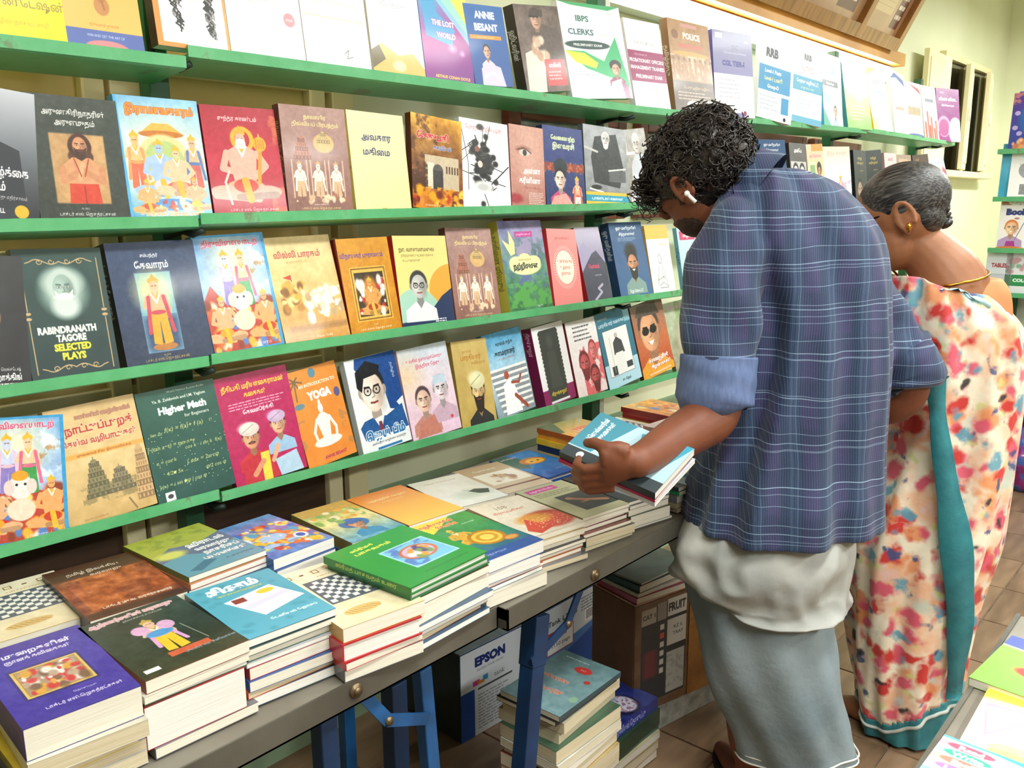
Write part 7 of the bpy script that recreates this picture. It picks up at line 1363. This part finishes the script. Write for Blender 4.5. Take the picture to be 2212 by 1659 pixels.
# right arm, bent behind the body
limb(body, [(1835, 530, 1.89, .05), (1885, 670, 1.90, .05), (1950, 800, 1.88, .047), (1960, 842, 1.88, .045), (1935, 872, 1.895, .042), (1890, 885, 1.93, .036), (1850, 890, 1.96, .028)], 18, 26)
hh = at(1850, 890, 1.96); hd_ = (at(1815, 895, 1.975) - hh).normalized(); body.loft([(hh, zup * .026, fh * .02), (hh + hd_ * .045, zup * .04, fh * .018), (hh + hd_ * .085, zup * .038, fh * .014)], 16)
for i in range(4):
    b0 = hh + hd_ * .085 + zup * (.028 - .018 * i); body.tube([b0, b0 + hd_ * .032, b0 + hd_ * .05 - rt * 0 - zup * .012 + fh * .012, b0 + hd_ * .05 - zup * .03 + fh * .018], [.009, .009, .0085, .0075], 9)
body.tube([hh + hd_ * .02 + zup * .025, hh + hd_ * .055 + zup * .05, hh + hd_ * .085 + zup * .055], [.013, .011, .009], 9)
bo = fuse(body, 'body', sk_m, man, .0042, 3, .5)
eyes(man, hc, Hu, Hf, Hs, 1.02)
# hair: cap and curls
hm = MB(); hcx = hc + Hu * .031 - Hf * .024
hm.ell(hcx, Hf * .114, Hs * .091, Hu * .097, 28, 18)
hm.ell(hc + Hf * .050 + Hu * .048, Hf * .050, Hs * .068, Hu * .042, 18, 12); hm.ell(hc - Hf * .072 - Hu * .002, Hf * .040, Hs * .066, Hu * .052, 18, 12)
for i, v in enumerate(hm.v):
    vv = Vector(v); d_ = (vv - hcx).normalized(); hm.v[i] = tuple(vv + d_ * (.016 * noise.noise(vv * 30) + .008 * noise.noise(vv * 70)))
cr = random.Random(11)
def curl(mb, p, nrm_, ln, rad, turns, r_=.0019):
    t_ = nrm_.orthogonal().normalized(); b_ = nrm_.cross(t_); ph = cr.uniform(0, 6); P = []; n_ = int(8 * turns)
    drift = Vector((cr.uniform(-1, 1), cr.uniform(-1, 1), cr.uniform(-1.4, .4))) * .4
    for q in range(n_ + 1):
        u = q / n_; a = ph + u * turns * 2 * pi; P.append(p + (nrm_ + drift * u).normalized() * (ln * u) + t_ * (rad * cos(a)) + b_ * (rad * sin(a)))
    mb.tube(P, [r_ * (1 - .5 * q / n_) for q in range(n_ + 1)], 5)
def hairsurf(c_, a, b2, d):
    while True:
        q = Vector((cr.gauss(0, 1), cr.gauss(0, 1), cr.gauss(0, 1))).normalized(); p = c_ + a * q.x + b2 * q.y + d * q.z; nn = (a.normalized() * (q.x / a.length) + b2.normalized() * (q.y / b2.length) + d.normalized() * (q.z / d.length)).normalized()
        return p, nn
k_ = 0
while k_ < 1150:
    p, nn = hairsurf(hcx, Hf * .113, Hs * .090, Hu * .096); rel = p - hc
    if rel.dot(Hu) < -.03 and rel.dot(Hf) > -.04: continue
    if rel.dot(Hf) > .02 and rel.dot(Hu) < .03: continue
    curl(hm, p - nn * .006, nn * .6 + Vector((cr.gauss(0, .5), cr.gauss(0, .5), cr.gauss(0, .5))), cr.uniform(.010, .028), cr.uniform(.006, .013), cr.uniform(.9, 1.7), .0024); k_ += 1
for q in range(260):
    p, nn = hairsurf(hc - Hf * .072 - Hu * .002, Hf * .038, Hs * .064, Hu * .050)
    curl(hm, p - nn * .004, nn * .5 + Vector((cr.gauss(0, .5), cr.gauss(0, .5), cr.gauss(0, .5))), cr.uniform(.006, .014), cr.uniform(.004, .008), cr.uniform(.8, 1.3), .002)
for q in range(130):     # loose ringlets hanging over the forehead
    p = hc + Hf * cr.uniform(.06, .10) + Hu * cr.uniform(.02, .08) + Hs * cr.uniform(-.06, .07); curl(hm, p, (Vector((0, 0, -1)) + Hf * .5 + Vector((cr.gauss(0, .3), cr.gauss(0, .3), 0))).normalized(), cr.uniform(.03, .06), cr.uniform(.006, .010), cr.uniform(1.6, 3.0), .0015)
bl(hm, 'hair', m_hair, man)
bd = MB(); m_beard = mat('dark_stubble', '#2a1b15', .7, vcol='#43291d', vscale=60, bump=.5, bscale=120)
bd.ell(hc - Hu * .062 + Hf * .038, Hf * .052, Hs * .0575, Hu * .046, 18, 12); bd.tube([hc + Hu * .01 + Hf * .018 + Hs * SG * .066, hc - Hu * .03 + Hf * .022 + Hs * SG * .064], [.007, .012], 8); bl(bd, 'beard', m_beard, man)
mb = MB(); e1, e2 = at(1484, 418, 1.792), at(1503, 437, 1.788); mb.tube([e1, e2], [.0035, .0042], 10); mb.ell(e1, (.006, 0, 0), (0, .006, 0), (0, 0, .006), 10, 6); bl(mb, 'earphone', mat('white_plastic', '#f2f2ee', .2), man)
# shirt
def sf(th, t):
    k = (1 - t) ** 1.2
    w1 = sin(th * 7 + 3 * t) * .009 + sin(th * 3 + 1.2 + t * 2) * .010 + sin(th * 12 + t * 5) * .006 + .006 * noise.noise(Vector((cos(th) * 3, sin(th) * 3, t * 5)))
    x = (th - (4.45 - .25 * (1 - t)))                      # pleat running down the back
    return (w1 * (.25 + .9 * k) + .018 * math.exp(-(x / .12) ** 2) * (.4 + k) - .016 * math.exp(-((x + .3) / .14) ** 2) * (.4 + k), 0)
sh = MB()
drape(sh, [(1683, 1124, 1.80, .216, .176), (1693, 1060, 1.80, .205, .168), (1706, 980, 1.80, .190, .145), (1724, 880, 1.805, .176, .138), (1742, 780, 1.81, .164, .132), (1748, 690, 1.815, .156, .128), (1736, 600, 1.825, .164, .128), (1712, 520, 1.835, .176, .126), (1696, 468, 1.84, .166, .118), (1690, 428, 1.842, .138, .104), (1684, 396, 1.845, .108, .084), (1672, 374, 1.848, .072, .062), (1664, 364, 1.85, .05, .045)], 120, 60, sf)
slv = lambda th, t: (.0035 * sin(th * 3 + t * 9) + .004 * sin(t * 22 + th * 2) + .002 * sin(th * 6 - t * 13), 0)
def sleeve(mb, spec, n=48, m=40, amp=1.0):
    rows = interp(spec, m); P = [at(r_[0], r_[1], r_[2]) for r_ in rows]; vs = []; ref = None
    for j in range(m):
        t_ = (P[min(j + 1, m - 1)] - P[max(j - 1, 0)]).normalized(); a = (rt - t_ * rt.dot(t_)).normalized(); b2 = t_.cross(a)
        for k in range(n):
            th = 2 * pi * k / n; r_ = rows[j][3] + slv(th, j / (m - 1))[0] * amp; vs.append(P[j] + a * (r_ * cos(th)) + b2 * (r_ * sin(th)))
    fs = [(i * n + k, i * n + (k + 1) % n, (i + 1) * n + (k + 1) % n, (i + 1) * n + k) for i in range(m - 1) for k in range(n)] + [tuple(range(n))[::-1], tuple(range((m - 1) * n, m * n))]
    mb.add(vs, fs, 0, True)
sleeve(sh, [(1640, 500, 1.80, .070), (1590, 520, 1.78, .078), (1567, 600, 1.75, .079), (1556, 700, 1.725, .077), (1552, 785, 1.705, .071), (1551, 800, 1.703, .069)])
sleeve(sh, [(1770, 505, 1.86, .06), (1826, 528, 1.885, .064), (1856, 600, 1.90, .064), (1893, 690, 1.90, .066), (1936, 762, 1.885, .067), (1944, 778, 1.885, .066)])
so = fuse(sh, 'shirt', m_plaid, man, .005, 9, .5)
cf = MB(); sleeve(cf, [(1552, 768, 1.706, .074), (1550, 800, 1.702, .0765), (1547, 835, 1.697, .077), (1543, 866, 1.692, .076), (1543, 868, 1.692, .06), (1545, 850, 1.694, .055)], 48, 24, .25); bl(cf, 'sleeve_cuff', m_cuff, man)
cf = MB(); sleeve(cf, [(1934, 748, 1.887, .070), (1948, 775, 1.884, .072), (1962, 800, 1.882, .073), (1966, 822, 1.88, .072), (1966, 824, 1.88, .055)], 48, 20, .3); bl(cf, 'sleeve_cuff', m_plaid, man)
cl = MB(); nc = at(1640, 400, 1.85); nd = (at(1570, 398, 1.87) - at(1650, 440, 1.84)).normalized(); ca_ = (fh - nd * fh.dot(nd)).normalized(); cb_ = nd.cross(ca_); vs = []; nn_ = 40
for j, (o1, r_) in enumerate(((-.012, .078), (.016, .071), (.034, .068), (.038, .066), (.034, .0635), (.0, .066))):
    for k in range(nn_):
        th = 2 * pi * k / nn_; vs.append(nc + nd * (o1 + .006 * sin(th)) + ca_ * (r_ * cos(th)) + cb_ * (r_ * sin(th)))
cl.add(vs, [(i * nn_ + k, i * nn_ + (k + 1) % nn_, (i + 1) * nn_ + (k + 1) % nn_, (i + 1) * nn_ + k) for i in range(5) for k in range(nn_)], 0, True); bl(cl, 'collar', m_plaid, man)
# yoke seam across the back
# lungi
lf = lambda th, t: (.004 * sin(th * 5 + t * 4) + .0035 * sin(th * 9 - t * 6) + .003 * sin(t * 16 + th * 3), 0)
lm = MB(); drape(lm, [(1655, 1060, 1.80, .150, .120), (1640, 1170, 1.80, .172, .135), (1637, 1240, 1.80, .163, .130), (1642, 1330, 1.80, .150, .125), (1656, 1410, 1.80, .147, .122), (1675, 1490, 1.80, .143, .120), (1700, 1560, 1.80, .137, .115), (1712, 1612, 1.80, .134, .112)], 110, 60, lf, caps=False)
me_o = bl(lm, 'lungi', m_lung, man); md = me_o.modifiers.new('s', 'SOLIDIFY'); md.thickness = .003
for dz in (0, .016):
    hp = MB(); rows = [(1712, 1612, 1.80, .1355, .1135)]; P = [at(1712, 1612, 1.80) + rt * (cos(a) * .1362) + fh * (sin(a) * .1142) + zup * (dz + .001) + (rt * cos(a) + fh * sin(a)) * (lf(a, 1)[0]) for a in [k * 2 * pi / 72 for k in range(73)]]
    hp.tube(P, .0022, 6); bl(hp, 'hem_stripe', mat('white_thread', '#dcdcd4', .8), man)
def of_(th, t):
    v_ = Vector((cos(th) * 1.1 + t * .8, sin(th) * 1.1, t * 1.3 - cos(th) * .8)); rg_ = .5 - abs(noise.noise(v_ * 2.1)) * 2
    cr_ = .012 * rg_ + .004 * noise.noise(v_ * 4.5) + .006 * noise.noise(Vector((cos(th) * 2.2, sin(th) * 2.2, t * 3))) + .012 * sin(t * 9 + th * 2 + 1) * (.3 + t) + .006 * sin(th * 8 + t * 10)
    return (cr_ * .8 + .007, -.030 * t * cos(th) - .010 * t * sin(th * 3 + .8))
om = MB(); drape(om, [(1665, 1085, 1.80, .135, .115), (1662, 1118, 1.80, .160, .135), (1640, 1165, 1.80, .190, .156), (1640, 1210, 1.80, .189, .157), (1642, 1245, 1.80, .181, .153), (1643, 1270, 1.80, .174, .149), (1643, 1282, 1.80, .170, .146)], 120, 50, of_, caps=False)
me_o = bl(om, 'folded_layer', m_ltop, man); md = me_o.modifiers.new('s', 'SOLIDIFY'); md.thickness = .004
for dx in (-.06, .06):
    ft_ = GM + rt * dx + fh * (.03 if dx < 0 else -.02); g_ = fh * .98 - rt * .2; s_ = g_.cross(zup)
    mb = MB(); ol = [(cos(a) * .135 * (1 if cos(a) > 0 else .85), sin(a) * (.046 - .006 * cos(a))) for a in [k * 2 * pi / 20 for k in range(20)]]
    mb.prism(ol, 0.001, .014, M=Matrix.Translation(ft_ + g_ * .04) @ Matrix(((g_.x, -s_.x, 0, 0), (g_.y, -s_.y, 0, 0), (0, 0, 1, 0), (0, 0, 0, 1)))); mb.tube([ft_ + g_ * .05 + s_ * .04 + zup * .012, ft_ + g_ * .06 + zup * .062, ft_ + g_ * .05 - s_ * .04 + zup * .012], .006, 8); bl(mb, 'sandal', mat('black_rubber', '#141414', .6), man)

# ------------------------------------------------------------------ woman
WD = 2.06; WK = .963
_drape = drape
def wdrape(mb, spec, *a, **k): return _drape(mb, [(r_[0], r_[1], r_[2], r_[3] * WK, r_[4] * WK) for r_ in spec], *a, **k)
base = at(1990, 1000, WD); base.z = 0
wom = thing('person', 'older woman with greying bun, glasses and a floral sari with teal border', 'person', base)
body = MB(); hc = at(1938, 478, WD + .03)
Hu0 = -rt * .22 + zup * .88 + fh * .20; Hf0 = -rt * .80 - zup * .30 + fh * .50
Hu, Hf, Hs = head(body, hc, Hu0, Hf0, 1.04)
limb(body, [(2056, 630, WD - .01, .085), (2040, 592, WD, .078), (2012, 556, WD + .01, .064), (1976, 522, WD + .02, .057)], 20, 10)
ec = at(1958, 468, WD + .03 - .072); ear(body, ec, Hu, Hf, Hs, 1.15)
wdrape(body, [(1985, 1200, WD, .14, .11), (2030, 1000, WD, .125, .10), (2045, 850, WD, .125, .10), (2055, 720, WD, .128, .10), (2052, 650, WD, .122, .095), (2052, 612, WD, .100, .085), (2044, 585, WD, .072, .066)], 32, 20)
for dx in (-.07, .07):
    h0 = at(1985, 1180, WD) + rt * dx * .8; ft_ = at(1955, 1560, WD); ft_.z = 0; ft_ = ft_ + rt * dx * .8
    wlimb(body, [(*h0, .09), (*(h0.lerp(ft_, .5)), .066), (*(ft_ + zup * .09), .038), (*(ft_ + zup * .04), .04)], 16, 12); g_ = fh * .75 - rt * .66; wlimb(body, [(*(ft_ + zup * .034 - g_ * .04), .03), (*(ft_ + zup * .03 + g_ * .06), .032), (*(ft_ + zup * .02 + g_ * .13), .018)], 12, 8)
for s_ in (-1, 1):     # both arms forward to the table, hands resting
    P0 = at(2046, 670, WD) + rt * (.092 * s_); P1 = P0 + zup * -.24 - rt * .02 + fh * .05; g_ = fh * .75 - rt * .66; P2 = P1 + g_ * .2 - zup * .04
    wlimb(body, [(*P0, .05), (*P0.lerp(P1, .5), .045), (*P1, .042), (*P1.lerp(P2, .5), .036), (*P2, .026)], 14, 18)
    sd = g_.cross(zup); body.loft([(P2, sd * .024, zup * .018), (P2 + g_ * .05, sd * .038, zup * .016), (P2 + g_ * .085, sd * .036, zup * .013)], 14)
    for i in range(4): b0 = P2 + g_ * .085 + sd * (.026 - .0175 * i); ln = (.06, .068, .064, .05)[i]; body.tube([b0, b0 + g_ * ln * .5 - zup * .004, b0 + g_ * ln * .8 - zup * .016, b0 + g_ * ln * .9 - zup * .028], [.0085, .0083, .0078, .007], 9)
    body.tube([P2 + g_ * .02 - sd * .02 * s_, P2 + g_ * .05 - sd * .045 * s_ - zup * .008, P2 + g_ * .078 - sd * .05 * s_ - zup * .016], [.012, .0105, .009], 9)
wbody = fuse(body, 'body', sk_w, wom, .0045, 3, .5); eyes(wom, hc, Hu, Hf, Hs, 1.04)
m_gh = bpy.data.materials.new('greying_hair'); m_gh.use_nodes = True; N, L = m_gh.node_tree.nodes, m_gh.node_tree.links; b = N['Principled BSDF']; b.inputs['Roughness'].default_value = .42
tc = N.new('ShaderNodeTexCoord'); mp = N.new('ShaderNodeMapping'); L.new(tc.outputs['Object'], mp.inputs[0]); rq = Matrix((Hf, Hs, Hu)).to_euler(); mp.inputs['Rotation'].default_value = rq
mp2 = N.new('ShaderNodeMapping'); mp2.inputs['Scale'].default_value = (5, 150, 150); L.new(mp.outputs[0], mp2.inputs[0]); mp = mp2
nz = N.new('ShaderNodeTexNoise'); nz.inputs['Scale'].default_value = 1.6; nz.inputs['Detail'].default_value = 4; L.new(mp.outputs[0], nz.inputs['Vector']); rp = N.new('ShaderNodeValToRGB'); e = rp.color_ramp.elements; e[0].position = .42; e[0].color = (*lin('#141211'), 1); e[1].position = .8; e[1].color = (*lin('#6a6662'), 1); L.new(nz.outputs['Fac'], rp.inputs[0]); L.new(rp.outputs[0], b.inputs['Base Color']); bp = N.new('ShaderNodeBump'); bp.inputs['Strength'].default_value = .5; bp.inputs['Distance'].default_value = .003; L.new(nz.outputs['Fac'], bp.inputs['Height']); L.new(bp.outputs[0], b.inputs['Normal'])
hm = MB(); hm.ell(hc + Hu * .044 - Hf * .026, Hf * .102, Hs * .086, Hu * .086, 30, 20); hm.ell(hc - Hf * .064 - Hu * .006, Hf * .040, Hs * .064, Hu * .046, 20, 14)
fuse(hm, 'hair', m_gh, wom, .004, 6, .5)
bn = at(2034, 474, WD + .06); mb = MB()
for i in range(5): a = i * 1.25; mb.ell(bn + rt * (.008 * cos(a)) + zup * (.010 * sin(a)) - fh * (.004 * i), (rt + zup * .3) * .016, fh * .017, zup * .012, 12, 8)
mb.tube([hc - Hf * .10 + Hu * .0, bn - rt * .006], [.016, .012], 10); bl(mb, 'hair_bun', m_hair, wom)
m_gold = mat('gold', '#d8a040', .25, metal=1.0)
SG = 1 if Hs.dot(fh) < 0 else -1
gl = MB(); gl.tube([ec + Hu * .02 + Hs * SG * .004 + Hf * .0, ec + Hu * .018 + Hf * .06 + Hs * SG * .004, hc + Hu * .014 + Hf * .098 + Hs * SG * .062], .0018, 6)
for s_ in (-1, 1):
    c_ = hc + Hu * .010 + Hf * .104 + Hs * s_ * .034; gl.tube([c_ + Hs * (.024 * cos(a)) + Hu * (.017 * sin(a)) for a in [k * pi / 10 for k in range(21)]], .0014, 5)
gl.tube([hc + Hu * .012 + Hf * .106 + Hs * .01, hc + Hu * .012 + Hf * .106 - Hs * .01], .0014, 5); bl(gl, 'spectacles', mat('black_metal', '#141414', .3, metal=.6), wom)
mb = MB(); p = at(1963, 489, WD - .055); mb.ell(p, (.006, 0, 0), (0, .006, 0), (0, 0, .008), 10, 8); mb.tube([p + zup * .004, p - zup * .004 + rt * .004, p - zup * .012], .0035, 8); bl(mb, 'earring', m_gold, wom)
# necklace follows the neck root
ncc = at(2036, 588, WD); ch = [ncc + rt * (.13 * cos(a)) + fh * (.13 * sin(a)) + zup * (.028 * cos(a) - .004) for a in [k * 2 * pi / 40 for k in range(41)]]
def snap(p, o, off):
    ok, q, n_, _i = o.closest_point_on_mesh(Vector(p) - o.parent.location); return q + n_ * off + o.parent.location
mb = MB(); mb.tube([snap(r_, wbody, .003) for r_ in ch], .003, 8); bl(mb, 'necklace', m_gold, wom)
# blouse (orange) and sari
bz = MB(); wdrape(bz, [(2050, 740, WD, .140, .112), (2056, 680, WD, .138, .110), (2066, 630, WD + .005, .122, .098), (2076, 600, WD + .01, .092, .078)], 60, 24)
P0 = at(2046, 668, WD) + rt * .092; wlimb(bz, [(*P0, .056), (*(P0 + zup * -.10), .054), (*(P0 + zup * -.15), .05)], 18, 12)
P0 = at(2046, 668, WD) - rt * .092; wlimb(bz, [(*P0, .056), (*(P0 + zup * -.10), .056), (*(P0 + zup * -.15), .052)], 18, 12)
fuse(bz, 'blouse', mat('orange_cotton', '#d88450', .7, vcol='#c87444', vscale=9), wom, .005, 4)
def wf(th, t): return (.005 * sin(th * 6 + t * 7) + .005 * sin(th * 11 - t * 5) + .006 * sin(th * 3 + t * 9 + 1) + .0025 * sin(th * 19 + t * 11), -.004 * sin(th * 4 + 2) * (1 - t) - .028 * cos(th) * (1 - t) ** 12)
sa = MB(); NS, MS = 130, 110
wdrape(sa, [(2030, 618, WD - .01, .112, .100), (2042, 655, WD - .005, .138, .122), (2054, 710, WD, .158, .138), (2058, 790, WD, .162, .142), (2052, 880, WD, .160, .140), (2042, 980, WD, .162, .142), (2018, 1080, WD, .176, .148), (1994, 1180, WD, .186, .150), (1974, 1280, WD, .166, .142), (1962, 1370, WD, .150, .134), (1956, 1440, WD, .138, .128), (1954, 1500, WD, .128, .122), (1956, 1545, WD, .120, .118), (1958, 1566, WD, .118, .116)], NS, MS, wf, caps=False)
parts_ = {'s': MB(), 'b': MB()}; rim_ = []
for kk, mb in parts_.items(): mb.v = list(sa.v)
for f_ in sa.f:
    k_ = (f_[0] % NS); zc = sum(sa.v[i][2] for i in f_) / 4; th_ = 2 * pi * k_ / NS; lim_ = .135 + .060 * cos(th_ - .5) + .012 * sin(3 * th_)
    q_ = parts_['b' if zc < lim_ else 's']; q_.f.append(f_); q_.mi.append(0); q_.sm.append(True)
o = sari_o = bl(parts_['s'], 'sari', m_sari, wom); md = o.modifiers.new('s', 'SOLIDIFY'); md.thickness = .003
o = bl(parts_['b'], 'sari_border', m_teal, wom); md = o.modifiers.new('s', 'SOLIDIFY'); md.thickness = .003
for o in (sari_o, o):
    bmm = bmesh.new(); bmm.from_mesh(o.data); bmesh.ops.delete(bmm, geom=[v for v in bmm.verts if not v.link_faces], context='VERTS'); bmm.to_mesh(o.data); bmm.free()
rows_ = []
for k_ in range(NS):
    th_ = 2 * pi * k_ / NS; lim_ = .135 + .060 * cos(th_ - .5) + .012 * sin(3 * th_) - .022
    col_ = [Vector(sa.v[j * NS + k_]) for j in range(MS)]; best_ = min(col_, key=lambda v: abs(v.z - lim_)); c_ = at(1956, 1500, WD); d_ = Vector((best_.x - c_.x, best_.y - c_.y, 0)).normalized(); rows_.append(Vector((best_.x, best_.y, lim_)) + d_ * .002)
sp_ = MB(); sp_.tube(rows_ + [rows_[0]], .005, 6, flat=.8); bl(sp_, 'border_piping', mat('pale_piping', '#b4b8b0', .7), wom)
def ribbon(mb, pts, thick=.003, n=30):
    rows = interp(pts, n); vs = []
    for j, (px, py, D, w_) in enumerate(rows):
        c_ = at(px, py, D); wv = .004 * sin(j * .9)
        for s_, tt in ((-1, 0), (0, .004), (1, 0), (1, thick), (0, thick + .004), (-1, thick)): vs.append(c_ + rt * (s_ * w_ / 2) - fh * (tt + wv * s_))
    fs = [(j * 6 + k, j * 6 + (k + 1) % 6, (j + 1) * 6 + (k + 1) % 6, (j + 1) * 6 + k) for j in range(n - 1) for k in range(6)] + [(0, 1, 2, 3, 4, 5), tuple(range((n - 1) * 6, n * 6))[::-1]]
    mb.add(vs, fs, 0, True)
rbn = MB(); dd = -.155; ribbon(rbn, [(2020, 800, WD + dd, .045), (2022, 860, WD + dd, .040), (2030, 940, WD + dd, .042), (2044, 1040, WD + dd - .005, .052), (2060, 1140, WD + dd - .008, .072), (2070, 1240, WD + dd - .012, .074), (2074, 1330, WD + dd - .002, .062), (2068, 1420, WD + dd + .012, .05), (2058, 1510, WD + dd + .035, .034)])
ribbon(rbn, [(2020, 812, WD + dd - .004, .06), (2000, 830, WD + dd - .006, .05), (1975, 845, WD + dd - .008, .02)], n=10)
bl(rbn, 'pallu_border', m_teal, wom)
# pale blue lining turned out at the shoulder
lb_ = MB(); ribbon(lb_, [(2035, 622, WD - .120, .012), (2075, 626, WD - .116, .022), (2110, 640, WD - .108, .026), (2140, 672, WD - .092, .014)], n=20)
lb_.v = [tuple(snap(v, sari_o, .0035 if i % 6 < 3 else .006)) for i, v in enumerate(lb_.v)]; bl(lb_, 'turned_edge', mat('pale_blue_lining', '#a8cdd0', .5), wom)
